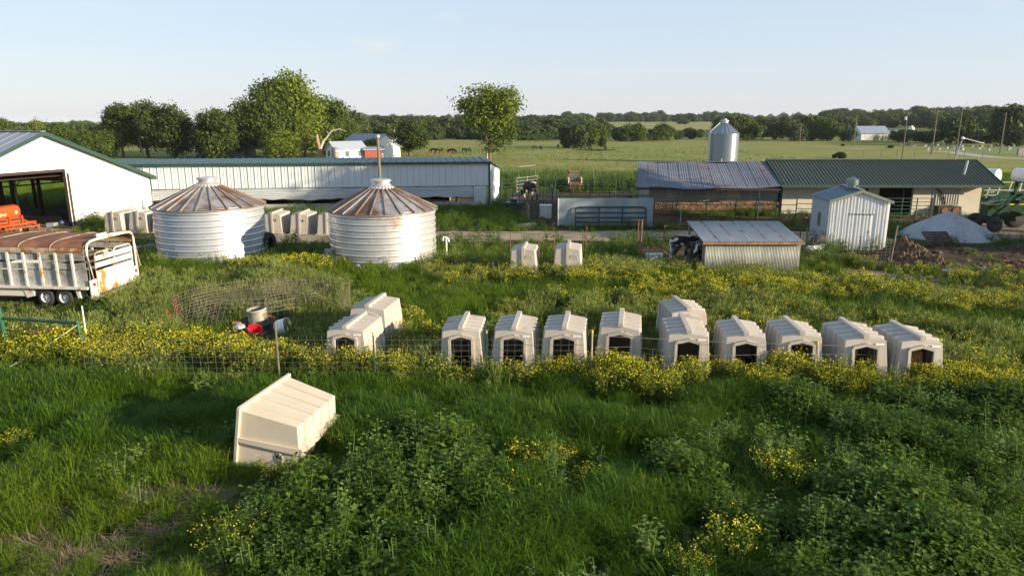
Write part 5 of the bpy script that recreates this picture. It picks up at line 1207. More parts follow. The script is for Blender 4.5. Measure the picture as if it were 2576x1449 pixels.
cow(G(1728, 661), R(14), 'spotted black and white calf with head under the shelter roof', cm2, 1.0, group='calves in the shelter pen', graze=True)
cow(Vector((SH[0] + .1, y_ + 2.2, 0)), R(-80), 'darker calf standing at the open side of the shelter', cowmat('dark_calf_hide', 2.3, .56, 2.2), .78, group='calves in the shelter pen')
bk = mat('black_hide', (.012, .011, .010), .8)
kine = [(1100, 386), (1112, 384), (1133, 386.5), (1140, 386.5), (1090, 385), (1170, 384.5), (1178, 384.5), (1345, 377), (1360, 378), (1404, 374), (1448, 377), (1466, 379), (1484, 379), (1523, 378), (2085, 356), (2136, 357)]
kl = ['black cow grazing left of the small bare bush', 'black cow facing the small bare bush', 'black cow beside the lone tree, left of two', 'black cow beside the lone tree, right of two', 'leftmost black cow of the field herd', 'black cow lying nearest the lone tree trunk', 'second black cow by the lone tree trunk',
      'black cow alone in the open field left of the pond trees', 'black cow walking behind the lone field cow', 'black cow between field and pond trees', 'black cow at the left shore of the pond', 'black cow under the first pond tree', 'black cow under the second pond tree', 'black cow on the rise behind the pond', 'black cow before the far right wood', 'black cow close to the far white barn hedge']
c0 = None
for (u, v), lb in zip(kine, kl):
    p = G(u, v); rz_ = random.Random(u).uniform(0, 6.28)
    if c0 is None: c0 = cow(p, rz_, lb, bk, .72, group='black cows in the far field', graze=True)
    else:
        c = c0.copy(); COL.objects.link(c); c.location = p; c.rotation_euler = (0, 0, rz_); c['label'] = lb

# ------------------------------------------------------------------ skid loader
def skid():
    p = G(1445, 482); T = thing('skid_loader', 'faded orange and white skid loader parked beyond the pens', 'loader', p, R(8))
    MB().box((0, .6, .62), (1.05, 1.9, .55)).build('chassis', MT['loader_white'], T)
    MB().box((0, -.38, .55), (1.15, .1, .75)).build('rear_grille', MT['loader_rust'], T)
    for z in (.45, .7): MB().box((0, -.44, z), (.7, .03, .12)).build('grille_slot', MT['metal_dark'], T)
    for x in (-.48, .48):
        for y in (.25, .95): MB().bar((x, y, .9), (x * .92, y, 1.95), .08).build('cab_post', MT['loader_rust'], T)
    MB().box((0, .6, 1.99), (1.05, .85, .08)).build('cab_roof', MT['loader_rust'], T)
    MB().box((0, .24, 1.5), (.82, .02, .6)).build('rear_window', MT['glass'], T)
    MB().box((0, .24, 1.07), (.9, .1, .25)).build('cab_back', MT['loader_rust'], T)
    for x in (-.62, .62): MB().prism([(x, -.3, .7), (x, -.3, 1.35), (x, .1, 1.45), (x, 1.9, 1.0), (x, 1.9, .85), (x, .1, 1.2)], (.1 if x > 0 else -.1, 0, 0)).build('lift_arm', MT['loader_white'], T)
    ty = MB().lathe([(.18, -.13), (.36, -.14), (.4, -.1), (.4, .1), (.36, .14), (.18, .13)], 20, axis='x').mesh('tyre', MT['tyre'], True)
    for x in (-.72, .72):
        for y in (0, 1.1): inst('tyre', ty, T, (x, y, .4))
skid()
# ------------------------------------------------------------------ right edge: tanks on stands, tractor, implement
def fuel_tank(p, label, rz):
    T = thing('fuel_tank', label, 'tank', p, rz, 'white drum tanks on stands')
    zc, r, L_ = 2.15, .68, 2.0
    o = MB().lathe([(0, -.14), (r * .5, -.10), (r * .9, -.03), (r, .02), (r, L_), (r * .9, L_ + .05), (0, L_ + .14)], 28, (0, 0, zc), axis='y').build('drum', MT['tank_white'], T, True); smooth_angle(o, 35)
    for y in (.35, L_ - .35):
        for s in (-1, 1): MB().bar((s * .75, y, 0), (s * .4, y, zc - .5), .07).build('leg', MT['pen_grey'], T)
        MB().bar((-.6, y, .75), (.6, y, .75), .05).build('brace', MT['pen_grey'], T)
    for s in (-1, 1): MB().bar((s * .42, .2, zc - .55), (s * .42, L_ - .2, zc - .55), .09).build('cradle', MT['pen_grey'], T)
def dd(u, v, y): p = atY(u, v, y); return p
pA = dd(2512, 438, 62.5); fuel_tank((pA.x, pA.y, 0), 'white ended drum tank nearest the green roof', R(32))
pB = dd(2618, 438, 62.2); fuel_tank((pB.x, pB.y, 0), 'white ended drum tank cut by the right picture edge', R(30))
T = thing('irrigation_frame', 'long silvery lattice frame standing under the drum tanks', 'farm implement', G(2478, 507)); 
for k in range(5): MB().bar((k * .9, 0, .3), (k * .9 + .35, 0, 1.75), .07).build('strut', MT['galv'], T)
for z in (.55, 1.0, 1.7): MB().bar((-.2, .02, z), (4.5, .02, z), .06).build('bar', MT['galv'], T)
MB().bar((-.2, .5, .3), (4.5, .5, .3), .12).build('base_beam', MT['metal_dark'], T)
T = thing('disc_harrow', 'dark green implement parked behind the tractor', 'farm implement', G(2483, 512) + Vector((0, -1, 0)))
MB().bar((0, 0, .55), (3.2, 0, .5), .22, .2).build('beam', MT['tractor_green'], T); MB().prism([(.4, 0, .6), (2.6, 0, .6), (2.0, 0, 1.15), (1.1, 0, 1.1)], (0, .5, 0)).build('hood', MT['tractor_green'], T)
for k in range(6): MB().lathe([(.3, -.02), (.3, .02), (0, .06)], 16, (.2 + k * .5, -.1, .3), axis='x').build('disc', MT['metal_dark'], T)
def tractor():
    p = G(2503, 578); T = thing('green_tractor', 'green tractor with front loader at the right picture edge', 'tractor', p, R(0))
    # local x to the right, nose towards the left / camera
    MB().prism([(-.9, -.35, .95), (1.4, -.35, .95), (1.4, -.35, 1.75), (-.9, -.35, 1.72)], (0, .8, 0)).build('hood', MT['tractor_green'], T)
    MB().prism([(-.92, -.37, 1.66), (1.4, -.37, 1.68), (1.4, -.37, 1.76), (-.92, -.37, 1.74)], (0, .84, 0)).build('yellow_stripe', MT['yellow'], T)
    MB().prism([(-.85, -.3, 1.76), (1.4, -.3, 1.76), (1.4, -.3, 2.0), (.0, -.3, 1.95)], (0, .7, 0)).build('hood_top', MT['tractor_green'], T)
    MB().box((.3, .05, .75), (2.8, .5, .35)).build('engine', MT['metal_dark'], T)
    MB().bar((-.7, -.9, .5), (-.7, 1.0, .5), .14).build('front_axle', MT['metal_dark'], T)
    ty = MB().lathe([(.2, -.14), (.42, -.15), (.5, -.09), (.5, .09), (.42, .15), (.2, .14)], 26, axis='y').mesh('tyre', MT['tyre'], True)
    for y in (-.95, 1.05): w = inst('front_tyre', ty, T, (-.7, y, .48), (0, 0, R(-62) if y < 0 else R(-62))); MB().lathe([(.22, -.1), (.1, -.05), (0, -.05)], 16, axis='y').build('hub', MT['metal_dark'], w)
    ty2 = MB().lathe([(.35, -.22), (.72, -.24), (.82, -.15), (.82, .15), (.72, .24), (.35, .22)], 30, axis='y').mesh('tyre', MT['tyre'], True)
    for y in (-1.0, 1.1): inst('rear_tyre', ty2, T, (2.0, y, .8))
    for y in (-.6, .7):
        MB().bar((-.6, y, 1.45), (.7, y, 2.35), .16, .22).build('loader_arm', MT['tractor_green'], T); MB().bar((.7, y, 2.35), (1.9, y, 2.3), .16, .2).build('loader_arm', MT['tractor_green'], T)
        MB().tube([(.2, y, 1.2), (1.3, y, 2.2)], .05).build('ram', MT['metal_dark'], T)
    MB().bar((1.35, -.5, 1.8), (1.35, -.5, 3.1), .14).build('roll_bar', MT['tractor_green'], T); MB().bar((1.35, .6, 1.8), (1.35, .6, 3.1), .14).build('roll_bar', MT['tractor_green'], T)
    MB().box((1.9, .05, 3.1), (1.3, 1.4, .08)).build('canopy_roof', MT['tractor_green'], T)
    MB().box((2.0, .05, 1.5), (.5, .5, .5)).build('seat', MT['black_plastic'], T)
tractor()

# ------------------------------------------------------------------ bare post behind the second bin with a bird on top
T = thing('bare_pole', 'tall bare grey timber pole rising behind the streaked bin', 'pole', (atY(957, 450, 46).x, 46, 0)); zt_ = atY(953, 345, 46).z
MB().tube([(.0, 0, 0), (-.02, 0, zt_ * .5), (-.07, 0, zt_)], [.105, .095, .085], 10).build('shaft', MT['pole'], T)
b_ = lump('perched_bird', Vector((atY(951, 341, 46).x, 46, zt_ - .03)), .1, 'decal', 'small pale bird perched on the bare timber pole', 'bird', 3, None, (1.2, .8, 1))
def utility_pole(u, v0, v1, label, arm=1.2, m='pole', lamp=False, y=None, r=.13, tf=False):
    p = G(u, v0) if y is None else Vector((atY(u, v0, y).x, y, 0)); h = atY(u, v1, p.y).z
    T = thing('utility_pole', label, 'utility pole', p, 0, 'utility poles')
    MB().tube([(0, 0, -.3), (0, 0, h)], [r, r * .7], 7).build('shaft', MT[m], T)
    if arm:
        MB().bar((-arm, .12, h - .45), (arm, .12, h - .45), .10, .12).build('crossarm', MT[m], T)
        for x in (-arm * .9, -arm * .3, arm * .3, arm * .9): MB().tube([(x, .12, h - .39), (x, .12, h - .2)], .035, 5).build('insulator', MT['galv'], T)
    if tf: MB().lathe([(.2, 0), (.2, .55), (.15, .62), (0, .62)], 10, (-.3, 0, h - 1.6)).build('transformer', MT['galv'], T)
    return p, h
UP = [utility_pole(357, 399, 301, 'utility pole in front of the left dark trees', .9, r=.16),
      utility_pole(588, 398, 321, 'utility pole with small transformer by the round dark tree', 0, r=.16, tf=True),
      utility_pole(1870, 352, 316, 'far slim pole just right of the silver silo', 0, 'pole', r=.16), utility_pole(1919, 352, 321, 'far slim pole before the pale woodland edge', 0, r=.16),
      utility_pole(2011, 362, 311, 'far pole with crossarm before the right wood', 1.1, r=.15), utility_pole(2147, 367, 290, 'pale pole left of the far white barn', .0, r=.16),
      utility_pole(2269, 400, 280, 'dark pole with transformer beyond the green roof', .6, 'pole_dark', tf=True), utility_pole(2344, 387, 275, 'pole with wide crossarm at the road bend', 1.5, r=.14),
      utility_pole(2404, 392, 270, 'dark pole with wide crossarm beside the road', 1.7, 'pole_dark'), utility_pole(2515, 388, 283, 'leaning pale pole in the cemetery', 0, r=.14)]
def wires(a, b, label, offs=(0,), sag=1.0, dz=-.3):
    T = thing('power_line', label, 'wire', a[0], 0, 'power lines')
    for o in offs:
        P0 = Vector((o, 0, a[1] + dz)); P1 = b[0] - a[0] + Vector((o, 0, b[1] + dz)); pts = [P0.lerp(P1, k / 10) - Vector((0, 0, sag * 4 * (k / 10) * (1 - k / 10))) for k in range(11)]
        MB().tube(pts, .016, 3).build('cable', MT['metal_dark'], T)
wires(UP[7], UP[8], 'power line between the two wide crossarm poles', (-1.3, 1.3)); wires(UP[8], (Vector((90, 140, 0)), 11), 'power line leaving to the right from the dark pole', (-1.5, 1.5)); wires(UP[7], UP[4], 'power line running back to the far crossarm pole', (-.9, .9), 1.5)
wires(UP[0], UP[1], 'drooping power line between the two left poles', (0,), .9); wires((G(588, 398), UP[1][1]), (Vector((-19.5, 72, 0)), 4.2), 'service line dropping to the long barn', (0,), 2)
wires(UP[6], (Vector((35.45, 56, 0)), 5.5), 'service line dropping to the milking barn', (0,), 1.2)
T = thing('yard_light', 'round yard light on a bent arm above the green roof', 'lamp', (35.45, 56, 5.6)); MB().lathe([(.13, 0), (.12, .1), (.04, .18), (0, .2)], 12, (0, 0, 0)).build('lamp_shade', MT['white_sheet'], T); MB().tube([(0, 0, .1), (.9, .1, -.12), (1.9, .2, -.35)], .025, 5).build('arm', MT['galv'], T)

# ------------------------------------------------------------------ far farmstead
def gable_house(name, label, cat, p, W_, D, H, Hp, rz, mw, mr, roof_label=None, along='y', windows=(), door=None, group=None):
    """W_ across the gable, D along the ridge"""
    T = thing(name, label, cat, p, rz, group)
    MB().prism([(-W_ / 2, 0, 0), (W_ / 2, 0, 0), (W_ / 2, 0, H), (0, 0, Hp), (-W_ / 2, 0, H)], (0, D, 0)).build('wall', mw, T)
    for s in (-1, 1):
        e = s * (W_ / 2 + .35); ze_ = H - .35 * (Hp - H) / (W_ / 2)
        MB().prism([(0, -.4, Hp + .05), (e, -.4, ze_ + .05), (e, D + .4, ze_ + .05), (0, D + .4, Hp + .05)], (0, 0, .09)).build('roof', mr, T)
    for (x, y, z, w, h, sd) in windows:
        if sd == 'f': f = MB().box((x, -.03, z), (w + .16, .06, h + .16)).build('window', MT['white_sheet'], T); MB().box((x, -.07, z), (w, .03, h)).build('pane', MT['glass'], f)
        else: f = MB().box((W_ / 2 * (1 if sd == 'r' else -1) * 1.005, y, z), (.06, w + .16, h + .16)).build('window', MT['white_sheet'], T); MB().box((W_ / 2 * (1.012 if sd == 'r' else -1.012), y, z), (.05, w, h)).build('pane', MT['glass'], f)
    return T
def place(u, v): return G(u, v)
hw_, hr_ = MT['house_white'], MT['house_roof']
gable_house('farm_house', 'small white house with shining metal roof beyond the long barn', 'house', place(835, 406), 3.9, 5.8, 1.95, 3.3, R(-48), hw_, hr_, windows=((-.8, 0, 1.3, .8, 1.0, 'f'), (0, 2.0, 1.4, .8, 1.2, 'r'), (0, 4.6, 1.4, .8, 1.2, 'r')))
T = thing('upright_tank', 'rusty upright cylinder tank in front of the small white house', 'tank', place(845, 407)); o = MB().lathe([(0, 0), (.62, 0), (.62, 2.1), (.45, 2.4), (0, 2.5)], 16).build('shell', mat('dull_tank', (.22, .19, .17), .6, .3, var=.2), T, True); smooth_angle(o, 40)
gable_house('low_shed', 'low grey roofed shed joined right of the white house', 'shed', place(892, 402), 4.0, 5.0, 1.5, 2.3, R(-70), MT['house_white'], mat('rust_grey_roof', (.34, .30, .31), .6, .2, var=.15))
gable_house('red_shed', 'small faded red board shed with a red truck beside it', 'shed', place(913, 404), 2.6, 3.2, 1.9, 2.2, R(-60), MT['red_board'], MT['grey_roof'])
gable_house('white_barn', 'larger white metal barn behind the bare timber pole', 'barn', place(971, 398), 4.4, 8, 3.3, 4.4, R(58), MT['white_sheet'], MT['grey_roof'])
gable_house('white_barn_annex', 'white barn annex half hidden by the dark tree', 'barn', place(992, 396), 3.6, 4, 1.9, 2.7, R(58), MT['white_sheet'], MT['grey_roof'])
def truck(p, label, rz):
    T = thing('red_truck', label, 'truck', p, rz)
    MB().prism([(-1.7, 0, .45), (1.7, 0, .45), (1.7, 0, .95), (.3, 0, 1.0), (.1, 0, 1.55), (-.8, 0, 1.6), (-1.0, 0, 1.05), (-1.7, 0, 1.0)], (0, 1.6, 0)).build('body', mat('red_truck_paint', (.20, .04, .04), .6), T)
    MB().prism([(-.75, -.012, 1.1), (.12, -.012, 1.1), (.02, -.012, 1.5), (-.7, -.012, 1.52)], (0, 1.62, 0)).build('side_window', MT['glass'], T)
    for x in (-1.1, 1.1):
        for y in (.05, 1.45): MB().lathe([(.15, -.1), (.32, -.1), (.32, .1), (.15, .1)], 14, (x, y, .32), axis='y').build('tyre', MT['tyre'], T)
truck(place(886, 405), 'faded red pickup truck in front of the small white house', R(20))
T = thing('teal_house', 'pale teal house half hidden by the round dark tree', 'house', place(545, 396)); MB().prism([(-4, 0, 0), (6, 0, 0), (6, 0, 1.9), (-4, 0, 1.9)], (0, 5, 0)).build('wall', mat('teal_boards', (.32, .44, .44), .7), T)
for s, y0_, y1_ in ((0, -.3, 2.5), (1, 5.3, 2.5)): MB().prism([(-4.3, y0_, 1.85), (6.3, y0_, 1.85), (6.3, y1_, 3.2), (-4.3, y1_, 3.2)], (0, 0, .1)).build('roof', MT['grey_roof'], T)
for x in (-3, 1, 4.5): f = MB().box((x, -.03, 1.1), (.9, .05, 1.0)).build('window', MT['white_sheet'], T); MB().box((x, -.07, 1.1), (.75, .03, .85)).build('pane', MT['glass'], f)
T = thing('propane_tank', 'white propane tank on short legs among the left trees', 'tank', place(527 * 1.0 - 75, 395)); o = MB().lathe([(0, -1.1), (.3, -1.02), (.45, -.8), (.45, .8), (.3, 1.02), (0, 1.1)], 18, (0, 0, .9), axis='x').build('drum', MT['tank_white'], T, True)
for x in (-.6, .6): MB().box((x, 0, .22), (.2, .5, .44)).build('leg', MT['concrete'], T)
# far right farm
pf = place(2187, 352); gable_house('far_white_barn', 'white barn with blue grey roof on the far right hillside', 'barn', Vector((pf.x - 5.2, pf.y, 0)), 8, 10.2, 2.5, 4.9, R(-90), MT['house_white'], mat('blue_barn_roof', (.26, .30, .38), .6, .1))
pf = place(2247, 345); gable_house('open_hay_shed', 'low dark open shed right of the far white barn', 'shed', pf, 6, 8, 2.0, 2.8, R(-90), MT['timber_dark'], MT['grey_roof'])
pf = place(2290, 347); T = thing('far_silo', 'small white silo on the far right hillside', 'silo', pf); MB().lathe([(1.15, 0), (1.15, 4.0), (.3, 4.9), (0, 5.0)], 18).build('shell', MT['tank_white'], T, True)
gable_house('yellow_house', 'tiny pale roof between trees behind the farmstead', 'house', Vector((-43, 262, 0)), 6, 8, 2.2, 3.8, R(-80), hw_, mat('rose_roof', (.30, .22, .20), .8))
# cemetery stones
rs = random.Random(11); k = 0
gm = [MB().prism([(-.45, 0, 0), (.45, 0, 0), (.45, 0, .75), (.25, 0, .95), (-.25, 0, .95), (-.45, 0, .75)], (0, .22, 0)).mesh('headstone', MT['stone_grave']), MB().box((0, 0, .4), (1.2, .3, .8)).mesh('headstone', MT['stone_grave']),
      MB().prism([(-.3, -.3, 0), (.3, -.3, 0), (.3, .3, 0), (-.3, .3, 0)], (0, 0, .5)).add([(-.2, -.2, .5), (.2, -.2, .5), (.2, .2, .5), (-.2, .2, .5), (-.1, -.1, 1.9), (.1, -.1, 1.9), (.1, .1, 1.9), (-.1, .1, 1.9)], [(0, 1, 5, 4), (1, 2, 6, 5), (2, 3, 7, 6), (3, 0, 4, 7), (4, 5, 6, 7)]).mesh('obelisk', MT['stone_grave'])]
for i in range(58):
    u = rs.uniform(2262, 2570); v = rs.choice((366, 368, 370, 372, 375, 378)) + rs.uniform(-.6, .6) + (u - 2260) * .006
    if u < 2330 and v > 371: continue
    j = rs.choices((0, 1, 2), (6, 4, 1.2))[0]; o = inst('gravestone', gm[j], None, G(u, v), (0, 0, rs.uniform(-.3, .3)), (.62,) * 3); tag(o, 'grey %s in the far country cemetery' % ('rounded gravestone', 'wide low gravestone', 'tall pointed grave marker')[j], 'gravestone', 'cemetery gravestones')
o = inst('gravestone', gm[1], None, G(2572, 391), (0, 0, 0), (1.8, 1.6, 1.8)); tag(o, 'large grey monument by the road at the right picture edge', 'gravestone')
# field fence posts in the distance
pm = MB().tube([(0, 0, 0), (0, 0, 1.35)], .05, 5).mesh('field_post', MT['pole'])
for i, u in enumerate((2110, 2170, 2215, 2228, 2255, 2300, 2340, 2360, 2385, 2425, 2470)):
    v = (398, 397, 396, 380, 395, 394, 393, 382, 396, 397, 400)[i]; o = inst('field_post', pm, None, G(u, v)); tag(o, 'thin field fence post by the road beyond the green roof', 'fence post', 'thin field fence posts')
T = thing('red_implements', 'rusty red farm implements lying in the far field edge', 'farm implement', place(1062, 391))
for k in range(7): MB().bar((k * .9, 0, .2), (k * .9 + .7, .3, .9 - .3 * (k % 2)), .12).build('bar', MT['rust'] if k % 2 else MT['red_board'], T)
T = thing('parked_machine', 'pale farm machine seen through the open barn', 'farm machine', Vector((-63, 86, 0)));
MB().box((0, 0, 1.2), (2.2, 2.4, 1.5)).build('cab', MT['glass'], T); MB().prism([(1.2, -1, .6), (5.5, -1, .6), (5.0, -1, 1.9), (1.2, -1, 2.1)], (0, 2, 0)).build('body', MT['loader_white'], T)
for x in (0, 3.8): MB().lathe([(.3, -.2), (.7, -.2), (.7, .2), (.3, .2)], 18, (x, -1.1, .7), axis='y').build('tyre', MT['tyre'], T)
# ================================================================== trees
LM = dict(
    dark=leafmat('dark_oak_leaf', (.035, .058, .012), (.08, .115, .022), .25, True),
    mid=leafmat('mid_green_leaf', (.05, .085, .016), (.11, .155, .028), .3, True),
    bright=leafmat('bright_green_leaf', (.105, .150, .014), (.205, .250, .034), .35, True),
    far=leafmat('far_wood_leaf', (.042, .068, .022), (.075, .108, .034), .2, True))
def crown_mesh(name, seed, w, h, nc, nl, ls, m, shape=1.0, flat=.0, low=.0):
    """leaf clumps spread through an uneven crown; centre of the crown base at the origin"""
    rs = np.random.default_rng(seed); C = []
    lob = [(rs.uniform(-.42, .42), rs.uniform(-.42, .42), rs.uniform(.25 + low, .80), rs.uniform(.26, .44)) for _ in range(9)] + [(0, 0, .6, .46), (0, 0, .32, .42)]
    for _ in range(nc):
        lx, ly, lz, lr = lob[rs.integers(len(lob))]
        d = rs.normal(size=3); d /= np.linalg.norm(d); r = lr * rs.uniform(.55, 1.0) ** .6
        C.append(((lx + d[0] * r) * w * .62, (ly + d[1] * r) * w * .62, np.clip(lz + d[2] * r * .85, low, 1.0) * h, rs.uniform(.6, 1.25)))
    C = np.array(C); n = nc * nl
    ci = np.repeat(np.arange(nc), nl); cr = (w * .085) * C[ci, 3]
    off = rs.normal(size=(n, 3)) * np.array([1, 1, .7]) * cr[:, None] * .80
    ctr = C[ci, :3] + off
    # leaf cards: face outwards and up with scatter
    nrm = off / (np.linalg.norm(off, axis=1, keepdims=True) + 1e-6) + rs.normal(size=(n, 3)) * .55 + np.array([0, 0, .35]); nrm /= np.linalg.norm(nrm, axis=1, keepdims=True)
    ref = rs.normal(size=(n, 3)); t = np.cross(nrm, ref); t /= np.linalg.norm(t, axis=1, keepdims=True); b = np.cross(nrm, t)
    s = ls * rs.uniform(.6, 1.35, size=(n, 1)); V = np.empty((n, 4, 3))
    V[:, 0] = ctr - t * s; V[:, 1] = ctr - b * s * .55 + nrm * s * .15; V[:, 2] = ctr + t * s; V[:, 3] = ctr + b * s * .55 + nrm * s * .15
    me = bpy.data.meshes.new(name); me.vertices.add(n * 4); me.vertices.foreach_set('co', V.reshape(-1)); me.loops.add(n * 4); me.loops.foreach_set('vertex_index', np.arange(n * 4))
    me.polygons.add(n); me.polygons.foreach_set('loop_start', np.arange(n) * 4); me.polygons.foreach_set('loop_total', np.full(n, 4)); me.materials.append(m); me.update(); me.validate()
    return me
def trunk_mesh(name, seed, th, h, r, m, nb=7, spread=.35):
    rs = random.Random(seed); mb = MB(); pts = [(0, 0, -.3)]; x = y = 0
    for k in range(1, 6): x += rs.uniform(-.05, .05) * h; y += rs.uniform(-.05, .05) * h; pts.append((x * .5, y * .5, h * .85 * k / 5))
    mb.tube(pts, [r * 1.25, r, r * .85, r * .6, r * .4, r * .15], 8)
    for i in range(nb):
        z0 = th + (h * .7 - th) * i / nb; a = rs.uniform(0, 6.28); L_ = spread * h * rs.uniform(.7, 1.2); k = z0 / (h * .85) * 5; i0 = min(4, int(k)); p = Vector(pts[i0]).lerp(Vector(pts[i0 + 1]), k - i0)
        q = p + Vector((math.cos(a) * L_ * .5, math.sin(a) * L_ * .5, L_ * .35)); e = p + Vector((math.cos(a) * L_, math.sin(a) * L_, L_ * .75)); mb.tube([p, q, e], [r * .42, r * .28, r * .08], 5)
    return mb.mesh(name, m)
CR = {k: [crown_mesh('crown', 10 + i, 1.0 * 10, 8.0, nc, nl, ls, LM[m], low=lo) for i in range(n)] for k, m, nc, nl, ls, n, lo in
      (('dark', 'dark', 300, 62, .225, 3, .0), ('mid', 'mid', 280, 60, .225, 3, .0), ('bright', 'bright', 260, 58, .215, 2, .0), ('far', 'far', 240, 26, .42, 4, 0.), ('farmid', 'mid', 240, 26, .42, 3, 0.))}
TK = [trunk_mesh('trunk', 3 + i, 2.0, 9.0, .32, MT['bark'], 8) for i in range(3)]
def tree(u, vb, vt, wpx, kind, label, i=0, group='trees', name='tree', bare=.16, dy=0., trunk=True, tm=None, yscale=1.):
    p = G(u, vb); p = Vector((p.x * (1 + dy / p.y), p.y + dy, 0)); p.z = float(terr(p.x, p.y))
    h = atY(u, vt, p.y).z - p.z; w = wpx / FOC * (p.y * math.cos(PITCH) + CAM_H * math.sin(PITCH))
    T = thing(name, label, 'tree', p, random.Random(u * 7 + i).uniform(0, 6.28), group)
    ms = CR[kind]; inst('crown', ms[i % len(ms)], T, (0, 0, h * bare), (0, 0, i * 1.3), (w / 9.2, w / 9.2 * yscale, h * (1 - bare) / 8.1))
    if trunk: inst('trunk', (tm or TK)[i % len(tm or TK)], T, (0, 0, 0), (0, 0, i * .7), (w / 10 * .9 + .15, w / 10 * .9 + .15, h / 9.6))
    return T
# the group left of the farmstead
tree(312, 398, 264, 95, 'dark', 'dark oak at the left end of the group, thinner on its left side', 0, bare=.28)
tree(375, 397, 256, 110, 'dark', 'tall dark oak directly behind the left utility pole', 1, bare=.2)
tree(440, 399, 270, 120, 'dark', 'broad dark oak right of the left utility pole', 2, bare=.12)
tree(545, 400, 279, 118, 'dark', 'round dense dark tree hiding the teal house', 0, bare=.03)
tree(622, 396, 250, 110, 'mid', 'dark green tree at the left shoulder of the tallest tree', 1, bare=.15)
tree(735, 392, 190, 170, 'bright', 'tallest bright green tree at the middle of the farmstead grove', 0, bare=.12)
tree(690, 396, 235, 110, 'mid', 'green tree crown filling the left flank of the tallest tree', 2, bare=.1)
tree(815, 388, 246, 120, 'mid', 'dark green tree at the right shoulder of the tallest tree', 0, bare=.12)
tree(715, 399, 328, 135, 'bright', 'low bushy bright tree in front of the tallest tree', 1, bare=.03)
tree(768, 394, 262, 80, 'bright', 'bright tree hanging over the forked bare trunk', 1, bare=.3)
tree(868, 378, 292, 100, 'mid', 'green tree behind the small white house', 1, bare=.1)
tree(1032, 392, 303, 104, 'dark', 'rounded dark tree standing right of the white metal barn', 1, bare=.14)
tree(936, 400, 350, 38, 'bright', 'small fresh green tree between shed and bare timber pole', 0, bare=.05)
tree(165, 400, 312, 110, 'mid', 'green tree left of the dark oaks, behind the barn roof', 1, bare=.08)
tree(100, 392, 303, 64, 'bright', 'small bright tree above the peak of the big white barn', 1, bare=.1)
tree(18, 380, 301, 60, 'mid', 'pale green tree at the left picture edge', 0, bare=.05)
tree(235, 405, 330, 90, 'mid', 'low green tree beyond the right slope of the barn roof', 2, bare=.05)
tree(270, 396, 322, 80, 'mid', 'green shrub like tree just left of the dark oaks', 0, bare=.03)
# forked bare trunk in front of the grove
def fork(u, v, vt, label):
    p = G(u, v); h = atY(u, vt, p.y).z; T = thing('forked_trunk', label, 'tree trunk', p, 0)
    MB().tube([(0, 0, -.2), (-.1, 0, h * .4), (-.45, 0, h * .7), (-.55, .1, h)], [.55, .45, .33, .2], 9).build('trunk', mat('tan_bark', (.30, .21, .13), .95, var=.25, scale=3), T)  # tan bark tone, lighter than the grove trunks
    MB().tube([(-.1, 0, h * .4), (.6, 0, h * .72), (1.2, 0, h * .85), (2.2, 0, h * 1.12), (3.6, .1, h * 1.2), (5.0, .1, h * 1.1)], [.3, .24, .17, .13, .09, .04], 7).build('bough', MT['bark_pale'], T)
fork(808, 402, 338, 'thick forked tan trunk left of the small white house')
# lone tree with a dead white stem
def lone():
    p = G(1226, 405); h = atY(1226, 226, p.y).z; T = thing('lone_tree', 'lone open crowned tree with a pale dead stem behind the long barn', 'tree', p)
    s = h / 10; w = 168 / FOC * p.y
    m1 = crown_mesh('crown', 77, 10, 8.0, 150, 52, .22, LM['bright'], low=.30); m2 = crown_mesh('crown', 78, 10, 8.0, 105, 48, .21, LM['mid'], low=.0)
    inst('crown', m1, T, (.6, 0, h * .26), (0, 0, .4), (w / 9.2, w / 9.2, h * .74 / 8)); inst('lower_crown', m2, T, (1.6, .3, h * .10), (0, 0, 2.), (w / 10.5, w / 10.5, h * .62 / 8))
    MB().tube([(0, 0, -.2), (-.1, 0, h * .25), (-.2, 0, h * .5), (-.25, 0, h * .72)], [.17, .15, .12, .06], 7).build('dead_stem', MT['bark_pale'], T)
    inst('trunk', TK[1], T, (.35, .3, 0), (0, 0, 1.), (.8, .8, h / 9.6))
lone()
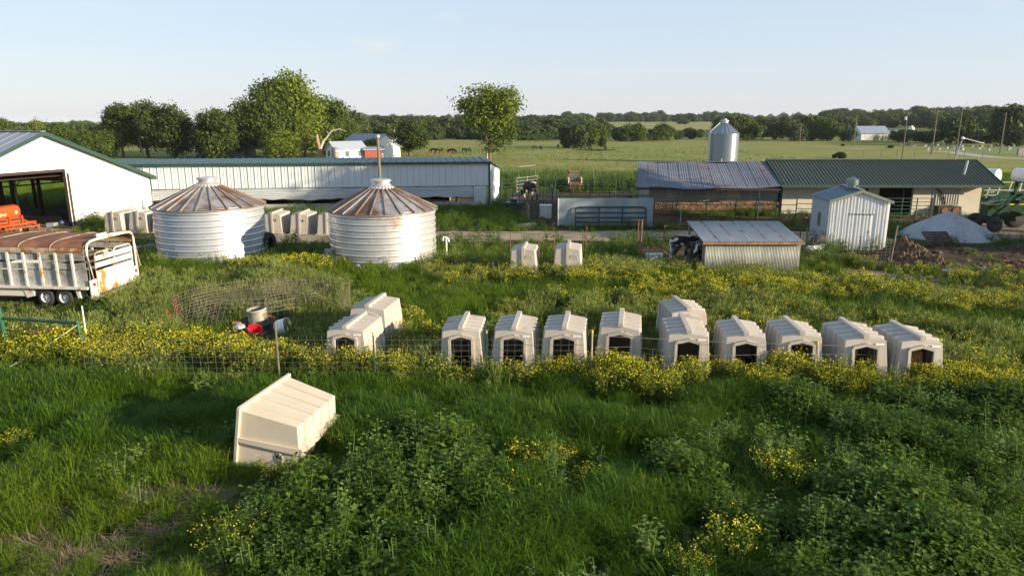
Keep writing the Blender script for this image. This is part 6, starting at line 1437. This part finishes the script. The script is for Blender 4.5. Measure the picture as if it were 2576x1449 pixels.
# middle distance trees in front of the woods
MID = [(1425, 373, 318, 42, 'far', 'dark rounded tree at the left of the pond'), (1452, 374, 313, 52, 'far', 'largest tree on the near shore of the pond'), (1482, 372, 320, 44, 'farmid', 'tree with bare stems at the middle of the pond clump'), (1512, 370, 316, 34, 'farmid', 'slim tree at the right end of the pond clump'),
       (1560, 356, 322, 50, 'far', 'low tree right of the pond clump'), (1597, 356, 312, 58, 'farmid', 'taller tree in the hedge line beyond the pond'), (1640, 354, 326, 34, 'far', 'small tree left of the round hedge tree'), (1668, 354, 312, 66, 'farmid', 'broad round tree in the hedge line'),
       (1707, 352, 330, 26, 'far', 'low bush tree right of the broad hedge tree'), (1735, 350, 322, 44, 'far', 'thin twiggy tree near the silver silo'), (1762, 348, 326, 26, 'farmid', 'little round tree left of the silver silo'), (1718, 326, 301, 30, 'far', 'isolated tree on the far skyline'),
       (1852, 352, 292, 60, 'farmid', 'tall pale tree right of the silver silo'), (1882, 352, 298, 48, 'farmid', 'pale tree second right of the silver silo'), (1960, 352, 296, 60, 'far', 'dark tree before the right wood'), (2040, 354, 292, 66, 'farmid', 'sunlit tree standing out of the right wood'), (2080, 355, 300, 56, 'farmid', 'sunlit tree at the edge of the right wood'),
       (2000, 356, 310, 50, 'far', 'shaded tree at the foot of the right wood'), (2132, 356, 324, 44, 'far', 'rounded bush tree left of the far white barn'), (2283, 358, 328, 70, 'far', 'low olive tree below the small white silo'), (2330, 360, 330, 70, 'far', 'dark tree left of the wide crossarm poles'),
       (2352, 338, 290, 66, 'far', 'tree on the far right hillside field'), (2405, 362, 290, 82, 'far', 'dark cedar like tree behind the dark crossarm pole'), (2450, 362, 322, 60, 'far', 'olive tree in the cemetery'), (2540, 368, 270, 110, 'far', 'large open tree behind the leaning cemetery pole'), (2492, 362, 326, 56, 'far', 'low tree at the right of the cemetery')]
for i, (u, vb, vt, w, k, lb) in enumerate(MID): tree(u, vb, vt, w, k, lb, i, 'trees in the far fields', bare=.06)
# dark bushes in the pasture
for i, (u, vb, vt, w, lb) in enumerate(((2115, 399, 383, 24, 'larger dark cedar bush in the pasture beyond the green roof'), (2098, 398, 388, 14, 'smaller dark cedar bush beside the larger one'), (1703, 352, 346, 8, 'tiny lone bush in the open pasture'), (2240, 373, 366, 16, 'brown bush in the pasture by the road'), (2120, 368, 362, 9, 'small brown bush far out in the pasture'))):
    tree(u, vb, vt, w, 'dark', lb, i, None, 'bush', bare=.0, trunk=False)
# ---------------------------------------------------------------- scatter: plants that nobody could count
PROTO = bpy.data.collections.new('plant_kinds')             # kept out of the scene; only scattered
def gn_tree():
    ng = bpy.data.node_groups.new('scatter', 'GeometryNodeTree')
    ng.interface.new_socket('Geometry', in_out='INPUT', socket_type='NodeSocketGeometry'); ng.interface.new_socket('Kinds', in_out='INPUT', socket_type='NodeSocketCollection'); ng.interface.new_socket('Geometry', in_out='OUTPUT', socket_type='NodeSocketGeometry')
    N = ng.nodes; L = ng.links; gi = N.new('NodeGroupInput'); go = N.new('NodeGroupOutput'); ci = N.new('GeometryNodeCollectionInfo'); ci.inputs['Separate Children'].default_value = True; ci.inputs['Reset Children'].default_value = True
    ip = N.new('GeometryNodeInstanceOnPoints'); ip.inputs['Pick Instance'].default_value = True
    def at(n, t): a = N.new('GeometryNodeInputNamedAttribute'); a.data_type = t; a.inputs['Name'].default_value = n; return a.outputs['Attribute']
    L.new(gi.outputs['Geometry'], ip.inputs['Points']); L.new(gi.outputs['Kinds'], ci.inputs['Collection']); L.new(ci.outputs[0], ip.inputs['Instance']); L.new(at('ix', 'INT'), ip.inputs['Instance Index'])
    L.new(at('rot', 'FLOAT_VECTOR'), ip.inputs['Rotation']); L.new(at('scl', 'FLOAT_VECTOR'), ip.inputs['Scale']); L.new(ip.outputs[0], go.inputs[0])
    return ng
GN = gn_tree()
def kinds(name, meshes):
    c = bpy.data.collections.new(name)
    for i, me in enumerate(meshes): o = bpy.data.objects.new('%s_%02d' % (name, i), me); c.objects.link(o)
    return c, len(meshes)
def scatter(name, pts, kc, label, cat, scl, seed=0, tilt=.12, zs=None):
    c, n = kc; rs = np.random.default_rng(seed); N_ = len(pts)
    if N_ == 0: return
    me = bpy.data.meshes.new(name); me.vertices.add(N_); me.vertices.foreach_set('co', np.asarray(pts, float).reshape(-1))
    a = me.attributes.new('ix', 'INT', 'POINT'); a.data.foreach_set('value', rs.integers(0, n, N_).astype(np.int32))
    rot = np.column_stack([rs.normal(0, tilt, N_), rs.normal(0, tilt, N_), rs.uniform(0, 6.283, N_)]); a = me.attributes.new('rot', 'FLOAT_VECTOR', 'POINT'); a.data.foreach_set('vector', rot.astype(np.float32).reshape(-1))
    s = np.asarray(scl) * rs.uniform(.75, 1.25, N_); z = s if zs is None else s * zs; a = me.attributes.new('scl', 'FLOAT_VECTOR', 'POINT'); a.data.foreach_set('vector', np.column_stack([s, s, z]).astype(np.float32).reshape(-1))
    o = bpy.data.objects.new(name, me); COL.objects.link(o); m = o.modifiers.new('scatter', 'NODES'); m.node_group = GN
    for it in GN.interface.items_tree:
        if it.in_out == 'INPUT' and it.name == 'Kinds': m[it.identifier] = c
    tag(o, label, cat, None, 'stuff'); return o
# ---------------------------------------------------------------- far woods
rs = np.random.default_rng(5)
def wood(name, quad, n, label, sc=(.7, 1.15), kind=('far',), seed=1, hmul=1., trunks=True):
    """trees over a far patch of land given as (u, distance) corners"""
    r_ = np.random.default_rng(seed); P = []
    (u0, u1, d0, d1) = quad
    for _ in range(n):
        u = r_.uniform(u0, u1); d = d0 + (d1 - d0) * r_.random() ** 1.0; x = (u - 1288) / FOC * d; P.append((x, d, float(terr(x, d)) - .4))
    ms = sum((CR[k] for k in kind), []); kc = kinds(name + '_kind', ms)
    P = np.array(P); s = r_.uniform(*sc, n)
    return scatter(name, P, kc, label, 'woodland', s, seed, .02, np.full(n, hmul))
wood('left_woods', (-260, 330, 190, 460), 210, 'mixed green woodland on the left horizon', (.55, .85), ('farmid', 'far'), 1, .85)
wood('grove_woods', (560, 900, 185, 300), 60, 'dark woodland behind the farmstead grove', (.8, 1.1), ('far',), 2)
wood('middle_woods', (850, 1520, 262, 400), 260, 'broad dark wooded hill across the middle distance', (.65, 1.05), ('far', 'far', 'farmid'), 3, .85)
wood('hill_woods', (860, 1480, 380, 500), 170, 'wooded ridge behind the middle woods', (.85, 1.15), ('far',), 4, .8)
wood('skyline_woods', (1420, 1860, 800, 1200), 160, 'thin far tree line on the skyline', (.9, 1.4), ('far',), 5)
wood('right_woods', (1800, 2110, 290, 430), 120, 'woodland edge right of the silver silo', (.75, .98), ('far', 'farmid'), 6, .9)
wood('right_hill_woods', (2040, 2760, 400, 620), 300, 'dark wooded hill on the right horizon', (.8, 1.25), ('far', 'far', 'farmid'), 7, .85)
wood('far_right_woods', (2440, 2800, 310, 440), 60, 'wooded slope above the cemetery', (.8, 1.1), ('far',), 8)
wood('horizon_woods', (-400, 2900, 1300, 2800), 420, 'hazy tree lines along the horizon', (1.1, 2.2), ('far',), 9)
# trees standing outside the picture to the sunny side, whose long evening shade falls across the field
SHADE_TREES = ((37.5, 39.8, 16.5, 9.5), (43, 36, 14, 9))
for i, (x, y, h, w) in enumerate(SHADE_TREES):
    T = thing('tree', 'tree on the sunny side of the field outside the picture', 'tree', (x, y, 0), i, 'trees on the sunny side')
    ms = CR['mid']; inst('crown', ms[i % 3], T, (0, 0, h * .15), (0, 0, i), (w / 9.2, w / 9.2, h * .85 / 8.1)); inst('trunk', TK[i % 3], T, (0, 0, 0), (0, 0, 0), (1, 1, h / 9.6))

# ================================================================== low plants
LMg = dict(
    grass=leafmat('grass_blade', (.085, .155, .008), (.170, .240, .018), .35, big=.35),
    grass2=leafmat('deep_grass_blade', (.048, .115, .007), (.105, .185, .013), .35, big=.3),
    brome=leafmat('brome_blade', (.115, .170, .022), (.185, .235, .040), .35, big=.4),
    seed=leafmat('brome_seed_head', (.20, .235, .065), (.27, .29, .10), .3),
    mleaf=leafmat('mustard_stem', (.085, .125, .016), (.14, .18, .026), .3),
    yellow=leafmat('yellow_petal', (.50, .445, .02), (.64, .58, .04), .3, True),
    broad=leafmat('broad_leaf', (.046, .092, .010), (.125, .190, .020), .25, True, big=.5),
    broad2=leafmat('pale_broad_leaf', (.10, .165, .035), (.17, .235, .055), .25, True),
    dry=leafmat('dead_grass', (.20, .15, .085), (.30, .23, .14), .2, True))
class Q:
    def __init__(s): s.v = []; s.f = []; s.m = []
    def strip(s, pts, ws, mi=0, side=None):
        n = len(pts); o = len(s.v)
        for i, (p, w) in enumerate(zip(pts, ws)):
            if i == n - 1 and w == 0: s.v.append(tuple(p)); continue
            s.v.append(tuple(p - side * w)); s.v.append(tuple(p + side * w))
        for i in range(n - 1):
            a = o + 2 * i
            if i == n - 2 and ws[-1] == 0: s.f.append((a, a + 1, a + 2))
            else: s.f.append((a, a + 1, a + 3, a + 2))
            s.m.append(mi)
    def quad(s, c, t, b, mi=0):
        o = len(s.v); s.v += [tuple(c - t), tuple(c - b), tuple(c + t), tuple(c + b)]; s.f.append((o, o + 1, o + 2, o + 3)); s.m.append(mi)
    def mesh(s, name, mats):
        me = bpy.data.meshes.new(name); me.from_pydata(s.v, [], s.f)
        for m in mats: me.materials.append(m)
        me.polygons.foreach_set('material_index', s.m); me.update(); return me
def unit(r): v = Vector((r.gauss(0, 1), r.gauss(0, 1), r.gauss(0, 1))); return v.normalized()
def g_grass(seed, nb, h, spread, w, bend, mats, nm='grass_tuft'):
    r = random.Random(seed); q = Q()
    for _ in range(nb):
        a = r.uniform(0, 6.28); d = Vector((math.cos(a), math.sin(a), 0)); rr = spread * math.sqrt(r.random()); t = r.uniform(0, 6.28); p = Vector((rr * math.cos(t), rr * math.sin(t), 0)); H = h * r.uniform(.55, 1.15); be = bend * r.uniform(.4, 1.6) * H
        pts = [p, p + d * be * .15 + Vector((0, 0, H * .45)), p + d * be * .5 + Vector((0, 0, H * .82)), p + d * be + Vector((0, 0, H * (1 - .25 * min(1, be / H))))]
        b_ = r.uniform(0, 6.28); q.strip(pts, [w, w * .9, w * .6, 0], 0, (Vector((-d.y, d.x, 0)) + d * r.uniform(-.6, .6)).normalized())
    return q.mesh(nm, mats)
def g_brome(seed, nb=26, h=.75, spread=.22):
    r = random.Random(seed); q = Q()
    for k in range(nb):
        a = r.uniform(0, 6.28); d = Vector((math.cos(a), math.sin(a), 0)); rr = spread * math.sqrt(r.random()); t = r.uniform(0, 6.28); p = Vector((rr * math.cos(t), rr * math.sin(t), 0)); H = h * r.uniform(.6, 1.1); be = H * r.uniform(.15, .6); s = Vector((-d.y, d.x, 0))
        pts = [p, p + d * be * .2 + Vector((0, 0, H * .5)), p + d * be * .55 + Vector((0, 0, H * .9)), p + d * be + Vector((0, 0, H * .95))]
        q.strip(pts, [.007, .007, .004, .0], 0, s)
        if k % 2 == 0:
            for j in range(5):
                c = pts[2].lerp(pts[3], r.uniform(0, 1.15)) + unit(r) * .025 * h / .75 - Vector((0, 0, .02 * j)); tt = (Vector((0, 0, -1)) + unit(r) * .5).normalized() * .035; q.quad(c, tt, unit(r) * .012, 1)
    return q.mesh('brome_tuft', [LMg['brome'], LMg['seed']])
def g_mustard(seed, ns=9, h=.62, spread=.2, nf=6, fs=.013):
    r = random.Random(seed); q = Q()
    for _ in range(ns):
        a = r.uniform(0, 6.28); d = Vector((math.cos(a), math.sin(a), 0)); p = d * spread * .8 * math.sqrt(r.random()); H = h * r.uniform(.7, 1.1); e = p + d * spread * r.uniform(.0, .6) + Vector((r.gauss(0, .06), r.gauss(0, .06), 0)) + Vector((0, 0, H)); s = Vector((-d.y, d.x, 0)); mid = p.lerp(e, .5) + Vector((0, 0, .05))
        q.strip([p, mid, e], [.008, .006, .003], 0, s)
        for j in range(11):
            k = r.uniform(.1, .92); c = p.lerp(e, k) + unit(r) * .06; q.quad(c, unit(r) * .055, unit(r) * .015, 0)
        for j in range(nf):
            c = e + Vector((r.gauss(0, .05), r.gauss(0, .05), r.uniform(-.10, .03))); n_ = (unit(r) + Vector((0, 0, .6))).normalized(); t = n_.cross(unit(r)).normalized(); f = fs * r.uniform(.7, 1.3); q.quad(c, t * f, n_.cross(t) * f, 1)
    return q.mesh('mustard_plant', [LMg['mleaf'], LMg['yellow']])
def g_broad(seed, nl=46, h=.6, spread=.26, ls=.05, m=None, ns=5):
    r = random.Random(seed); q = Q()
    for k in range(ns):
        a = r.uniform(0, 6.28); d = Vector((math.cos(a), math.sin(a), 0)); p = d * spread * r.random() * .8; H = h * r.uniform(.65, 1.1); e = p + d * spread * r.uniform(.1, .5) + Vector((0, 0, H)); q.strip([p, e], [.006, .004], 0, Vector((-d.y, d.x, 0)))
        for j in range(nl // ns):
            t = (j + .5) / (nl // ns); t = .25 + .77 * t; b_ = r.uniform(0, 6.28); o = Vector((math.cos(b_), math.sin(b_), 0)); L_ = ls * r.uniform(.7, 1.3) * (1.25 - .6 * t); c = p.lerp(e, t); up = Vector((0, 0, r.uniform(-.15, .55)))
            dr = (o + up).normalized(); sd = dr.cross(Vector((0, 0, 1))).normalized(); st = c + dr * L_ * .6; i0 = len(q.v); tip = st + dr * L_ * 2 - Vector((0, 0, L_ * .25)); m1 = st + dr * L_ * .9
            q.v += [tuple(st), tuple(m1 - sd * L_ * .75 + Vector((0, 0, L_ * .2))), tuple(tip), tuple(m1 + sd * L_ * .75 + Vector((0, 0, L_ * .2))), tuple(m1)]
            q.f += [(i0, i0 + 1, i0 + 4), (i0 + 1, i0 + 2, i0 + 4), (i0 + 2, i0 + 3, i0 + 4), (i0 + 3, i0, i0 + 4)]; q.m += [0] * 4
    return q.mesh('broadleaf_plant', [m])
K_grass = kinds('grass_kind', [g_grass(i, 26, .36, .15, .005, .7, [LMg['grass']]) for i in range(5)])
K_deep = kinds('deep_grass_kind', [g_grass(20 + i, 30, .42, .15, .0052, .7, [LMg['grass2']]) for i in range(5)])
K_short = kinds('short_grass_kind', [g_grass(40 + i, 26, .26, .2, .006, .8, [LMg['grass']]) for i in range(4)])
K_brome = kinds('brome_kind', [g_brome(60 + i) for i in range(5)])
K_must = kinds('mustard_kind', [g_mustard(80 + i) for i in range(5)])
K_mustf = kinds('mustard_far_kind', [g_mustard(90 + i, 9, .55, .24, 6, .016) for i in range(4)])
K_broad = kinds('broadleaf_kind', [g_broad(100 + i, 60, .56, .26, .058, LMg['broad'], 7) for i in range(6)])
K_pale = kinds('pale_weed_kind', [g_broad(120 + i, 50, .7, .2, .045, LMg['broad2'], 5) for i in range(4)])
K_dry = kinds('dead_grass_kind', [g_grass(140 + i, 30, .22, .22, .006, 2.2, [LMg['dry']], 'dead_tuft') for i in range(4)])

def g_clod(seed):
    b = bmesh.new(); bmesh.ops.create_icosphere(b, subdivisions=1, radius=.13); r = random.Random(seed)
    for v in b.verts: v.co *= r.uniform(.6, 1.25); v.co.z *= .6
    me = bpy.data.meshes.new('clod'); b.to_mesh(me); b.free(); me.materials.append(MT['mud' if seed % 3 else 'manure']); return me
K_clod = kinds('clod_kind', [g_clod(i) for i in range(6)])
def inpoly(x, y, P):
    P = np.asarray(P); n = len(P); c = np.zeros(x.shape, bool); j = n - 1
    for i in range(n):
        k = ((P[i, 1] > y) != (P[j, 1] > y)) & (x < (P[j, 0] - P[i, 0]) * (y - P[i, 1]) / (P[j, 1] - P[i, 1] + 1e-12) + P[i, 0]); c ^= k; j = i
    return c
def PX(*uv): return poly2([G(*p) for p in uv])
def samples(y0, y1, dens, seed, margin=1.12):
    r_ = np.random.default_rng(seed); n = int(dens * (y1 - y0) * (y0 + y1) * .76 * margin); y = np.sqrt(r_.uniform(y0 * y0, y1 * y1, n)); x = r_.uniform(-1, 1, n) * y * .76 * margin
    return x, y
def clear(x, y):
    k = np.zeros(x.shape, bool)
    for P in EXCL:
        b = (x > P[:, 0].min()) & (x < P[:, 0].max()) & (y > P[:, 1].min()) & (y < P[:, 1].max())
        if b.any(): i = np.where(b)[0]; k[i] |= inpoly(x[i], y[i], P)
    return ~k
MUDS = [PX((2050, 640), (2090, 664), (2200, 680), (2340, 704), (2480, 704), (2760, 704), (2760, 632), (2560, 620), (2290, 622), (2240, 634)), PX((1606, 676), (1606, 622), (1800, 620), (1800, 676)), PX((1262, 520), (1340, 566), (1400, 572), (1655, 574), (1800, 566), (2330, 560), (2330, 545), (1660, 546), (1600, 515), (1590, 484), (1290, 486))]
SHORT = [PX((560, 1150), (860, 1130), (900, 1180), (740, 1235), (560, 1240)), PX((-50, 835), (300, 830), (260, 740), (-50, 740)), PX((2030, 690), (2800, 705), (2800, 760), (2330, 752), (2100, 728))]
def P3(x, y): return np.column_stack([x, y, np.zeros_like(x)])
# patches, as areas of the field
BAND = PX((-150, 878), (120, 884), (420, 880), (640, 900), (780, 925), (1000, 945), (1300, 950), (1600, 954), (2000, 958), (2400, 962), (2800, 962), (2800, 1030), (2300, 1020), (1900, 1010), (1560, 1010), (1450, 985), (1150, 985), (760, 965), (420, 945), (-150, 940))
BROADS = [PX((820, 1210), (905, 1150), (1010, 1118), (1150, 1130), (1230, 1190), (1260, 1300), (1180, 1400), (1000, 1460), (800, 1560), (560, 1480), (640, 1290)),
          PX((1340, 1230), (1420, 1180), (1500, 1220), (1500, 1310), (1400, 1330)), PX((1780, 1080), (1850, 1030), (2060, 1020), (2350, 1010), (2800, 1040), (2800, 1700), (1500, 1700), (1600, 1420), (1760, 1300), (1640, 1190))]
YEL2 = [PX((1120, 706), (1290, 694), (1470, 696), (1700, 700), (2000, 716), (2240, 740), (2250, 790), (2000, 770), (1780, 745), (1560, 735), (1330, 730), (1150, 712)), PX((520, 662), (700, 636), (840, 700), (700, 690)), PX((1080, 640), (1180, 630), (1270, 660), (1120, 665)), PX((2200, 750), (2560, 770), (2560, 800), (2250, 790))]
DEADS = [PX((-100, 1270), (120, 1260), (330, 1215), (430, 1200), (560, 1260), (620, 1400), (480, 1600), (-200, 1600))]
def any_in(x, y, L_):
    k = np.zeros(x.shape, bool)
    for P in L_: k |= inpoly(x, y, P)
    return k
TIP = np.array((-5.0, 14.2))
# --- foreground lawn of deep grass
def field():
    X = []; 
    x, y = samples(7.2, 17.5, 78, 1); c = clear(x, y); x, y = x[c], y[c]
    br = any_in(x, y, BROADS); bd = inpoly(x, y, BAND); dd_ = any_in(x, y, DEADS); n1 = fnoise(x, y, 1.6, 1); n2 = fnoise(x, y, .7, 4); n2 = np.where(dd_, fnoise(x, y, .42, 14), n2)
    left = (x < -1.5 - .15 * (y - 10)) & (y < 13.5 + .1 * x * 0)
    k = ~br & ~bd & ~left & (n2 > .30); scatter('deep_grass', P3(x[k], y[k]), K_deep, 'long deep green grass in front of the flower band', 'grass', (.45 + .95 * sstep(.25, .7, n1[k])) * np.where(any_in(x, y, SHORT)[k], .4, 1), 1)
    k = left & ~br & ~bd & (n2 > np.where(dd_, .37, .34)); scatter('bright_grass', P3(x[k], y[k]), K_grass, 'bright green grass at the lower left', 'grass', (.38 + .85 * sstep(.25, .7, n1[k])) * np.where(any_in(x, y, SHORT)[k], .45, 1), 2)
    k = left & ~br & dd_ & (n2 < .39) & (np.random.default_rng(3).random(x.shape) < .55); scatter('dead_grass', P3(x[k], y[k]), K_dry, 'flattened dead brown grass at the lower left', 'dead grass', np.full(k.sum(), .8), 3, .1)
    k = br & (np.random.default_rng(4).random(x.shape) < .12); scatter('grass_among_weeds', P3(x[k], y[k]), K_deep, 'grass blades poking up between the broad leaved weeds', 'grass', .75 + .5 * n1[k], 4)
    # broad leaved weeds
    x, y = samples(7.2, 19, 30, 5); c = clear(x, y); x, y = x[c], y[c]; br = any_in(x, y, BROADS); n1 = fnoise(x, y, 1.8, 7); n2 = fnoise(x, y, .8, 8); r_ = np.random.default_rng(6).random(x.shape)
    k = br & (n2 > .40); scatter('broadleaf_weeds', P3(x[k], y[k]), K_broad, 'dense dark broad leaved weeds in the lower right', 'weeds', (.38 + .95 * sstep(.28, .68, n1[k])) * np.where(y[k] < 9.5, .8, 1), 6, .14)
    k = ((br & (r_ < .10)) | (~br & ~inpoly(x, y, BAND) & (r_ < .009))) & (n1 > .4); scatter('pale_weeds', P3(x[k], y[k]), K_pale, 'paler upright weeds dotted through grass and dark weeds', 'weeds', .75 + .6 * n2[k], 7)
    # the flowering band
    x, y = samples(14.5, 21.5, 30, 8); c = clear(x, y); x, y = x[c], y[c]; bd = inpoly(x + .8 * (fnoise(x, y, 1.2, 3) - .5), y + 1.6 * (fnoise(x, y, 1.5, 2) - .5), BAND); n1 = fnoise(x, y, 1.5, 11); n2 = fnoise(x, y, .9, 12)
    k = bd & (n2 > .42); scatter('flower_band', P3(x[k], y[k]), K_must, 'band of yellow flowering mustard before the hutches', 'wildflowers', (.74 + .85 * n1[k]), 9)
    k = bd & ((np.random.default_rng(9).random(x.shape) < .35) | (n2 < .45)); scatter('band_grass', P3(x[k], y[k]), K_grass, 'green grass growing between the yellow flowers', 'grass', .85 + .5 * n1[k], 10)
    # between hutch row and bins: brome, grass, second flowers
    x, y = samples(17.2, 33.5, 17, 12); c = clear(x, y); x, y = x[c], y[c]; bd = inpoly(x, y, BAND); ye = any_in(x + 3. * (fnoise(x, y, 2.5, 3) - .5), y + 6. * (fnoise(x, y, 3.2, 2) - .5), YEL2); n1 = fnoise(x, y, 2.6, 21); n2 = fnoise(x, y, 1.2, 22); r_ = np.random.default_rng(13).random(x.shape)
    n3 = fnoise(x, y, 3.2, 25); sh = np.where(any_in(x, y, SHORT), .30, 1.)
    k = ~bd & (n2 > .34) & (n3 > .46) & ~(ye & (r_ < .5)); scatter('brome_grass', P3(x[k], y[k]), K_brome, 'tall grey green seeding grass between hutches and bins', 'grass', (.45 + .75 * n1[k]) * sh[k], 14)
    k = ~bd & (n3 <= .52) & (n2 > .30); scatter('meadow_grass', P3(x[k], y[k]), K_grass, 'green meadow grass between hutches and bins', 'grass', (.75 + 1.0 * n1[k]) * sh[k], 15)
    k = ~bd & (r_ < .10) & (n1 > .5); scatter('meadow_weeds', P3(x[k], y[k]), K_broad, 'dark leafy weeds in the meadow between hutches and bins', 'weeds', .7 + .7 * n2[k], 16)
    k = (ye & (n2 > .40) & (r_ < .62)) | (~bd & (r_ > .90) & (n3 > .40) & (x > -4)); scatter('meadow_flowers', P3(x[k], y[k]), K_mustf, 'yellow flowering mustard in the meadow behind the hutch row', 'wildflowers', .7 + .7 * n1[k], 17)
    # bins to barns
    x, y = samples(33, 62, 7.5, 18); c = clear(x, y); x, y = x[c], y[c]; n1 = fnoise(x, y, 3., 31); n2 = fnoise(x, y, 1.4, 32); r_ = np.random.default_rng(19).random(x.shape)
    short = (y > 40.5) & (y < 47) | ((x > 20) & (y > 38))
    k = (n2 > .32) & ~(short & (r_ < .35)); scatter('yard_grass', P3(x[k], y[k]), K_grass, 'rank grass along the track and around the barns', 'grass', (np.where(short[k], .35, .85) + .95 * n1[k]) * np.where((y[k] > 38.5) & (y[k] < 42.5), .5, 1), 20)
    k = (r_ < .16) & (n1 > .45); scatter('yard_weeds', P3(x[k], y[k]), K_broad, 'leafy weeds along the track and barn walls', 'weeds', np.where(short[k], .6, 1.) + .7 * n1[k], 21)
    k = (r_ > .9) & (y < 38); scatter('yard_brome', P3(x[k], y[k]), K_brome, 'seeding grass round the grain bins and calf pen', 'grass', .7 + .6 * n1[k], 22)
    # clods and straw on the trampled mud
    x, y = samples(31, 60, 9, 61); k = any_in(x, y, MUDS) & (fnoise(x, y, 1.3, 62) > .42); kk = clear(x, y) | True; scatter('mud_clods', P3(x[k], y[k]), K_clod, 'trampled clods of mud and manure on the bare yard', 'mud', .5 + 1.3 * fnoise(x[k], y[k], 2., 63) ** 2 * 2, 64, .4)
    x, y = samples(31, 48, 5, 65); k = any_in(x, y, MUDS) & (fnoise(x, y, 1.6, 66) > .60); scatter('mud_grass', P3(x[k], y[k]), K_short, 'sparse short grass growing through the mud', 'grass', .5 + .8 * fnoise(x[k], y[k], 1.2, 67), 68)
    # behind the barns: tall weeds, then rough pasture
    x, y = samples(62, 92, 4.0, 23); c = clear(x, y); x, y = x[c], y[c]; n1 = fnoise(x, y, 5, 41); n2 = fnoise(x, y, 2.2, 42); tall = (x > -3) & (x < 17) & (y > 71) & (y < 86)
    k = tall & (n2 > .3); scatter('tall_weeds', P3(x[k], y[k]), K_pale, 'tall light green weeds growing between pens and pasture', 'weeds', 1.0 + 1.7 * n1[k], 24)
    k = tall & (n2 < .40); scatter('dark_tall_weeds', P3(x[k], y[k]), K_broad, 'darker shrubs among the tall weeds behind the pens', 'weeds', 1.0 + 1.7 * n1[k], 25)
    k = ~tall & (n2 > .25); scatter('rough_grass', P3(x[k], y[k]), K_grass, 'rough grass just beyond the barns', 'grass', 1.0 + 1.0 * n1[k], 26)
    x, y = samples(90, 190, .35, 27); c = clear(x, y); x, y = x[c], y[c]; n1 = fnoise(x, y, 9, 51); k = (n1 > .42) & ~((x > 55) & (y > 95)); scatter('pasture_tufts', P3(x[k], y[k]), K_grass, 'taller tufts dotted over the pasture', 'grass', .5 + .8 * n1[k], 28)
    x, y = samples(170, 262, .10, 29); n1 = fnoise(x, y, 14, 52); k = (n1 > .55) & (y > 240); scatter('wood_edge_scrub', P3(x[k], y[k]), K_broad, 'low scrub along the foot of the woods', 'scrub', 2.0 + 3.0 * n1[k], 30)
field()
# single flowering bushes in the foreground, each a plant of its own
mb_ = [g_mustard(200 + i, 26, .55, .34, 9, .013) for i in range(3)]
BUSH = [(578, 1400, 1.15, 'yellow flowering bush alone at the lower left of the weeds'), (690, 1215, .85, 'yellow flowering bush at the foot of the tipped hutch'), (860, 1130, .8, 'pale yellow flowering bush right of the tipped hutch'), (40, 1130, .8, 'yellow flowering bush at the left picture edge'),
        (1290, 1280, 1.0, 'yellow flowering bush right of the big weed mound'), (1320, 1190, 1.1, 'wide yellow flowering bush in the middle foreground grass'), (1410, 1180, .9, 'yellow flowering bush touching the wide middle one'), (1560, 1120, .75, 'small yellow flowering bush in the deep grass, middle right'), (1430, 1110, .5, 'tiny yellow flowering bush farthest back in the deep grass'),
        (1480, 1235, .9, 'yellow flowering bush before the small weed mound'), (1625, 1270, .8, 'yellow flowering bush left of the lone tall grass stalks'), (1960, 1230, 1.25, 'brightest yellow flowering bush among the dark weeds'), (1840, 1400, 1.2, 'yellow flowering bush low among the dark weeds'), (2390, 1340, .7, 'dim yellow flowering bush at the far lower right'), (1730, 1445, .8, 'yellow flowering bush at the bottom picture edge'), (330, 1300, .45, 'few yellow flowers in the dead grass patch')]
for i, (u, v, s, lb) in enumerate(BUSH):
    o = inst('flowering_bush', mb_[i % 3], None, G(u, v), (0, 0, i * 1.1), (s, s, s)); tag(o, lb, 'flowering bush', 'yellow flowering bushes in the foreground')
dk = [g_broad(300 + i, 26, .42, .2, .085, LMg['broad2'], 4) for i in range(3)]
for i, (u, v, s, lb) in enumerate(((640, 1265, 1.0, 'pale dock plant left of the big weed mound'), (1850, 1090, .9, 'pale dock plant at the back of the right weeds'), (2240, 1030, 1.4, 'large bright dock plant near the flower band'), (2480, 1040, 1.5, 'large pale dock plant at the right edge of the flower band'), (1140, 870, .8, 'yellowish dock plant behind the wire fence left of a hutch'), (470, 1125, .9, 'bright leafy clump in the shaded grass left of the tipped hutch'))):
    o = inst('dock_plant', dk[i % 3], None, G(u, v), (0, 0, i * 1.7), (s, s, s)); tag(o, lb, 'plant', 'pale dock plants')

# ---------------------------------------------------------------- evening haze over the whole place
hz = MB().box((0, 0, 16.0), (19000, 19000, 40.0)).build('haze', [], None); hz['kind'] = 'stuff'; hz['label'] = 'thin evening haze lying over the fields'
hm = bpy.data.materials.new('haze_air'); hm.use_nodes = True; hm.node_tree.nodes.clear()
ho = hm.node_tree.nodes.new('ShaderNodeOutputMaterial'); hv = hm.node_tree.nodes.new('ShaderNodeVolumePrincipled')
hv.inputs['Color'].default_value = (.80, .87, .97, 1); hv.inputs['Density'].default_value = HAZE; hv.inputs['Anisotropy'].default_value = .0
hm.node_tree.links.new(hv.outputs[0], ho.inputs['Volume']); hz.data.materials.append(hm)
